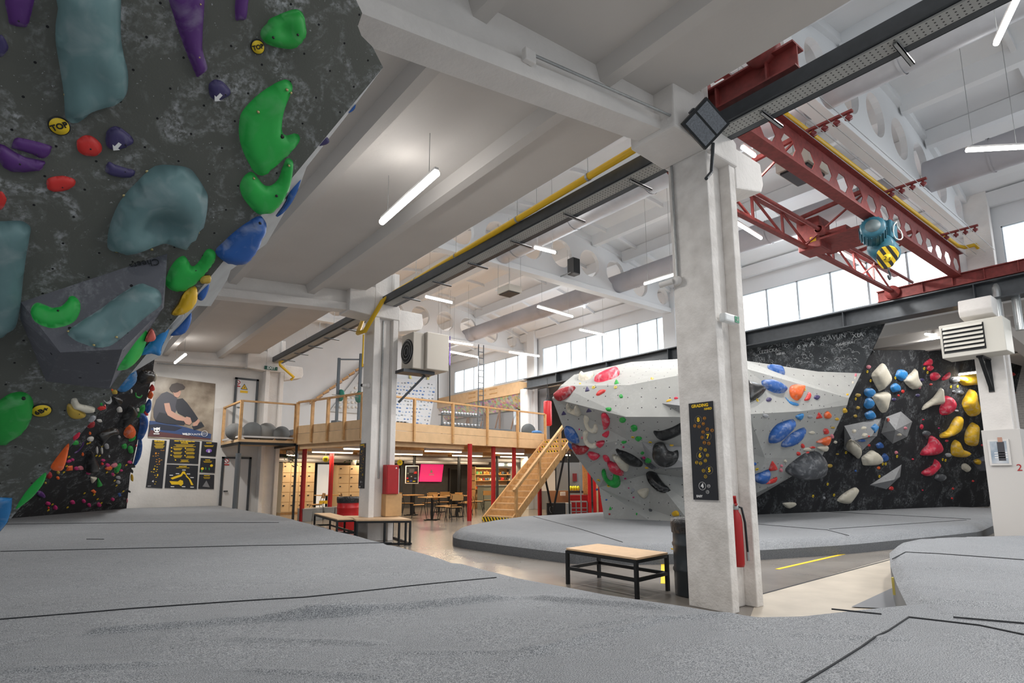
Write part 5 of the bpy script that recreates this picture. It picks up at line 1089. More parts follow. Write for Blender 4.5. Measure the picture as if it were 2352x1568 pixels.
sp = empty('loudspeaker', at(1318, 612, y=11.9), 'black and grey loudspeaker on the second arched beam', 'loudspeaker'); q = at(1318, 612, y=11.75)
MB().box((q.x-.14, q.y-.12, q.z-.26), (q.x+.14, q.y+.14, q.z+.24)).build('cabinet', mat('speaker_grey', (.12, .12, .12), .6), sp, bevel=.02); MB().box((q.x-.12, q.y-.135, q.z-.23), (q.x+.12, q.y-.12, q.z+.21)).build('grille', BLACKM, sp)
m = MB(); m.beam((q.x-.12, q.y, q.z-.2), (q.x-.3, q.y+.1, q.z-.3), .03, .03); m.beam((q.x-.3, q.y+.1, q.z-.3), (q.x-.3, 12.05, q.z-.3), .03, .03); m.build('bracket', GALV, sp)
def flood(c, d, s, label):
    r = empty('floodlight', c, label, 'floodlight'); P = Plane(c, n=d); M = Matrix.Translation(c)@P.mat(Vector((0, 0, 0)))@Matrix.Rotation(math.radians(-42), 4, 'Z')
    def bx(a, b, mt, n): mb = MB().box(a, b); mb.v = [M@v for v in mb.v]; return mb.build(n, mt, r)
    bx((-s, -s*.9, -.06), (s, s*.9, 0), BLACKM, 'housing'); 
    for k in (-1, 1): bx((-s*.85, k*s*.42-s*.36, .0), (s*.85, k*s*.42+s*.36, .006), mat('led_panel', (.22, .24, .27), .3, noise=.4, nscale=60), 'led_panel')
    bx((-s*1.05, -.03, -.12), (s*1.05, .03, -.06), STEEL, 'bracket')
flood(at(1622, 284, y=3.12), Vector((-.55, -.75, -.55)), .19, 'black LED floodlight at the top of the front column')
flood(at(1682, 424, y=4.0), Vector((.2, -.6, -.8)), .15, 'dark finned floodlight peeping out behind the front column')
fl2o = [o for o in COL.objects if o.name == 'floodlight.001'][0]; MB().beam(at(1682, 424, y=4.0), Vector((6.0, 3.75, 5.1)), .04, .03).build('arm', STEEL, fl2o)
cm_ = empty('security_camera', at(1550, 645, x=5.4), 'white security camera with round base on the left edge of the front column', 'camera'); q = at(1556, 645, x=5.42)
MB().lathe(q, [(.0001, -.03), (.05, -.03), (.06, .0), (.0001, .03)], 14, (1, 0, 0)).build('mount', WHITE, cm_); MB().tube([q+Vector((-.03, .04, 0)), q+Vector((-.06, .2, -.01))], .032, 12).build('camera_body', WHITE, cm_)
cm2 = empty('security_camera', at(838, 884, x=5.4), 'small white security camera with black lens on the second column', 'camera'); q = at(846, 885, x=5.42)
MB().ball(q, .06, 12).build('mount', WHITE, cm2); MB().tube([q, q+Vector((-.12, .05, .0))], .04, 12).build('camera_body', WHITE, cm2); MB().ball(q+Vector((-.13, .05, 0)), .035, 10).build('lens', BLACKM, cm2)
el = empty('emergency_light', at(1675, 735, y=3.3), 'white emergency light with a green arrow sign on the front column', 'emergency light')
q = at(1672, 733, y=3.3)
MB().box((q.x-.13, q.y-.05, q.z-.045), (q.x+.14, q.y+.03, q.z+.05)).build('lamp_body', mat('milky_plastic', (.7, .72, .72), .3), el, bevel=.02); MB().box((q.x+.05, q.y-.056, q.z-.035), (q.x+.13, q.y-.05, q.z+.035)).build('green_sign', mat('exit_green', (.0, .22, .09), .4), el)
text('↓', .06, Matrix.Translation((q.x+.09, q.y-.058, q.z))@Matrix.Rotation(math.pi/2, 4, 'X'), WHITE, el, 'arrow')
ex = empty('exit_sign', at(623, 845, y=20.3), 'green EXIT sign on the back column', 'sign'); q = at(623, 845, y=20.275)
MB().box((q.x-.21, q.y, q.z-.06), (q.x+.21, q.y+.05, q.z+.06)).build('sign_face', mat('exit_dark_green', (.01, .10, .07), .4), ex)
text('EXIT', .13, Matrix.Translation((q.x, q.y-.004, q.z))@Matrix.Rotation(math.pi/2, 4, 'X'), mat('sign_white', (.8, .85, .85), .5), ex, bold=.004)

# ================================================================ GRADING BOARDS
YT = mat('board_yellow', (.85, .55, .01), .5); OT = mat('board_orange', (.7, .28, .01), .5); WT = mat('board_white', (.8, .8, .8), .5); BK = mat('board_black', (.012, .013, .018), .45)
def grading(M, W, H, label, full=True):
    r = empty('grading_board', M.translation, label, 'information board')
    def bx(a, b, mt, n): mb = MB().box(a, b); mb.v = [M@v for v in mb.v]; return mb.build(n, mt, r)
    bx((0, -H, -.006), (W, 0, .004), BK, 'board')
    T = lambda s, x, y, sz, mt, **k: text(s, sz, M@Matrix.Translation((x*W, -y*H, .006)), mt, r, 'lettering', ext=.0006, bold=k.get('b', .0), align=k.get('al', 'CENTER'))
    def ring(x, y, rad, mt, n='ring'):
        c = Vector((x*W, -y*H, .006)); mb = MB(); pts = [M@(c+Vector((rad*math.cos(t), rad*math.sin(t), 0))) for t in [k*math.pi/12 for k in range(25)]]; mb.tube(pts, W*.006, 4, False); mb.build(n, mt, r)
    T('GRADING', .47, .035, W*.155, YT, b=W*.006); T('HARD', .8, .075, W*.115, YT if full else OT, b=W*.004)
    for s, x, y, mt in (('8', .38, .18, YT), ('7', .73, .36, YT), ('6', .37, .55, YT), ('5', .72, .70, YT), ('4', .4, .86, WT)):
        T(s, x, y, W*.22, mt, b=W*.008)
        if full: ring(x, y, W*.14, WT if s == '4' else mat('ring_grey', (.25, .22, .16), .5))
    for s, x, y, c in (('8B+', .64, .17, OT), ('8A', .22, .24, OT), ('8A+', .4, .25, OT), ('8B', .58, .225, OT), ('7C', .73, .285, OT), ('7C+', .92, .30, OT), ('7B+', .55, .31, OT), ('7B', .5, .365, OT), ('7A+', .58, .42, OT), ('7A', .76, .43, OT),
        ('6C+', .42, .48, YT), ('6C', .6, .495, YT), ('6B+', .68, .55, YT), ('6A', .22, .62, YT), ('6A+', .38, .63, YT), ('6B', .58, .605, YT), ('5+', .48, .705, YT), ('5', .55, .765, YT), ('4+', .66, .86, WT), ('4', .6, .92, WT)):
        T(s, x, y, W*.07, c)
        if full: ring(x, y, W*.055, c)
    T('EASY', .14, .965, W*.11, WT, b=W*.004, al='LEFT'); return r
q0 = at(1582, 927, x=5.44); q1 = at(1637, 919, x=5.44); q2 = at(1596, 1147, x=5.44)
M_ = Matrix.Translation(q0) @ Matrix((Vector((0, -1, 0)), Vector((0, 0, 1)), Vector((-1, 0, 0)))).transposed().to_4x4()
grading(M_, abs(q0.y-q1.y), abs(q0.z-q2.z), 'tall black grading board with yellow numbers on the front column')
q0 = at(827, 1019, x=5.44); q1 = at(840, 1018, x=5.44); q2 = at(824, 1121, x=5.44)
M_ = Matrix.Translation(q0) @ Matrix((Vector((0, -1, 0)), Vector((0, 0, 1)), Vector((-1, 0, 0)))).transposed().to_4x4()
grading(M_, abs(q0.y-q1.y), abs(q0.z-q2.z), 'narrow black grading board on the second column', False)

# posters on the end wall (plane y = 20.75)
YW = 20.745
def wp(px, py, d=0.): return at(px, py, y=YW-d)
def wallpoly(px, mt, name, par, d): m = MB(); m.prism([wp(x, y, d) for x, y in px], (0, -.004, 0)); return m.build(name, mt, par)
po = empty('photo_poster', wp(415, 940), 'large photo poster of a seated person putting on climbing shoes', 'poster')
wallpoly([(358, 863), (495, 881), (487, 1013), (340, 1005)], mat('poster_backdrop', (.16, .12, .085), .4, noise=.7, nscale=1.8, col2=(.42, .36, .28)), 'poster_sheet', po, .01)
Zh = lambda x, y: (330+x/5.6, 850+y/5.6)
hp = lambda l: [Zh(*p) for p in l]
SK = mat('poster_skin', (.48, .27, .20), .5); SK2 = mat('poster_dark_cloth', (.02, .022, .03), .5); SK3 = mat('poster_grey_shirt', (.055, .055, .07), .5); SK4 = mat('poster_blue_rope', (.03, .06, .16), .5); SK5 = mat('poster_red_rock', (.10, .035, .035), .5)
wallpoly(hp([(75,650),(200,655),(420,700),(640,760),(870,820),(862,890),(60,845)]), SK4, 'poster_pad', po, .016)
wallpoly(hp([(64,760),(200,790),(500,830),(865,880),(862,892),(55,848)]), SK5, 'poster_rock', po, .02)
wallpoly(hp([(60,845),(70,700),(180,690),(380,715),(500,740),(400,780),(250,770),(100,740)]), mat('poster_dark_pad', (.015, .02, .04), .5), 'poster_dark_pad', po, .021)
wallpoly(hp([(125,500),(160,380),(230,300),(300,275),(370,310),(430,360),(440,470),(400,560),(330,650),(150,645),(128,600)]), SK3, 'poster_shirt', po, .024)
wallpoly(hp([(150,640),(200,540),(300,560),(470,600),(540,660),(520,705),(300,690),(160,660)]), SK2, 'poster_lap', po, .027)
wallpoly(hp([(430,370),(500,360),(560,420),(640,530),(700,620),(680,650),(620,670),(540,600),(440,550),(410,470)]), SK2, 'poster_knee', po, .03)
wallpoly(hp([(262,425),(330,420),(355,520),(450,580),(560,620),(560,660),(420,640),(310,580),(280,520)]), SK, 'poster_arm', po, .033)
wallpoly(hp([(510,640),(550,595),(600,610),(620,670),(590,705),(540,690)]), SK, 'poster_hand', po, .036)
wallpoly(hp([(370,270),(420,240),(480,270),(470,320),(440,355),(395,335)]), SK, 'poster_face', po, .033)
wallpoly(hp([(330,230),(360,180),(430,160),(500,180),(535,215),(520,245),(470,255),(440,280),(400,290),(350,270)]), mat('poster_hair', (.05, .035, .03), .5), 'poster_hair', po, .036)
wallpoly(hp([(630,690),(700,630),(725,650),(690,710),(640,720)]), SK, 'poster_ankle', po, .036)
wallpoly(hp([(620,720),(690,700),(740,660),(780,720),(720,745),(650,770)]), SK2, 'poster_shoe', po, .033)
Tw = lambda s, px, py, sz, mt, par, bold=0, d=.045, al='CENTER': text(s, sz, Matrix.Translation(wp(px, py, d))@Matrix.Rotation(math.pi/2, 4, 'X'), mt, par, 'lettering', bold=bold, align=al)
Tw('WILD', *Zh(548, 823), .085, WT, po, .005); Tw('COUNTRY', *Zh(662, 826), .085, WT, po); Tw('evolv', *Zh(165, 815), .075, WT, po, .003)
m = MB(); c = wp(*Zh(782, 815), .045); m.tube([c+Vector((.09*math.cos(t), 0, .09*math.sin(t))) for t in [k*math.pi/12 for k in range(25)]], .006, 5, False)
for dz in (-.035, 0, .035): m.tube([c+Vector((-.08, 0, dz)), c+Vector((.08, 0, dz))], .005, 4)
m.build('round_emblem', WT, po)
wallpoly(hp([(130,775),(125,735),(150,745),(170,735),(195,740),(210,730),(208,775),(190,800),(150,800)]), WT, 'animal_emblem', po, .04)
wallpoly(hp([(145,762),(165,770),(158,782),(142,776)]), BK, 'emblem_eye', po, .046); wallpoly(hp([(196,762),(178,770),(184,782),(200,776)]), BK, 'emblem_eye', po, .046)
def board(px, label, title, tx, ty, ts=.055, col=YT):
    b = empty('information_board', wp(px[0][0], px[0][1]), label, 'information board', 'black and yellow boards under the photo poster'); wallpoly(px, BK, 'board', b, .01)
    if title: Tw(title, tx, ty, ts, col, b, .003, .02)
    return b
def lines(b, x, y, w_, n, dy=2.3, sh=0, mt=YT, th=.6):
    for k in range(n):
        f = 1-.25*((k*7+int(x)) % 3)/2; mb = MB(); a_ = wp(x-w_/2*f, y+k*dy, .018); c_ = wp(x+w_/2*f, y+k*dy, .018); mb.beam(a_, c_, .004, .012); mb.build('printed_line', mt, b)
g0 = board([(350,1010),(383,1012),(373,1121),(335,1119)], 'narrow black grading board, leftmost under the photo poster', 'GRADING', 366, 1013, .06)
lines(g0, 366, 1017, 24, 6); Tw('Hard', 373, 1034, .05, OT, g0, 0, .02)
for s, x, y, c in (('8', 358, 1041, OT), ('7', 366, 1060, OT), ('6', 354, 1077, YT), ('5', 362, 1091, YT), ('4', 351, 1105, WT)): Tw(s, x, y, .08, c, g0, .004, .02)
for x, y in ((364,1041),(352,1047),(358,1047),(363,1046),(366,1053),(371,1056),(360,1055),(359,1060),(361,1066),(366,1066),(356,1070),(361,1072),(361,1078),(348,1083),(353,1084),(359,1082),(356,1091),(359,1096),(358,1106),(356,1111)): wallpoly([(x-1.6,y-.6),(x+1.6,y-.5),(x+1.6,y+.6),(x-1.6,y+.5)], OT if y < 1068 else YT, 'grade_mark', g0, .018)
Tw('EASY', 343, 1116, .04, WT, g0, 0, .02)
g1 = board([(390,1009),(459,1014),(455,1065),(383,1063)], 'black rules board with yellow text, upper middle under the poster', 'WHAT TO DO BEFORE YOU', 424, 1013, .045)
Tw('BOULDER', 424, 1017, .045, YT, g1, .003, .02); lines(g1, 424, 1021, 52, 3); 
for x, y in ((408,1029),(437,1030),(408,1038),(437,1038),(408,1046),(437,1047),(424,1056)): lines(g1, x, y, 21, 3, 2.2)
for x, y in ((394,1028),(394,1036),(393,1045),(426,1029),(426,1037),(425,1046),(403,1056)): wallpoly([(x-1.5,y-1.5),(x+1.5,y-1),(x+1.5,y+1.5),(x-1.5,y+1)], YT, 'pictogram', g1, .018)
g2 = board([(383,1066),(455,1069),(452,1123),(378,1120)], 'black anatomy board with a yellow curved figure, lower middle', 'ANATOMY', 420, 1071, .045)
lines(g2, 420, 1074, 30, 1)
wallpoly(hp([(345,1385),(440,1350),(475,1340),(500,1300),(530,1300),(540,1345),(510,1330),(490,1360),(470,1370),(370,1405)]), YT, 'yellow_figure_arm', g2, .018)
wallpoly(hp([(530,1310),(560,1360),(600,1400),(640,1475),(610,1475),(580,1400),(545,1370)]), YT, 'yellow_figure_leg', g2, .018)
wallpoly(hp([(330,1425),(440,1430),(470,1408),(505,1420),(510,1460),(480,1490),(455,1470),(360,1470)]), YT, 'yellow_figure_foot', g2, .018)
for x, y in ((518,1283),(435,1330),(355,1350),(575,1333),(622,1380),(370,1497),(513,1497),(622,1503)): a_, b_ = Zh(x, y); wallpoly([(a_-4,b_-1),(a_+4,b_-.8),(a_+4,b_+1),(a_-4,b_+.8)], WT, 'caption_bar', g2, .018)
g3 = board([(464,1013),(499,1016),(495,1048),(461,1046)], 'small black board with a purple hold, upper right under the poster', 'BLOCKER', 480, 1017, .035); lines(g3, 480, 1023, 22, 2)
c = wp(480, 1035, .02); MB().ball(c, .09, 14, (1, .1, .7)).build('printed_hold', mat('printed_violet', (.25, .13, .5), .5), g3)
wallpoly([(478,1039),(482,1039),(481,1034),(480,1032),(479,1034)], WT, 'printed_arrow', g3, .03)
g4 = board([(461,1051),(495,1053),(493,1086),(458,1084)], 'small black board with green brushes, middle right under the poster', 'TRAINING', 477, 1056, .03); lines(g4, 477, 1059, 20, 2)
for x, y, mt in ((465,1076,YT),(486,1069,YT)): c = wp(x, y, .02); MB().ball(c, .045, 12, (1, .1, 1)).build('printed_disc', mt, g4)
for x, y in ((472,1076),(480,1077),(463,1081)): wallpoly([(x-1,y-3),(x+1.5,y-3),(x+2,y+2),(x-.5,y+2.5)], mat('printed_green', (.03, .25, .06), .5), 'printed_brush', g4, .018)
g5 = board([(458,1089),(492,1090),(491,1123),(455,1122)], 'small black board with a grey triangle, lower right under the poster', 'STRUCTURE', 475, 1092, .03); lines(g5, 475, 1096, 18, 2)
wallpoly([(474,1103),(482,1119),(465,1117)], mat('printed_grey', (.2, .2, .21), .5), 'printed_triangle', g5, .018)

# doors in the end wall
def wall_door(n, px, py0, py1, label, sign=True, W0=None):
    a_ = wp(px[0], py0); b_ = wp(px[1], py0); z1 = a_.z; z0_ = py1
    o = MB().box((a_.x, YW-.03, z0_), (b_.x, YW, z1)).build(n, mat('door_grey_white', (.60, .60, .60), .5)); o['kind'] = 'structure'
    f = MB(); f.box((a_.x-.07, YW-.06, z0_), (a_.x, YW, z1+.06)); f.box((b_.x, YW-.06, z0_), (b_.x+.07, YW, z1+.06)); f.box((a_.x-.07, YW-.06, z1), (b_.x+.07, YW, z1+.06)); f.build('door_frame', STEEL, o)
    m = MB(); m.box((a_.x+.04, YW-.09, z0_+.95), (a_.x+.16, YW-.03, z0_+.98)); m.build('door_handle', BLACKM, o)
    return o, a_, b_
d1, a_, b_ = wall_door('door_1', (515, 572), 1053, 0., '')
d2, a2, b2 = wall_door('door_2', (545, 589), 871, 2.75, '')
def nosign(px, py, s=.09):
    r = empty('no_entry_sign', wp(px, py, .04), 'small red round prohibition sign on the '+('lower' if py > 1000 else 'upper')+' grey door', 'sign'); c = wp(px, py, .04)
    MB().box((c.x-s, c.y, c.z-s*1.6), (c.x+s, c.y+.005, c.z+s*1.1)).build('plate', WT, r); 
    m = MB(); m.tube([c+Vector((s*.8*math.cos(t), -.003, s*.8*math.sin(t))) for t in [k*math.pi/10 for k in range(21)]], .012, 5, False); m.tube([c+Vector((-s*.5, -.003, s*.5)), c+Vector((s*.5, -.003, -s*.5))], .01, 5); m.build('red_ring', RED, r)
    MB().box((c.x-s, c.y-.004, c.z-s*1.6), (c.x+s, c.y, c.z-s*1.15)).build('red_caption', RED, r)
nosign(520, 1058); nosign(546, 878)
ws = empty('warning_sign', wp(562, 890, .04), 'yellow triangular electricity warning sign on the upper door', 'sign'); c = wp(561, 890, .04)
MB().prism([c+Vector((-.11, 0, -.06)), c+Vector((.11, 0, -.06)), c+Vector((0, 0, .13))], (0, -.004, 0)).build('triangle', BLACKM, ws); MB().prism([c+Vector((-.085, -.005, -.045)), c+Vector((.085, -.005, -.045)), c+Vector((0, -.005, .1))], (0, -.003, 0)).build('yellow_field', YEL, ws)
MB().prism([c+Vector((.015, -.01, .06)), c+Vector((-.025, -.01, .0)), c+Vector((.005, -.01, .005)), c+Vector((-.01, -.01, -.04)), c+Vector((.03, -.01, .02)), c+Vector((.0, -.01, .018))], (0, -.003, 0)).build('lightning_bolt', BLACKM, ws)
MB().box((c.x-.12, c.y, c.z-.18), (c.x+.12, c.y+.004, c.z-.1)).build('caption_plate', YEL, ws)

# ================================================================ FURNITURE NEAR THE COLUMNS
def bench(A, B, C_, zt, label, ribs=(.5,)):
    D = A+C_-B; c = (A+C_)/2; r = empty('bench', (c.x, c.y, 0), label, 'bench'); up = Vector((0, 0, 1))
    m = MB().prism([Vector((p.x, p.y, zt-.025)) for p in (A, B, C_, D)], (0, 0, .025)); m.build('bench_top', PLYTOP, r, bevel=.004)
    ins = lambda p: Vector((p.x, p.y, 0)).lerp(Vector((c.x, c.y, 0)), .03)
    P_ = [ins(p) for p in (A, B, C_, D)]
    for p in P_: m = MB(); m.beam(p, p+up*(zt-.03), .04, .04, (P_[1]-P_[0])); m.build('leg', BLACKM, r)
    m = MB()
    for i in range(4):
        a, b = P_[i], P_[(i+1) % 4]; m.beam(a+up*(zt-.045), b+up*(zt-.045), .035, .035); m.beam(a+up*zt*.45, b+up*zt*.45, .035, .04)
    m.build('frame', BLACKM, r); return r
Zt = .45
bench(at(1300, 1258, z=Zt), at(1462, 1281, z=Zt), at(1534, 1268, z=Zt), Zt, 'small wooden topped bench with black metal legs left of the front column')
def bench2():
    zt = .52; A, B, C_ = at(818, 1193, z=zt), at(945, 1192, z=zt), at(905, 1183, z=zt); D = at(790, 1184, z=zt)
    r = empty('bench', ((A.x+C_.x)/2, (A.y+C_.y)/2, 0), 'black framed bench with many uprights wrapped around the second column', 'bench')
    MB().prism([Vector((p.x, p.y, zt-.03)) for p in (A, B, C_, D)], (0, 0, .03)).build('bench_top', PLYTOP, r)
    up = Vector((0, 0, 1)); g = lambda p: Vector((p.x, p.y, 0))
    for a, b in ((A, B), (D, C_)):
        m = MB(); m.beam(g(a)+up*.03, g(b)+up*.03, .04, .04); m.beam(g(a)+up*(zt-.05), g(b)+up*(zt-.05), .04, .04); m.build('frame_rail', BLACKM, r)
        for t in (0.02, .52, .78, .9, .98) if a is A else (.02, .98): q = g(a).lerp(g(b), t); MB().beam(q, q+up*(zt-.04), .035, .035).build('leg', BLACKM, r)
    m = MB(); [m.beam(g(a)+up*.03, g(b)+up*.03, .04, .04) for a, b in ((A, D), (B, C_))]; m.build('side_rail', BLACKM, r)
    A2, B2, C2 = at(722, 1178, z=zt), at(775, 1192, z=zt), at(818, 1191, z=zt); 
    bench(A2, B2+Vector((0.0, 0, 0)), C2, zt, 'wooden topped bench with thin black legs reaching left from the second column')
bench2()
def drum(c, r_, h, mt, label, bag=True, lidm=BLACKM):
    r = empty('oil_drum', c, label, 'drum'); pr = [(.0001, .0), (r_*.97, 0), (r_, .02)]
    for z_ in (h*.34, h*.67): pr += [(r_, z_-.03), (r_+.012, z_-.012), (r_+.012, z_+.012), (r_, z_+.03)]
    pr += [(r_, h-.02), (r_+.012, h-.01), (r_+.008, h), (r_-.02, h-.005), (r_-.03, h-.1), (.0001, h-.12)]
    MB().lathe(c, pr, 32).build('drum_body', mt, r)
    b = MB(); k = [(r_+.014+.006*math.sin(i*7), h-.16+.015*math.cos(i*3)) for i in range(2)]
    b.lathe(c, [(r_+.012, h-.15), (r_+.02, h-.05), (r_+.016, h+.01), (r_-.02, h+.012), (r_-.04, h-.05)], 32); b.build('bin_bag', mat('black_bag', (.012, .012, .014), .35, bump=.8, bscale=25), r)
    return r
q = Vector((6.03, 4.15, 0))
drum(q, .26, .86, mat('dark_slate_drum', (.028, .035, .042), .35), 'dark grey steel drum used as a bin behind the front column')
d_ = at(798, 1216, z=0); drum(d_, .29, .86, mat('red_drum', (.50, .01, .012), .35), 'red steel drum with black rim beside the second column')
fe = empty('fire_extinguisher', (5.74, 3.40, .62), 'red fire extinguisher with a black hose hanging in the recess of the front column', 'fire extinguisher')
c = Vector((5.71, 3.42, .43)); MB().lathe(c, [(.0001, 0), (.05, .0), (.058, .03), (.058, .45), (.05, .52), (.03, .56), (.025, .6)], 24).build('cylinder', RED, fe)
MB().lathe(c+Vector((0, 0, .58)), [(.03, 0), (.035, .02), (.02, .06), (.0001, .07)], 14).build('valve', GALV, fe)
m = MB(); m.beam(c+Vector((0, 0, .64)), c+Vector((-.06, -.03, .72)), .03, .02); m.beam(c+Vector((0, 0, .62)), c+Vector((-.05, -.04, .64)), .025, .015); m.build('handle', RED, fe)
MB().tube([c+Vector((0, 0, .62)), c+Vector((.03, -.05, .6)), c+Vector((.045, -.07, .45)), c+Vector((.06, -.07, .15))], .012, 8).build('hose', BLACKM, fe); MB().tube([c+Vector((.06, -.07, .15)), c+Vector((.063, -.07, .06))], .016, 8).build('nozzle', GALV, fe)
# red cabinet and plywood board on the right of column two
q = at(903, 1100, y=11.75); rcb = empty('red_cabinet', q, 'red wall cabinet mounted right of the second column', 'cabinet'); a = at(889, 1067, y=11.75); b = at(915, 1134, y=11.75)
MB().box((a.x, 11.75, b.z), (b.x, 11.95, a.z)).build('cabinet_body', RED, rcb, bevel=.008); MB().box((a.x+.02, 11.742, b.z+.02), (b.x-.02, 11.75, a.z-.02)).build('cabinet_door', RED, rcb)
MB().box((b.x+.001, 11.80, b.z), (b.x+.04, 11.95, a.z-.08)).build('white_edge', WHITE, rcb)
text('▲', .05, Matrix.Translation((b.x-.07, 11.74, a.z-.07))@Matrix.Rotation(math.pi/2, 4, 'X'), WT, rcb, 'small_emblem')
pbx = empty('plywood_box', (q.x+.03, 11.9, .52), 'plain plywood casing below the red cabinet', 'casing'); a2 = at(887, 1134, y=11.8); b2 = at(922, 1187, y=11.8)
MB().box((a2.x, 11.8, .53), (b2.x, 12.3, a2.z)).build('casing_body', mat('orange_plywood', (.60, .36, .16), .55, noise=.15), pbx)
# framed notice on the boxed-in column
q = at(2303, 1038, x=16.09); nt_ = empty('framed_notice', q, 'white framed notice with a photo on the boxed-in column at right', 'notice'); 
a = at(2268, 1010, x=16.09); b = at(2325, 1068, x=16.09)
MB().box((16.05, b.y, b.z), (16.09, a.y, a.z)).build('frame', WHITE, nt_)
MB().box((16.045, b.y+.04, b.z+.04), (16.05, a.y-.04, a.z-.04)).build('picture', mat('notice_blue_grey', (.25, .32, .40), .4, noise=.6, nscale=3, col2=(.6, .62, .65)), nt_)
for k in range(3): MB().box((16.04, a.y-.32, a.z-.3-.05*k), (16.045, a.y-.1, a.z-.28-.05*k)).build('printed_line', WT, nt_)
MB().box((16.04, b.y+.08, b.z+.1), (16.045, b.y+.2, b.z+.5)).build('printed_figure', mat('printed_dark', (.05, .05, .06), .5), nt_); MB().box((16.038, b.y+.1, b.z+.5), (16.043, b.y+.18, b.z+.6)).build('printed_head', SK, nt_)
text('2', .2, Matrix.Translation((16.09, 3.03, 1.52))@Matrix(((0, 0, -1), (-1, 0, 0), (0, 1, 0))).to_4x4(), RED, nt_, 'red_number')

# ================================================================ MEZZANINE
Pm = lambda x: Vector((x, 15.82+.1313*(x-10.74), 0))
K0 = Vector((6.72, 15.2, 0)); LL = Vector((5.95, 18.3, 0)); FT = Pm(14.45)
DK = [K0, FT, Vector((14.75, 15.15, 0)), Vector((16.9, 15.0, 0)), Vector((16.9, 27.25, 0)), Vector((5.5, 27.25, 0)), Vector((5.5, 20.9, 0)), Vector((5.95, 20.4, 0)), LL]
mz = empty('mezzanine', (10, 18, 2.6), 'timber mezzanine with glazed wooden railing across the back of the hall', 'mezzanine')
MB().prism([Vector((p.x, p.y, 2.66)) for p in DK], (0, 0, .07)).build('deck', mat('deck_osb', (.50, .30, .14), .7, noise=.3, nscale=12), mz)
WJ = mat('warm_joist_wood', (.58, .33, .13), .6, noise=.25, nscale=10)
m = MB(); up = Vector((0, 0, 1))
for a, b, z0_, z1_ in ((K0, FT, 2.42, 2.73), (LL, K0, 2.40, 2.73), (Pm(6.8)+Vector((0, .1, 0)), Pm(10.55)+Vector((0, .1, 0)), 2.28, 2.42), (LL+Vector((.1, 0, 0)), K0+Vector((.1, .1, 0)), 2.26, 2.40)):
    m.beam(a+up*((z0_+z1_)/2), b+up*((z0_+z1_)/2), .05, z1_-z0_)
m.build('fascia', WOODL, mz)
m = MB()
for k in range(26):
    x = 6.6+k*.4; y0_ = max(15.3, Pm(x).y+.05); m.box((x-.025, y0_+ (0 if x > 6.9 else 1.0), 2.42), (x+.025, 24.4, 2.66))
m.build('joists', WJ, mz)
m = MB()
for y in (17.2, 19.8, 22.4): m.box((6.4, y, 2.28), (16.6, y+.12, 2.42))
m.build('bearers', WJ, mz)
def railing(a, b, n, name='railing', zt=3.75, first=True, posts=None):
    ts = posts or [k/n for k in range(n+1)]
    m = MB(); m.beam(a+up*(zt-.02), b+up*(zt-.02), .09, .05); m.build('handrail', WOOD, mz_)
    m = MB(); m.beam(a+up*2.86, b+up*2.86, .035, .24); m.build('kick_board', WOODL, mz_)
    for i, t in enumerate(ts):
        if not first and i == 0: continue
        q = a.lerp(b, t); d = (b-a).normalized(); MB().beam(q+up*2.45-d.cross(up)*-.04, q+up*(zt-.03)-d.cross(up)*-.04, .09, .06, d).build('post', WOOD, mz_)
    for t0, t1 in zip(ts, ts[1:]):
        q0_, q1_ = a.lerp(b, t0), a.lerp(b, t1); MB().beam(q0_.lerp(q1_, .04)+up*3.36, q0_.lerp(q1_, .96)+up*3.36, .01, .72).build('glass_panel', GLASS, mz_)
mz_ = mz
L1 = (FT-K0).length; px_ = [0]+[((Pm(x)-K0).length)/L1 for x in (8.42, 9.93, 11.45, 12.95)]+[1.]
railing(K0, FT, 5, posts=px_); railing(LL, K0, 4, first=True)
bal = empty('corner_platform', (5.1, 19.5, 2.4), 'small corner platform with glazed wooden railing holding exercise balls', 'platform'); mz_ = bal
MB().box((4.27, 18.4, 2.44), (5.93, 20.7, 2.52)).build('deck', WOODL, bal)
c1, c2, c3 = Vector((4.3, 20.7, 0)), Vector((4.3, 18.42, 0)), Vector((5.9, 18.42, 0))
for a, b in ((c1, c2), (c2, c3)):
    MB().beam(a+up*3.66, b+up*3.66, .07, .05).build('handrail', WOOD, bal); MB().beam(a+up*3.1, b+up*3.1, .01, 1.0).build('glass_panel', GLASS, bal); MB().beam(a+up*2.6, b+up*2.6, .03, .05).build('lower_rail', WHITE, bal)
for q in (c1-Vector((0, .06, 0)), c2, c3): MB().beam(q+up*2.5, q+up*3.65, .08, .08).build('post', WOOD, bal)
m = MB(); m.beam(c1+up*2.4, c2+up*2.4, .05, .08); m.beam(c2+up*2.4, c3+up*2.4, .05, .08); m.beam(c3+up*2.4+Vector((0.02, 0, 0)), Vector((5.92, 20.6, 2.4)), .05, .08); m.build('steel_frame', BLACKM, bal)
MB().beam(c2+up*0, c2+up*2.4, .05, .05).build('steel_post', BLACKM, bal); MB().tube([c2+up*.3, c2+up*2.1], .075, 12).build('grey_padding', mat('grey_foam', (.13, .14, .15), .9), bal)
MB().beam(Vector((5.95, 18.35, 0)), Vector((5.95, 18.35, 2.42)), .06, .06).build('steel_post', BLACKM, bal)
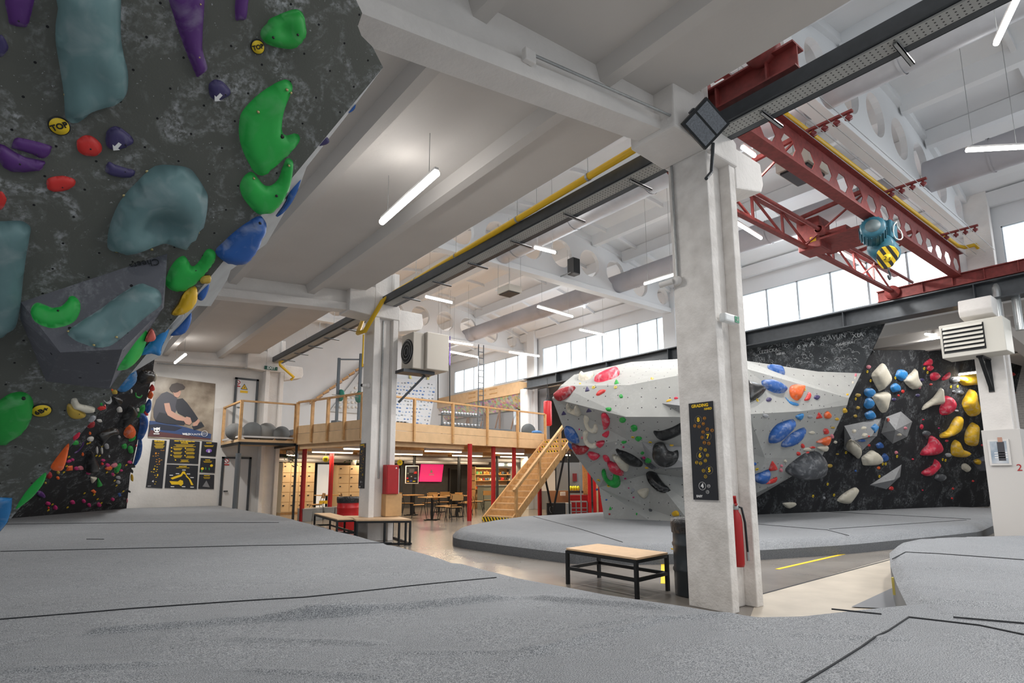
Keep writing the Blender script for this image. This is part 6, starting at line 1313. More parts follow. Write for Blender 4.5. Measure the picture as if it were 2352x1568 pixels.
for px, py, rr, l in ((540, 973, .26, 'leftmost grey exercise ball on the corner platform'), (581, 970, .31, 'dark grey dimpled exercise ball, second from the left on the corner platform'), (614, 969, .31, 'mid grey exercise ball, third from the left on the corner platform'), (648, 976, .25, 'rightmost dark grey exercise ball on the corner platform')):
    q = at(px, py, y=19.1 if rr < .3 else 19.5); o = MB().ball((q.x, q.y, 2.52+rr), rr, 24).build('exercise_ball', mat('ball_grey_%d' % px, (.075, .08, .085) if px in (581, 648) else (.16, .16, .155), .8, bump=.3, bscale=60)); tag(o, l, 'ball', 'exercise balls on the corner platform')
# posts under the mezzanine
for px, py, mt, l in ((692, 1197, RED, 'red steel post at the left end of the mezzanine'), (756, 1191, RED, 'red steel post left of the second column'), (1078, 1196, RED, 'red steel post left of the staircase foot'), (1133, 1190, RED, 'red steel post behind the staircase handrail'), (1181, 1186, RED, 'red steel post partly hidden by the stair treads'), (1240, 1184, RED, 'red steel post under the top of the staircase'),
    (922, 1178, STEEL, 'grey steel post right of the red cabinet'), (949, 1180, BLACKM, 'dark post carrying the framed black poster'), (1053, 1176, BLACKM, 'dark post in the middle of the café'), (1142, 1172, STEEL, 'grey steel post in front of the bar shelves')):
    q = at(px, py, z=0); o = MB().tube([q, Vector((q.x, q.y, 2.45))], .075 if mt is RED else .06, 12).build('steel_post', mt); tag(o, l, 'post', 'steel posts under the mezzanine')
# staircase
S0, S1 = Vector((10.72, 15.05, 0)), Vector((14.38, 16.2, 2.62)); wv = Vector((.30, -1.07, 0))
stc = empty('staircase', (12.5, 15, 0), 'open wooden staircase rising to the right up to the mezzanine', 'staircase'); n = 14
dv = (S1-S0); 
for k in range(n):
    a = S0+dv*((k+.5)/n); d_ = Vector((dv.x, dv.y, 0)).normalized(); a.z = S0.z+dv.z*((k+1)/n)
    MB().prism([a, a+wv, a+wv+d_*.27, a+d_*.27], (0, 0, -.035)).build('tread', WOODL, stc)
    MB().prism([a+d_*.25-up*.035, a+wv+d_*.25-up*.035, a+wv+d_*.25+up*.16, a+d_*.25+up*.16], d_*.015).build('riser', WOOD, stc)
for side in (0, 1):
    o_ = wv*side; MB().beam(S0+o_+up*.0+dv.normalized()*.1, S1+o_+up*.02, .05, .24).build('stringer', WOOD, stc)
o_ = wv*1.02
MB().beam(S0+o_+dv*.03+up*.88, S1+o_+up*.95-dv*.02, .09, .09).build('handrail', WOOD, stc)
for t in (.06, .42, .78): q = S0+o_+dv*t; MB().beam(q-up*.1, q+up*.92, .08, .08).build('baluster_post', WOOD, stc)
q = S0+wv*.0; MB().prism([S0+up*.02-d_*.03, S0+wv+up*.02-d_*.03, S0+wv+up*.16-d_*.03, S0+up*.16-d_*.03], d_*.01).build('hazard_strip', HAZ, stc)
for k in (0, 1, 2): MB().prism([S1+Vector((0, 0, .02-.19*k))-d_*(.06+.27*k), S1+wv+Vector((0, 0, .02-.19*k))-d_*(.06+.27*k), S1+wv+Vector((0, 0, .07-.19*k))-d_*(.06+.27*k), S1+Vector((0, 0, .07-.19*k))-d_*(.06+.27*k)], d_*.01).build('hazard_strip', HAZ, stc)
MB().beam(S0+dv*.52+wv, Vector((S0.x+dv.x*.66+.3, S0.y+dv.y*.66-1.07, 0)), .05, .05).build('steel_strut', BLACKM, stc); MB().beam(S0+dv*.9+wv, Vector((S0.x+dv.x*.62+.3, S0.y+dv.y*.62-1.07, 0)), .05, .05).build('steel_strut', BLACKM, stc)

# ================================================================ CAFE UNDER THE MEZZANINE
struct('wall_cafe', MB().box((5.6, 24.6, 0), (17.2, 24.8, 2.66)), mat('charcoal_wall', (.075, .078, .085), .7, noise=.15))
struct('wall_cafe.001', MB().box((17.0, 19, 0), (17.15, 24.8, 5.3)), mat('grey_wall_board', (.22, .23, .25), .6))
for y, z_ in ((16.9, 2.22), (19.6, 2.22), (22.3, 2.2)):
    for x in (7.6, 10.4, 13.2, 15.6):
        r = empty('tube_lamp', (x, y, z_), 'warm tube lamp under the mezzanine joists', 'lamp', 'warm lamps under the mezzanine')
        MB().box((x-.7, y-.05, z_), (x+.7, y+.05, z_+.04)).build('glowing_tube', mat('warm_glow', (1, .80, .52), .3, emit=7), r); MB().box((x-.72, y-.06, z_+.04), (x+.72, y+.06, z_+.2)).build('housing', WHITE, r)
        area('cafe_light', (x, y, z_-.03), (0, 0, -1), 1.4, .3, CAFE_W, (1, .78, .52))
for k, (y, z_) in enumerate(((20.2, 2.12), (22.9, 2.08))):
    tag(MB().tube([(6.6, y, z_), (16.6, y, z_)], .1, 14).build('ventilation_pipe', DUCT2), 'horizontal silver ventilation pipe under the mezzanine, '+('nearer one' if k == 0 else 'farther one'), 'pipe')
# lockers
LK = mat('pale_birch_locker', (.68, .50, .30), .5)
def locker(px0, px1, py, y, nx, nz, label, wd=.45):
    a = at(px0, py, y=y); b = at(px1, py, y=y); r = empty('locker_cabinet', ((a.x+b.x)/2, y, 0), label, 'lockers')
    MB().box((a.x, y, .08), (b.x, y+.5, a.z)).build('carcass', LK, r); w_ = (b.x-a.x)/nx; h_ = (a.z-.12)/nz
    MB().box((a.x+.02, y+.03, 0), (b.x-.02, y+.5, .08)).build('plinth', WOOD, r)
    for i in range(nx):
        for j in range(nz):
            x = a.x+i*w_; z_ = .1+j*h_; d = MB().box((x+.012, y-.02, z_+.012), (x+w_-.012, y, z_+h_-.012)).build('door', LK, r, bevel=.004)
            MB().box((x+.05, y-.035, z_+h_*.62), (x+.12, y-.02, z_+h_*.72)).build('lock', BLACKM, d)
locker(650, 724, 1062, 22.9, 4, 5, 'tall pale wooden lockers behind the left red post')
locker(778, 828, 1068, 22.6, 2, 5, 'pale wooden lockers just left of the second column')
wd_ = empty('lit_doorway', at(738, 1110, y=24.55), 'brightly lit doorway between the two locker blocks', 'doorway'); a = at(728, 1066, y=24.55); b = at(757, 1066, y=24.55)
MB().box((a.x, 24.5, 0), (b.x, 24.58, a.z)).build('bright_room', mat('lit_room_white', (.85, .8, .72), .6, emit=.6), wd_); MB().box((a.x-.06, 24.45, 0), (a.x, 24.6, a.z+.05)).build('door_jamb', STEEL, wd_); MB().box((b.x, 24.45, 0), (b.x+.3, 24.6, a.z)).build('door_leaf', LK, wd_)
# screen, poster, signs
sc_ = empty('wall_screen', at(992, 1087, y=24.4), 'bright pink screen with a white emblem on the café wall', 'screen'); pts = [at(*p, y=24.42) for p in ((968, 1065.5), (1019, 1066.5), (1014, 1106), (963, 1105.5))]
MB().prism(pts, (0, .06, 0)).build('pink_screen', mat('pink_screen', (.75, .02, .14), .4, emit=.9), sc_)
c = at(991, 1083, y=24.39); MB().prism([c+Vector((0, 0, .12)), c+Vector((.08, 0, -.02)), c+Vector((0, 0, -.07)), c+Vector((-.08, 0, -.02))], (0, .01, 0)).build('white_emblem', WT, sc_)
for k in (0, 1): q = at(991, 1088.5+2.3*k, y=24.39); MB().box((q.x-.14, q.y, q.z-.012), (q.x+.14, q.y+.01, q.z+.012)).build('white_caption', WT, sc_)
YP = at(949, 1180, z=0).y-.1
fp_ = empty('framed_poster', at(947, 1090, y=YP), 'white framed black poster with coloured shapes on a dark post', 'poster'); pts = [at(*p, y=YP) for p in ((932, 1069), (962, 1069), (961, 1110.5), (931, 1110))]
MB().prism(pts, (0, .03, 0)).build('frame', WT, fp_); pts = [at(*p, y=YP-.005) for p in ((933.5, 1070.5), (960.5, 1070.5), (959.5, 1109), (932.5, 1108.5))]; MB().prism(pts, (0, .004, 0)).build('poster_sheet', BK, fp_)
for x, y, w_, h_, c_ in ((946, 1081, 12, 9, (.06, .06, .07)), (954, 1085, 7, 5, (.4, .02, .02)), (937, 1087, 4, 3, (.1, .12, .1)), (954, 1098, 5, 3, (.1, .15, .3)), (936, 1098, 4, 4, (.4, .02, .03)), (937, 1105, 5, 2, (.7, .4, .05)), (951, 1105, 6, 2, (.7, .6, .05)), (945, 1094, 3, 2, (.4, .4, .4)), (944, 1104, 5, 4, (.03, .05, .25))):
    pts = [at(x+dx*w_/2, y+dy*h_/2, y=YP-.015) for dx, dy in ((-1, -1), (1, -1), (1, 1), (-1, 1))]; MB().prism(pts, (0, .004, 0)).build('printed_shape', mat('print_%d_%d' % (x, y), c_, .5), fp_)
for px, py, y, l in ((748, 1054, 19.5, 'round yellow sign hanging beside the red post'), (918, 1062, 18, 'round yellow sign half hidden by the red cabinet')):
    q = at(px, py, y=y); r = empty('round_sign', q, l, 'sign'); MB().lathe(q, [(.0001, 0), (.1, 0), (.1, .02), (.0001, .02)], 20, (0, -1, 0)).build('sign_disc', mat('sign_yellow', (.8, .65, .02), .5), r)
    m = MB(); [m.box((q.x-.05, q.y-.028, q.z+dz-.006), (q.x+.05, q.y-.022, q.z+dz+.006)) for dz in (-.025, 0, .025)]; m.build('printed_lines', BLACKM, r); MB().tube([q+up*.1, Vector((q.x, q.y, 2.67))], .004, 4).build('string', GALV, r)
for px, py, l in ((668, 1050, 'leafy green hanging plant left of the red posts'), (812, 1056, 'leafy plant in a white pot on the lockers')):
    y = 22.7 if px > 700 else 21.5; q = at(px, py, y=y); r = empty('potted_plant', q, l, 'plant')
    if px > 700: MB().lathe((q.x, q.y, at(px, 1068, y=y).z), [(.0001, 0), (.1, 0), (.13, .22), (.1, .22)], 14).build('pot', WHITE, r)
    lm = MB(); 
    for k in range(70):
        d = Vector((rnd.gauss(0, 1), rnd.gauss(0, .8), rnd.gauss(0, .7))).normalized()*rnd.uniform(.1, .33); p_ = q+d; t = Vector((rnd.uniform(-1, 1), rnd.uniform(-1, 1), rnd.uniform(-1, .4))).normalized(); s_ = t.orthogonal().normalized()
        lm.add([p_, p_+t*.05+s_*.022, p_+t*.12, p_+t*.05-s_*.022], [(0, 1, 2, 3)])
    o = lm.build('foliage', mat('leaf_green', (.03, .12, .025), .5), r); o['kind'] = 'stuff'
    if px < 700: MB().lathe(q-up*.12, [(.0001, 0), (.09, 0), (.12, .12), (.09, .12)], 12).build('pot', WHITE, r)
# bar shelf
sh = empty('bar_shelf', at(1135, 1120, y=21.5), 'tall wooden bar shelf full of goods behind the staircase', 'shelf'); a = at(1091, 1073, y=21.6); b = at(1190, 1073, y=21.6)
MB().box((a.x, 21.9, 0), (b.x, 21.95, a.z)).build('back_panel', WOODL, sh)
levels = [at(1110, y_, y=21.6).z for y_ in (1075, 1089, 1103, 1122)]
for z_ in levels: MB().box((a.x, 21.6, z_-.025), (b.x, 21.9, z_)).build('shelf_board', WOOD, sh)
for x in (a.x, b.x-.03): MB().box((x, 21.58, 0), (x+.03, 21.92, a.z+.03)).build('side_panel', WOOD, sh)
gc = [(.7, .5, .1), (.5, .03, .03), (.05, .05, .06), (.7, .68, .6), (.1, .3, .12), (.6, .25, .05), (.1, .2, .35), (.35, .18, .08)]
for li, z_ in enumerate(levels[1:]):
    x = a.x+.08; k = 0
    while x < b.x-.1:
        w_ = rnd.uniform(.05, .11); h_ = rnd.uniform(.1, .2 if li < 2 else .24); ci = rnd.randrange(8); mb = MB(); kind = ['bottle', 'jar', 'packet'][rnd.randrange(3)]
        if kind == 'packet': mb.box((x-w_/2, 21.66, z_), (x+w_/2, 21.78, z_+h_*.8))
        elif kind == 'jar': mb.lathe((x, 21.72, z_), [(.0001, 0), (w_*.5, 0), (w_*.5, h_*.6), (w_*.35, h_*.68), (w_*.35, h_*.75), (.0001, h_*.75)], 10)
        else: mb.lathe((x, 21.72, z_), [(.0001, 0), (w_*.38, 0), (w_*.38, h_*.6), (w_*.15, h_*.8), (w_*.15, h_), (.0001, h_)], 10)
        o = mb.build(kind, mat('goods_%d' % ci, gc[ci], .4)); nm = ['yellow', 'red', 'black', 'cream', 'green', 'orange', 'blue', 'brown'][ci]
        tag(o, 'small %s %s on the %s shelf of the bar' % (nm, kind, ['top', 'middle', 'bottom'][li]), kind, 'goods on the bar shelf'); x += w_+.03; k += 1
for k in range(3): area('shelf_light', (a.x+(b.x-a.x)*(.2+.3*k), 21.3, 2.0), (0, .5, -1), .5, .1, 14, (1, .75, .45))
cbn = empty('chalk_menu', at(1160, 1062, y=21.5), 'dark menu board with white writing above the bar shelf', 'menu board'); a = at(1142, 1055, y=21.4); b = at(1210, 1071, y=21.4)
MB().box((a.x, 21.4, b.z), (b.x, 21.44, a.z)).build('menu_panel', mat('menu_slate', (.06, .09, .12), .5), cbn)
for k in range(3): MB().box((a.x+.15, 21.392, a.z-.07-.07*k), (a.x+.55-.08*k, 21.398, a.z-.04-.07*k)).build('chalk_line', WT, cbn)
q = at(1150, 1150, y=20.6); r = empty('bar_counter', (q.x, 20.6, 0), 'greenish grey bar counter behind the staircase', 'counter'); MB().box((q.x-.9, 20.6, 0), (q.x+1.2, 21.1, 1.0)).build('counter_body', mat('counter_grey', (.20, .21, .17), .5), r); MB().box((q.x-.95, 20.55, 1.0), (q.x+1.25, 21.15, 1.04)).build('counter_top', GALV, r)
dd = empty('dark_doorway', at(1045, 1110, y=24.55), 'dark doorway in the café wall right of the pink screen', 'doorway'); a = at(1033, 1078, y=24.55); b = at(1058, 1078, y=24.55); MB().box((a.x, 24.5, 0), (b.x, 24.6, a.z)).build('dark_opening', BLACKM, dd); MB().box((a.x-.06, 24.45, 0), (a.x, 24.6, a.z+.06)).build('door_jamb', STEEL, dd)
# tables and chairs
BR = mat('chair_wood', (.55, .30, .10), .45, noise=.15)
def table(q, label, s=.7):
    r = empty('cafe_table', q, label, 'table', 'café tables'); MB().box((q.x-s/2, q.y-s/2, .72), (q.x+s/2, q.y+s/2, .75)).build('tabletop', BR, r, bevel=.005)
    MB().tube([q, Vector((q.x, q.y, .72))], .045, 12).build('pedestal', BLACKM, r); m = MB(); m.beam(q+Vector((-.28, 0, .015)), q+Vector((.28, 0, .015)), .07, .03); m.beam(q+Vector((0, -.28, .015)), q+Vector((0, .28, .015)), .07, .03); m.build('foot', BLACKM, r)
for px, py, l in ((992, 1194, 'café table in front, nearest the bench'), (1049, 1187, 'café table beside the red post at the stairs'), (944, 1183, 'café table half hidden by the plywood casing'), (748, 1183, 'café table left of the red drum'), (1008, 1176, 'café table at the back under the pink screen')):
    table(at(px, py, z=0), l)
def chair_proto():
    r = empty('cafe_chair', (0, 0, 0), '', 'chair', 'café chairs')
    MB().prism([(-.2, -.19, .44), (.2, -.19, .44), (.18, .19, .45), (-.18, .19, .45)], (0, 0, .02)).build('seat', BR, r, bevel=.005)
    m = MB(); n = 6
    for k in range(n):
        x0_, x1_ = -.19+.38*k/n, -.19+.38*(k+1)/n; f = lambda x: .24+.03*(1-(x/.19)**2); m.prism([(x0_, f(x0_), .66), (x1_, f(x1_), .66), (x1_, f(x1_)+.015, .66), (x0_, f(x0_)+.015, .66)], (0, .02, .18))
    m.build('backrest', BR, r)
    for s in (-1, 1):
        MB().tube([(s*.19, .27, .82), (s*.18, .17, .44), (s*.2, .26, .01)], .011, 6).build('leg', BLACKM, r); MB().tube([(s*.18, -.15, .44), (s*.21, -.25, .01)], .011, 6).build('leg', BLACKM, r)
    m = MB(); m.tube([(-.18, .16, .43), (.18, .16, .43)], .01, 6); m.tube([(-.18, -.15, .43), (.18, -.15, .43)], .01, 6); m.tube([(-.18, -.15, .43), (-.18, .16, .43)], .01, 6); m.tube([(.18, -.15, .43), (.18, .16, .43)], .01, 6); m.build('seat_frame', BLACKM, r); return r
ch0 = chair_proto(); first = True
CHS = [(962, 1190, 4.2, 'café chair with angled back left of the front table'), (935, 1184, 1.4, 'café chair beside the plywood casing'), (1016, 1195, .6, 'café chair right of the front table'), (1032, 1192, 3.3, 'café chair facing the stairs table'), (1043, 1198, 3.0, 'café chair with its back to the hall, nearest the stairs post'),
 (1065, 1184, 1.8, 'café chair behind the stairs post'), (1075, 1180, 5.2, 'café chair right of the stairs table'), (985, 1183, 3.14, 'café chair behind the front table'), (1018, 1180, 2.8, 'café chair under the pink screen'), (800, 1186, 1.2, 'café chair left of the second column'), (1097, 1178, .8, 'café chair by the bar shelf'), (1122, 1174, 2.4, 'café chair seen between red post and staircase'), (724, 1188, 4.6, 'café chair behind the plastic boxes')]
for px, py, rz, l in CHS:
    o = ch0 if first else copy_tree(ch0); first = False; q = at(px, py, z=0); o.location = q; o.rotation_euler = (0, 0, rz); o['label'] = l
# plastic boxes
PB = mat('clear_plastic', (.36, .40, .44), .3, alpha=.7)
for px, py, w_, l in ((700, 1196, .33, 'translucent plastic box, leftmost of the row'), (724, 1194, .36, 'translucent plastic box holding grey things, second from the left'), (750, 1192, .34, 'translucent plastic box with black shoes on top'), (773, 1190, .3, 'translucent plastic box next to the red drum')):
    q = at(px, py, z=0); r = empty('plastic_box', q, l, 'box', 'plastic boxes by the lockers'); m = MB(); m.prism([q+Vector((-w_*.44, -.2, 0)), q+Vector((w_*.44, -.2, 0)), q+Vector((w_*.5, -.25, .38)), q+Vector((-w_*.5, -.25, .38))], (0, .5, 0)); m.build('box_body', PB, r); MB().box((q.x-w_*.52, q.y-.27, .37), (q.x+w_*.52, q.y+.27, .4)).build('rim', PB, r)
    for k in range(4): MB().ball(q+Vector((rnd.uniform(-.12, .12), rnd.uniform(-.1, .1), .12+.06*k)), .08, 8, (1.2, .9, .6)).build('contents', mat('grey_rubber', (.10, .11, .12), .6), r)
q = at(743, 1153, y=19); r = empty('yellow_sign', q, 'small yellow sign standing above the plastic boxes', 'sign'); MB().box((q.x-.14, q.y, q.z-.05), (q.x+.14, q.y+.02, q.z+.05)).build('sign_plate', YEL, r); MB().tube([q, Vector((q.x, q.y, 0))], .01, 6).build('stand', BLACKM, r)
# reception corner right of the stairs
def bxpx(name, label, cat, x0_, y0_, x1_, y1_, dpt, thick, mt, floor=False, extra=None):
    a = dep(x0_, y0_, dpt); b = dep(x1_, y1_, dpt); r = empty(name, (a+b)/2, label, cat); fwh = Vector((fw.x, fw.y, 0)).normalized(); rt_ = Vector((RT.x, RT.y, 0)).normalized(); w_ = (b-a).dot(rt_)
    z1_ = a.z; z0_ = 0 if floor else b.z; A0 = Vector((a.x, a.y, z0_)); MB().prism([A0, A0+rt_*w_, A0+rt_*w_+fwh*thick, A0+fwh*thick], (0, 0, z1_-z0_)).build(name+'_body', mt, r); return r, A0, rt_, w_, z0_, z1_
r, A0, rt_, w_, z0_, z1_ = bxpx('black_chest', 'black chest with an oval emblem on its front, standing right of the stairs', 'chest', 1256, 1155, 1299, 1183, 20.5, .6, mat('gloss_black', (.012, .012, .014), .3), True)
c = A0+rt_*w_*.25+up*.25-Vector((fw.x, fw.y, 0))*.01; MB().tube([c+rt_*.07*math.cos(t)+up*.12*math.sin(t) for t in [k*math.pi/8 for k in range(17)]], .008, 5).build('emblem', GALV, r)
bxpx('side_cabinet', 'pale grey low cabinet beside the black chest', 'cabinet', 1300, 1155, 1313, 1180, 21, .5, mat('cab_grey', (.45, .44, .42), .5), True)
bxpx('reception_counter', 'brown reception counter with a dark front', 'counter', 1262, 1127, 1306, 1160, 23, .5, mat('brown_board', (.25, .12, .06), .5), True)
bxpx('microwave', 'small white framed appliance on the reception counter', 'appliance', 1288, 1130, 1299, 1138, 22.6, .3, WHITE)
bxpx('red_counter', 'red counter front with chipped white lettering', 'counter', 1310, 1137, 1350, 1180, 22.2, .5, RED, True)
bxpx('corrugated_panel', 'grey corrugated wall panel with a dark red notice', 'wall panel', 1278, 1062, 1340, 1115, 25, .1, mat('corrugated_grey', (.32, .34, .36), .5), True)
bxpx('red_notice', 'dark red notice sheet on the corrugated panel', 'notice', 1315, 1087, 1325, 1105, 24.8, .02, mat('dark_red_print', (.25, .03, .04), .5))
bxpx('bright_partition', 'white partition glowing behind the stair strut', 'partition', 1238, 1080, 1275, 1127, 24.5, .1, WHITE)
bxpx('brick_pillar', 'orange slatted pillar right of the corrugated panel', 'pillar', 1339, 1062, 1351, 1135, 23.5, .3, mat('orange_brick', (.55, .25, .09), .7, noise=.3, nscale=20))
for x0_, l in ((1350, 'bright red narrow panel left of the silver profile'), (1362, 'bright red narrow panel close to the boulder'), (1374, 'red panel touching the edge of the boulder')):
    bxpx('upright_board', l, 'board', x0_, 1085, x0_+7 if x0_ < 1370 else 1390, 1180, 21.5, .15, mat('bright_red', (.6, .01, .012), .4), True)
bxpx('pale_profile', 'pale wooden upright between the red panels', 'upright', 1369, 1090, 1373, 1180, 21.4, .1, WOODL, True)
r, A0, rt_, w_, z0_, z1_ = bxpx('metal_rack', 'bright metal rack standing in front of the red counter', 'rack', 1309, 1151, 1349, 1153, 21.3, .4, GALV)
for t in (.02, .35, .65, .98): MB().beam(A0+rt_*w_*t+up*0, Vector((A0.x, A0.y, 0))+rt_*w_*t, .03, .03).build('rack_leg', GALV, r)
for zz in (.25, .12): MB().beam(Vector((A0.x, A0.y, zz)), Vector((A0.x, A0.y, zz))+rt_*w_, .03, .03).build('rack_rail', GALV, r)
for k, (px, c_) in enumerate(((1311, 0), (1317, 1), (1322, 0), (1328, 1))):
    a = dep(px, 1121, 22.8); o = MB().ball(a, .09, 8, (.8, .8, 1.1)).build('climbing_shoe', mat('neon_yellow', (.75, .8, .03), .5)); tag(o, 'neon yellow item on the shelf behind the red counter, number %s from the left' % ['one', 'two', 'three', 'four'][k], 'shoe', 'neon yellow items on the reception shelf')
bxpx('wall_shelf', 'dark shelf carrying neon yellow items', 'shelf', 1305, 1127, 1340, 1132, 23, .3, mat('dark_shelf', (.05, .04, .04), .5))
for px, w_ in ((1304, 4), (1331, 3)): bxpx('slim_pole', 'slim '+('black' if px < 1310 else 'silver')+' pole standing in the reception corner', 'pole', px, 1040, px+w_, 1180, 20.8, .06, BLACKM if px < 1310 else GALV, True)

# ================================================================ UPSTAIRS
a = at(1004, 925, x=16.4); b = at(1195, 876, x=16.4); c = at(1195, 903, x=16.4)
px1 = empty('plywood_bulkhead', (16.5, (a.y+b.y)/2, c.z), 'long pale plywood box beam with slots above the gym floor', 'box beam'); MB().box((16.35, b.y, c.z), (16.95, a.y, b.z)).build('box_body', WOODL, px1)
for k in range(3):
    for j in range(2): yy = b.y+1.7+k*.9; MB().box((16.33, yy, c.z+.2+.22*j), (16.35, yy+.6, c.z+.25+.22*j)).build('slot', WOOD, px1)
ptn = bpy.data.materials.new('graffiti_print'); ptn.use_nodes = True; N = ptn.node_tree.nodes; L = ptn.node_tree.links; t = N.new('ShaderNodeTexCoord'); v_ = N.new('ShaderNodeTexVoronoi'); v_.inputs['Scale'].default_value = 9; L.new(t.outputs['Object'], v_.inputs[0]); r_ = N.new('ShaderNodeMix'); r_.data_type = 'RGBA'; r_.inputs[6].default_value = (.55, .42, .36, 1); r_.inputs[0].default_value = .45; L.new(v_.outputs['Color'], r_.inputs[7]); L.new(r_.outputs[2], N['Principled BSDF'].inputs['Base Color'])
px2 = MB().prism([(16.4, b.y, c.z), (16.4, a.y, c.z), (16.9, a.y, c.z-.62), (16.9, b.y, c.z-.62)], (.04, 0, .02)).build('patterned_board', ptn); tag(px2, 'sloping board with a busy colourful print under the plywood box beam', 'board')
fr_ = empty('timber_frame', (16.9, 22, 2.75), 'row of brown timber struts behind the gym benches', 'frame')
for y in (20.9, 22.2, 23.5, 24.9): MB().beam((16.8, y, 2.75), (16.8, y, 4.6), .07, .07).build('upright', mat('brown_timber_and_shade', (.22, .12, .07), .6), fr_); MB().beam((16.75, y+.7, 2.75), (16.8, y+.05, 4.5), .05, .05).build('diagonal', mat('brown_timber_and_shade', (.22, .12, .07), .6), fr_)
struct('wall_far.002', MB().box((17.02, 20.9, 2.7), (17.1, 27.3, 5.4)), mat('grey_brick_paint', (.36, .34, .32), .8, noise=.1))
# lattice mast
ld = empty('lattice_mast', (14.13, 20, 2.73), 'tall grey lattice mast on the mezzanine', 'mast'); xs_ = (14.0, 14.13, 14.26)
for x in xs_: MB().beam((x, 20+(.2 if x == 14.13 else 0), 2.73), (x, 20+(.2 if x == 14.13 else 0), 7.05), .03, .03).build('mast_rail', STEEL, ld)
m = MB(); [m.beam((14.0, 20, z_), (14.26, 20, z_), .02, .03) for z_ in np.arange(2.95, 7.0, .27)]; m.build('rungs', STEEL, ld)
for px, l in ((1006, 'left one of two hanging purple and black straps'), (1033, 'right one of two hanging purple and black straps')):
    a = at(px, 795 if px < 1010 else 800, y=19); b = at(px, 838, y=19); c = at(px, 918 if px < 1010 else 922, y=19); r = empty('hanging_strap', c, l, 'strap'); MB().beam(a+up*.5, b, .05, .01, (1, 0, 0)).build('purple_strap', mat('strap_purple', (.14, .08, .42), .7), r); MB().beam(b, c, .05, .015, (1, 0, 0)).build('black_strap', BLACKM, r); MB().tube([a+up*.5, Vector((a.x, a.y, 8.8))], .005, 5).build('hanging_cord', GALV, r)
# squat rack
sr = empty('squat_rack', (9.0, 20.5, 2.73), 'dark blue-grey squat rack with green weight plates', 'squat rack'); SB = mat('rack_blue_grey', (.06, .08, .10), .45)
ya_ = 20.6; a = at(779, 822, y=ya_); b = at(829, 812, y=ya_)
for q in (a, b): MB().beam((q.x, ya_, 2.73), (q.x, ya_, q.z), .09, .09).build('upright', SB, sr)
MB().beam((a.x, ya_, a.z-.05), (b.x, ya_, a.z+.05), .05, .05).build('crossbar', SB, sr); zb = at(800, 910, y=ya_).z; MB().tube([(a.x-.25, ya_-.1, zb), (b.x+.2, ya_-.1, zb)], .018, 8).build('barbell', GALV, sr)
for q in (a, b): MB().lathe((q.x+(.06 if q is a else -.08), ya_-.1, zb), [(.0001, 0), (.22, 0), (.22, .04), (.0001, .04)], 22, (1, .2, 0)).build('weight_plate', mat('plate_green', (.02, .22, .16), .5), sr)
wb_ = empty('weight_bench', at(805, 955, y=19.8), 'dark inclined weight bench beside the squat rack', 'weight bench'); q = at(805, 955, y=19.6); MB().beam((q.x-.6, 19.6, 3.3), (q.x+.4, 19.9, 3.2), .3, .12).build('pad', SB, wb_); m = MB(); m.beam((q.x+.3, 19.8, 3.2), (q.x-.3, 19.8, 2.75), .06, .06); m.beam((q.x-.2, 19.8, 3.2), (q.x+.4, 19.8, 2.75), .06, .06); m.build('frame', SB, wb_)
gm = empty('folded_mat', at(735, 968, y=20.5), 'dark grey folded gym mat behind the left railing', 'mat'); q = at(730, 968, y=20.5); MB().box((q.x-.9, 20.2, 2.73), (q.x+1.2, 21.2, 3.05)).build('mat_body', mat('gym_mat_grey', (.13, .15, .18), .8), gm, bevel=.05); MB().box((q.x-.1, 21.2, 3.05), (q.x+2.4, 21.9, 3.3)).build('upper_mat', mat('gym_mat_light', (.26, .29, .32), .8), gm, bevel=.05)
# board with white domes and wooden stepped ladder
wb2 = empty('dome_board', at(800, 900, y=27.2), 'white wall board with rows of round white domes', 'training board')
a = at(765, 945, y=27.2); b = at(835, 860, y=27.2); MB().prism([(at(757, 945, y=27.2).x, 27.2, a.z), (b.x, 27.2, a.z), (b.x, 27.2, at(835, 842, y=27.2).z)], (0, .06, 0)).build('panel', mat('board_pale_grey', (.55, .58, .6), .6), wb2)
dmesh = None; DM = mat('dome_white', (.72, .70, .66), .5)
for j in range(8):
    for i in range(7):
        px, py = 772+i*9.5-j*.8, 938-j*11; 
        if py < 968-(px-735)*.95: continue
        q = at(px, py, y=27.19)
        if dmesh is None: o = MB().ball((0, 0, 0), .075, 12, (1, .8, 1)).build('white_dome', DM); dmesh = o
        else: o = dmesh.copy(); COL.objects.link(o)
        o.location = q; tag(o, 'round white dome on the triangular white board on the back wall', 'climbing hold', 'white domes on the back wall')
lt = empty('stepped_ladder', at(780, 880, y=27), 'slanting row of small wooden steps on the back wall', 'ladder')
for k in range(9): px, py = 712+k*15, 925-k*10.6; q = at(px, py, y=27.1); d = Vector((.8, 0, .6)); MB().beam(q, q+d*.34, .08, .1).build('wooden_step', WOOD, lt); MB().beam(q-up*.06, q+d*.36-up*.1, .1, .03).build('step_shadow_strip', mat('brown_timber_and_shade', (.22, .12, .07), .6), lt)  # dark brown strip below each step stands in for the shadow gap there
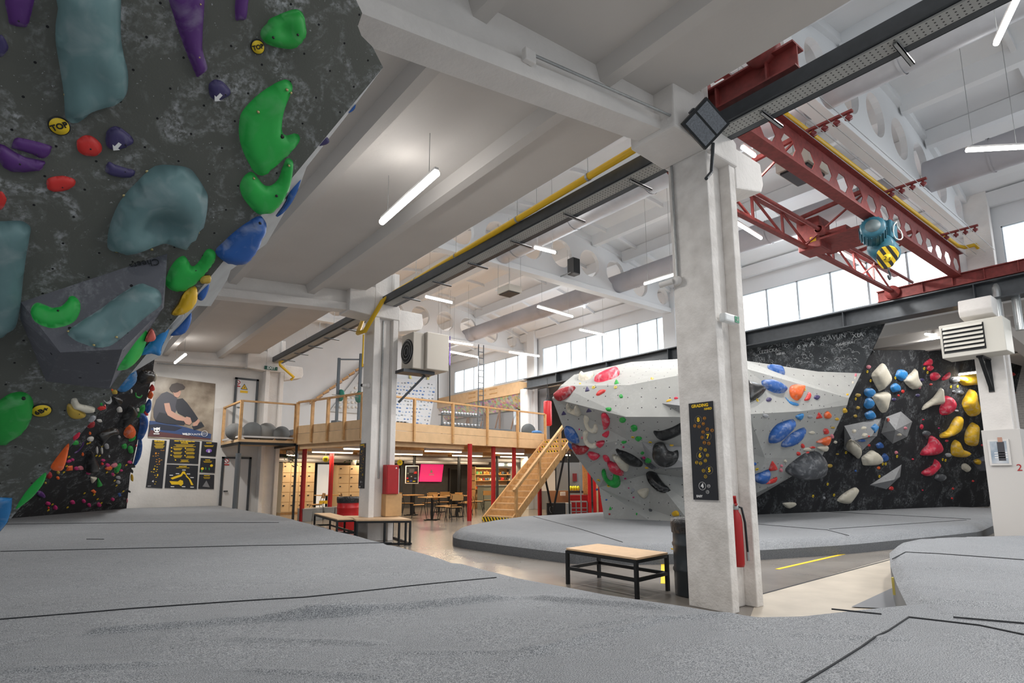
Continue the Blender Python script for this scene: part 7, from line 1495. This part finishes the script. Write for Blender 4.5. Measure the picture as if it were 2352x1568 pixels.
# LED training board with a grid of small holds
kb = empty('training_board', at(955, 920, y=26.9), 'tall white training board dotted with small blue and white holds', 'training board')
a = at(897, 866, y=26.95); b = at(1004, 872, y=26.95); c = at(990, 985, y=26.2); KP = Plane(a, b, Vector((c.x, 26.2, c.z))); MB().prism([KP.hit(*p) for p in ((900, 868), (1003, 873), (985, 990), (880, 990))], -KP.n*.05).build('board_panel', mat('kb_white', (.62, .64, .67), .6), kb)
kmesh = {}
for j in range(13):
    for i in range(13):
        px, py = 908+i*7.6-(j*1.6), 878+j*8.2+i*.4
        if px > 1000-j*1.2 or px < 897-j*1.0 or rnd.random() < .12: continue
        q = KP.hit(px+rnd.uniform(-.8, .8), py+rnd.uniform(-.8, .8)); ci = rnd.choice('bbwwe')
        kmesh.setdefault(ci, MB()).ball(q, .055*rnd.uniform(.7, 1.2), 8, (1.3, .6, .8))
for ci, mb in kmesh.items(): o = mb.build('small_holds', {'b': mat('kb_blue', (.08, .2, .5), .5), 'w': mat('kb_pale', (.5, .6, .75), .5), 'e': mat('kb_grey', (.25, .28, .3), .5)}[ci], kb); o['kind'] = 'stuff'
# dumbbell rack
dr = empty('dumbbell_rack', at(1055, 965, y=21.5), 'two tier rack of dumbbells behind the railing', 'dumbbell rack'); yd = 21.5; zs = [at(1055, 951, y=yd).z, at(1055, 976, y=yd).z]
xa, xb = at(1012, 960, y=yd).x, at(1103, 960, y=yd).x
for z_ in zs: MB().box((xa, yd-.15, z_-.09), (xb, yd+.2, z_-.05)).build('tier', STEEL, dr)
for x in (xa+.1, xb-.1): MB().beam((x, yd+.05, 2.73), (x, yd+.05, zs[0]), .06, .06).build('leg', STEEL, dr)
db = None
for li, z_ in enumerate(zs):
    n = 13 if li == 0 else 11
    for k in range(n):
        x = xa+.15+(xb-xa-.3)*k/(n-1)
        if db is None:
            db = empty('dumbbell', (0, 0, 0), '', 'dumbbell', 'dumbbells on the rack')
            for s in (-1, 1): MB().lathe((0, s*.09, 0), [(.0001, -.05), (.062, -.05), (.07, -.03), (.07, .03), (.062, .05), (.0001, .05)], 12, (0, 1, 0)).build('weight', mat('chromed_steel', (.35, .38, .42), .25, .7), db)
            MB().tube([(0, -.06, 0), (0, .06, 0)], .016, 8).build('grip', GALV, db); o = db
        else: o = copy_tree(db)
        o.location = (x, yd, z_+.02); o['label'] = 'shiny dumbbell on the %s tier of the rack' % ['upper', 'lower'][li]
# gym bench, plate, boxes, bag
gb = empty('gym_bench', at(1140, 993, y=19), 'long dark low bench behind the railing', 'bench'); q0_, q1_ = at(1120, 985, y=19), at(1172, 990, y=19); MB().box((q0_.x, 18.9, q1_.z), (q1_.x, 19.3, q1_.z+.06)).build('bench_top', SB, gb)
for x in (q0_.x+.1, q1_.x-.15): MB().box((x, 18.95, 2.73), (x+.08, 19.25, q1_.z)).build('leg', SB, gb)
q = at(1213, 985, y=18.2); tag(MB().lathe((q.x, 18.2, 2.95+.3), [(.0001, 0), (.3, 0), (.3, .06), (.08, .07), (.0001, .07)], 26, (-.4, -1, .1)).build('weight_disc', mat('rubber_dark', (.03, .04, .045), .6)), 'large dark weight disc leaning above the wooden boxes', 'weight plate')
for px, w_, c_, l in ((1192, .38, (.30, .14, .10), 'red-brown slatted crate, leftmost on the mezzanine edge'), (1206, .3, (.6, .42, .27), 'pale box between the two crates on the mezzanine edge'), (1220, .34, (.45, .25, .12), 'brown slatted crate under the weight disc'), (1234, .34, (.6, .5, .42), 'pale box under the blue cloth')):
    q = at(px, 1003, y=17.2); r = empty('crate', (q.x, 17.2, 2.73), l, 'crate', 'crates on the mezzanine edge'); MB().box((q.x-w_/2, 17.2, 2.73), (q.x+w_/2, 17.6, 3.08)).build('crate_body', mat('crate_%d' % px, c_, .7), r)
    for k in range(3): MB().box((q.x-w_/2-.01, 17.185, 2.78+.1*k), (q.x+w_/2+.01, 17.2, 2.84+.1*k)).build('slat', mat('crate_%d' % px, c_, .7), r)
q = at(1233, 991, y=17.4); tag(MB().ball((q.x, 17.4, 3.14), .2, 14, (1.2, .9, .35)).build('blue_cloth', mat('cloth_blue', (.02, .18, .5), .7, bump=.8, bscale=9)), 'crumpled bright blue cloth on the pale box', 'cloth')
q = at(1258, 950, y=16.9); bg_ = empty('punching_bag', q, 'red punching bag hanging at the right end of the mezzanine', 'punching bag'); zt_ = at(1258, 921, y=16.9).z; zb_ = at(1258, 978, y=16.9).z
MB().lathe((q.x, 16.9, zb_), [(.0001, 0), (.13, .01), (.16, .06), (.16, zt_-zb_-.03), (.14, zt_-zb_), (.0001, zt_-zb_)], 20).build('bag', mat('bag_red', (.55, .015, .02), .45, bump=.2), bg_)
m = MB(); [m.tube([(q.x+s*.12, 16.9, zt_-.15), (q.x, 16.9, zt_+.28)], .015, 6) for s in (-1, 1)]; m.tube([(q.x, 16.9, zt_+.28), (q.x, 16.9, 5.3)], .01, 5); m.build('strap', BLACKM, bg_)
q = at(1184, 955, x=16.25); r = empty('blue_poster', q, 'blue and white poster on the far white column', 'poster'); MB().box((16.27, q.y-.12, q.z-.4), (16.3, q.y+.16, q.z+.3)).build('poster_sheet', mat('poster_blue', (.2, .3, .42), .5, noise=.7, nscale=5, col2=(.65, .68, .7)), r)
q = at(888, 835, y=27.25); 
lg = empty('wall_emblem', at(965, 860, y=27.2), 'pale yellow round emblem high on the back wall', 'emblem'); q = at(963, 862, y=27.24); MB().lathe(q, [(.62, 0), (.62, .02), (.5, .02), (.5, 0)], 30, (0, -1, 0)).build('ring', mat('pale_yellow', (.80, .72, .30), .6), lg); MB().lathe(q+Vector((.55, 0, .15)), [(.0001, 0), (.2, 0), (.2, .02), (.0001, .02)], 18, (0, -1, 0)).build('dot', mat('pale_yellow', (.80, .72, .30), .6), lg)
for k, (px, c_) in enumerate(((914, .5), (922, .5), (930, .5))):
    q = at(px, 975, y=17.6); tag(MB().tube([(q.x, 17.6, 2.95), (q.x, 17.6, 3.25)], .05, 10).build('resistance_tube', BLACKM), 'black foam roll standing behind the railing, %s of three' % ['left', 'middle', 'right'][k], 'foam roll', 'foam rolls')
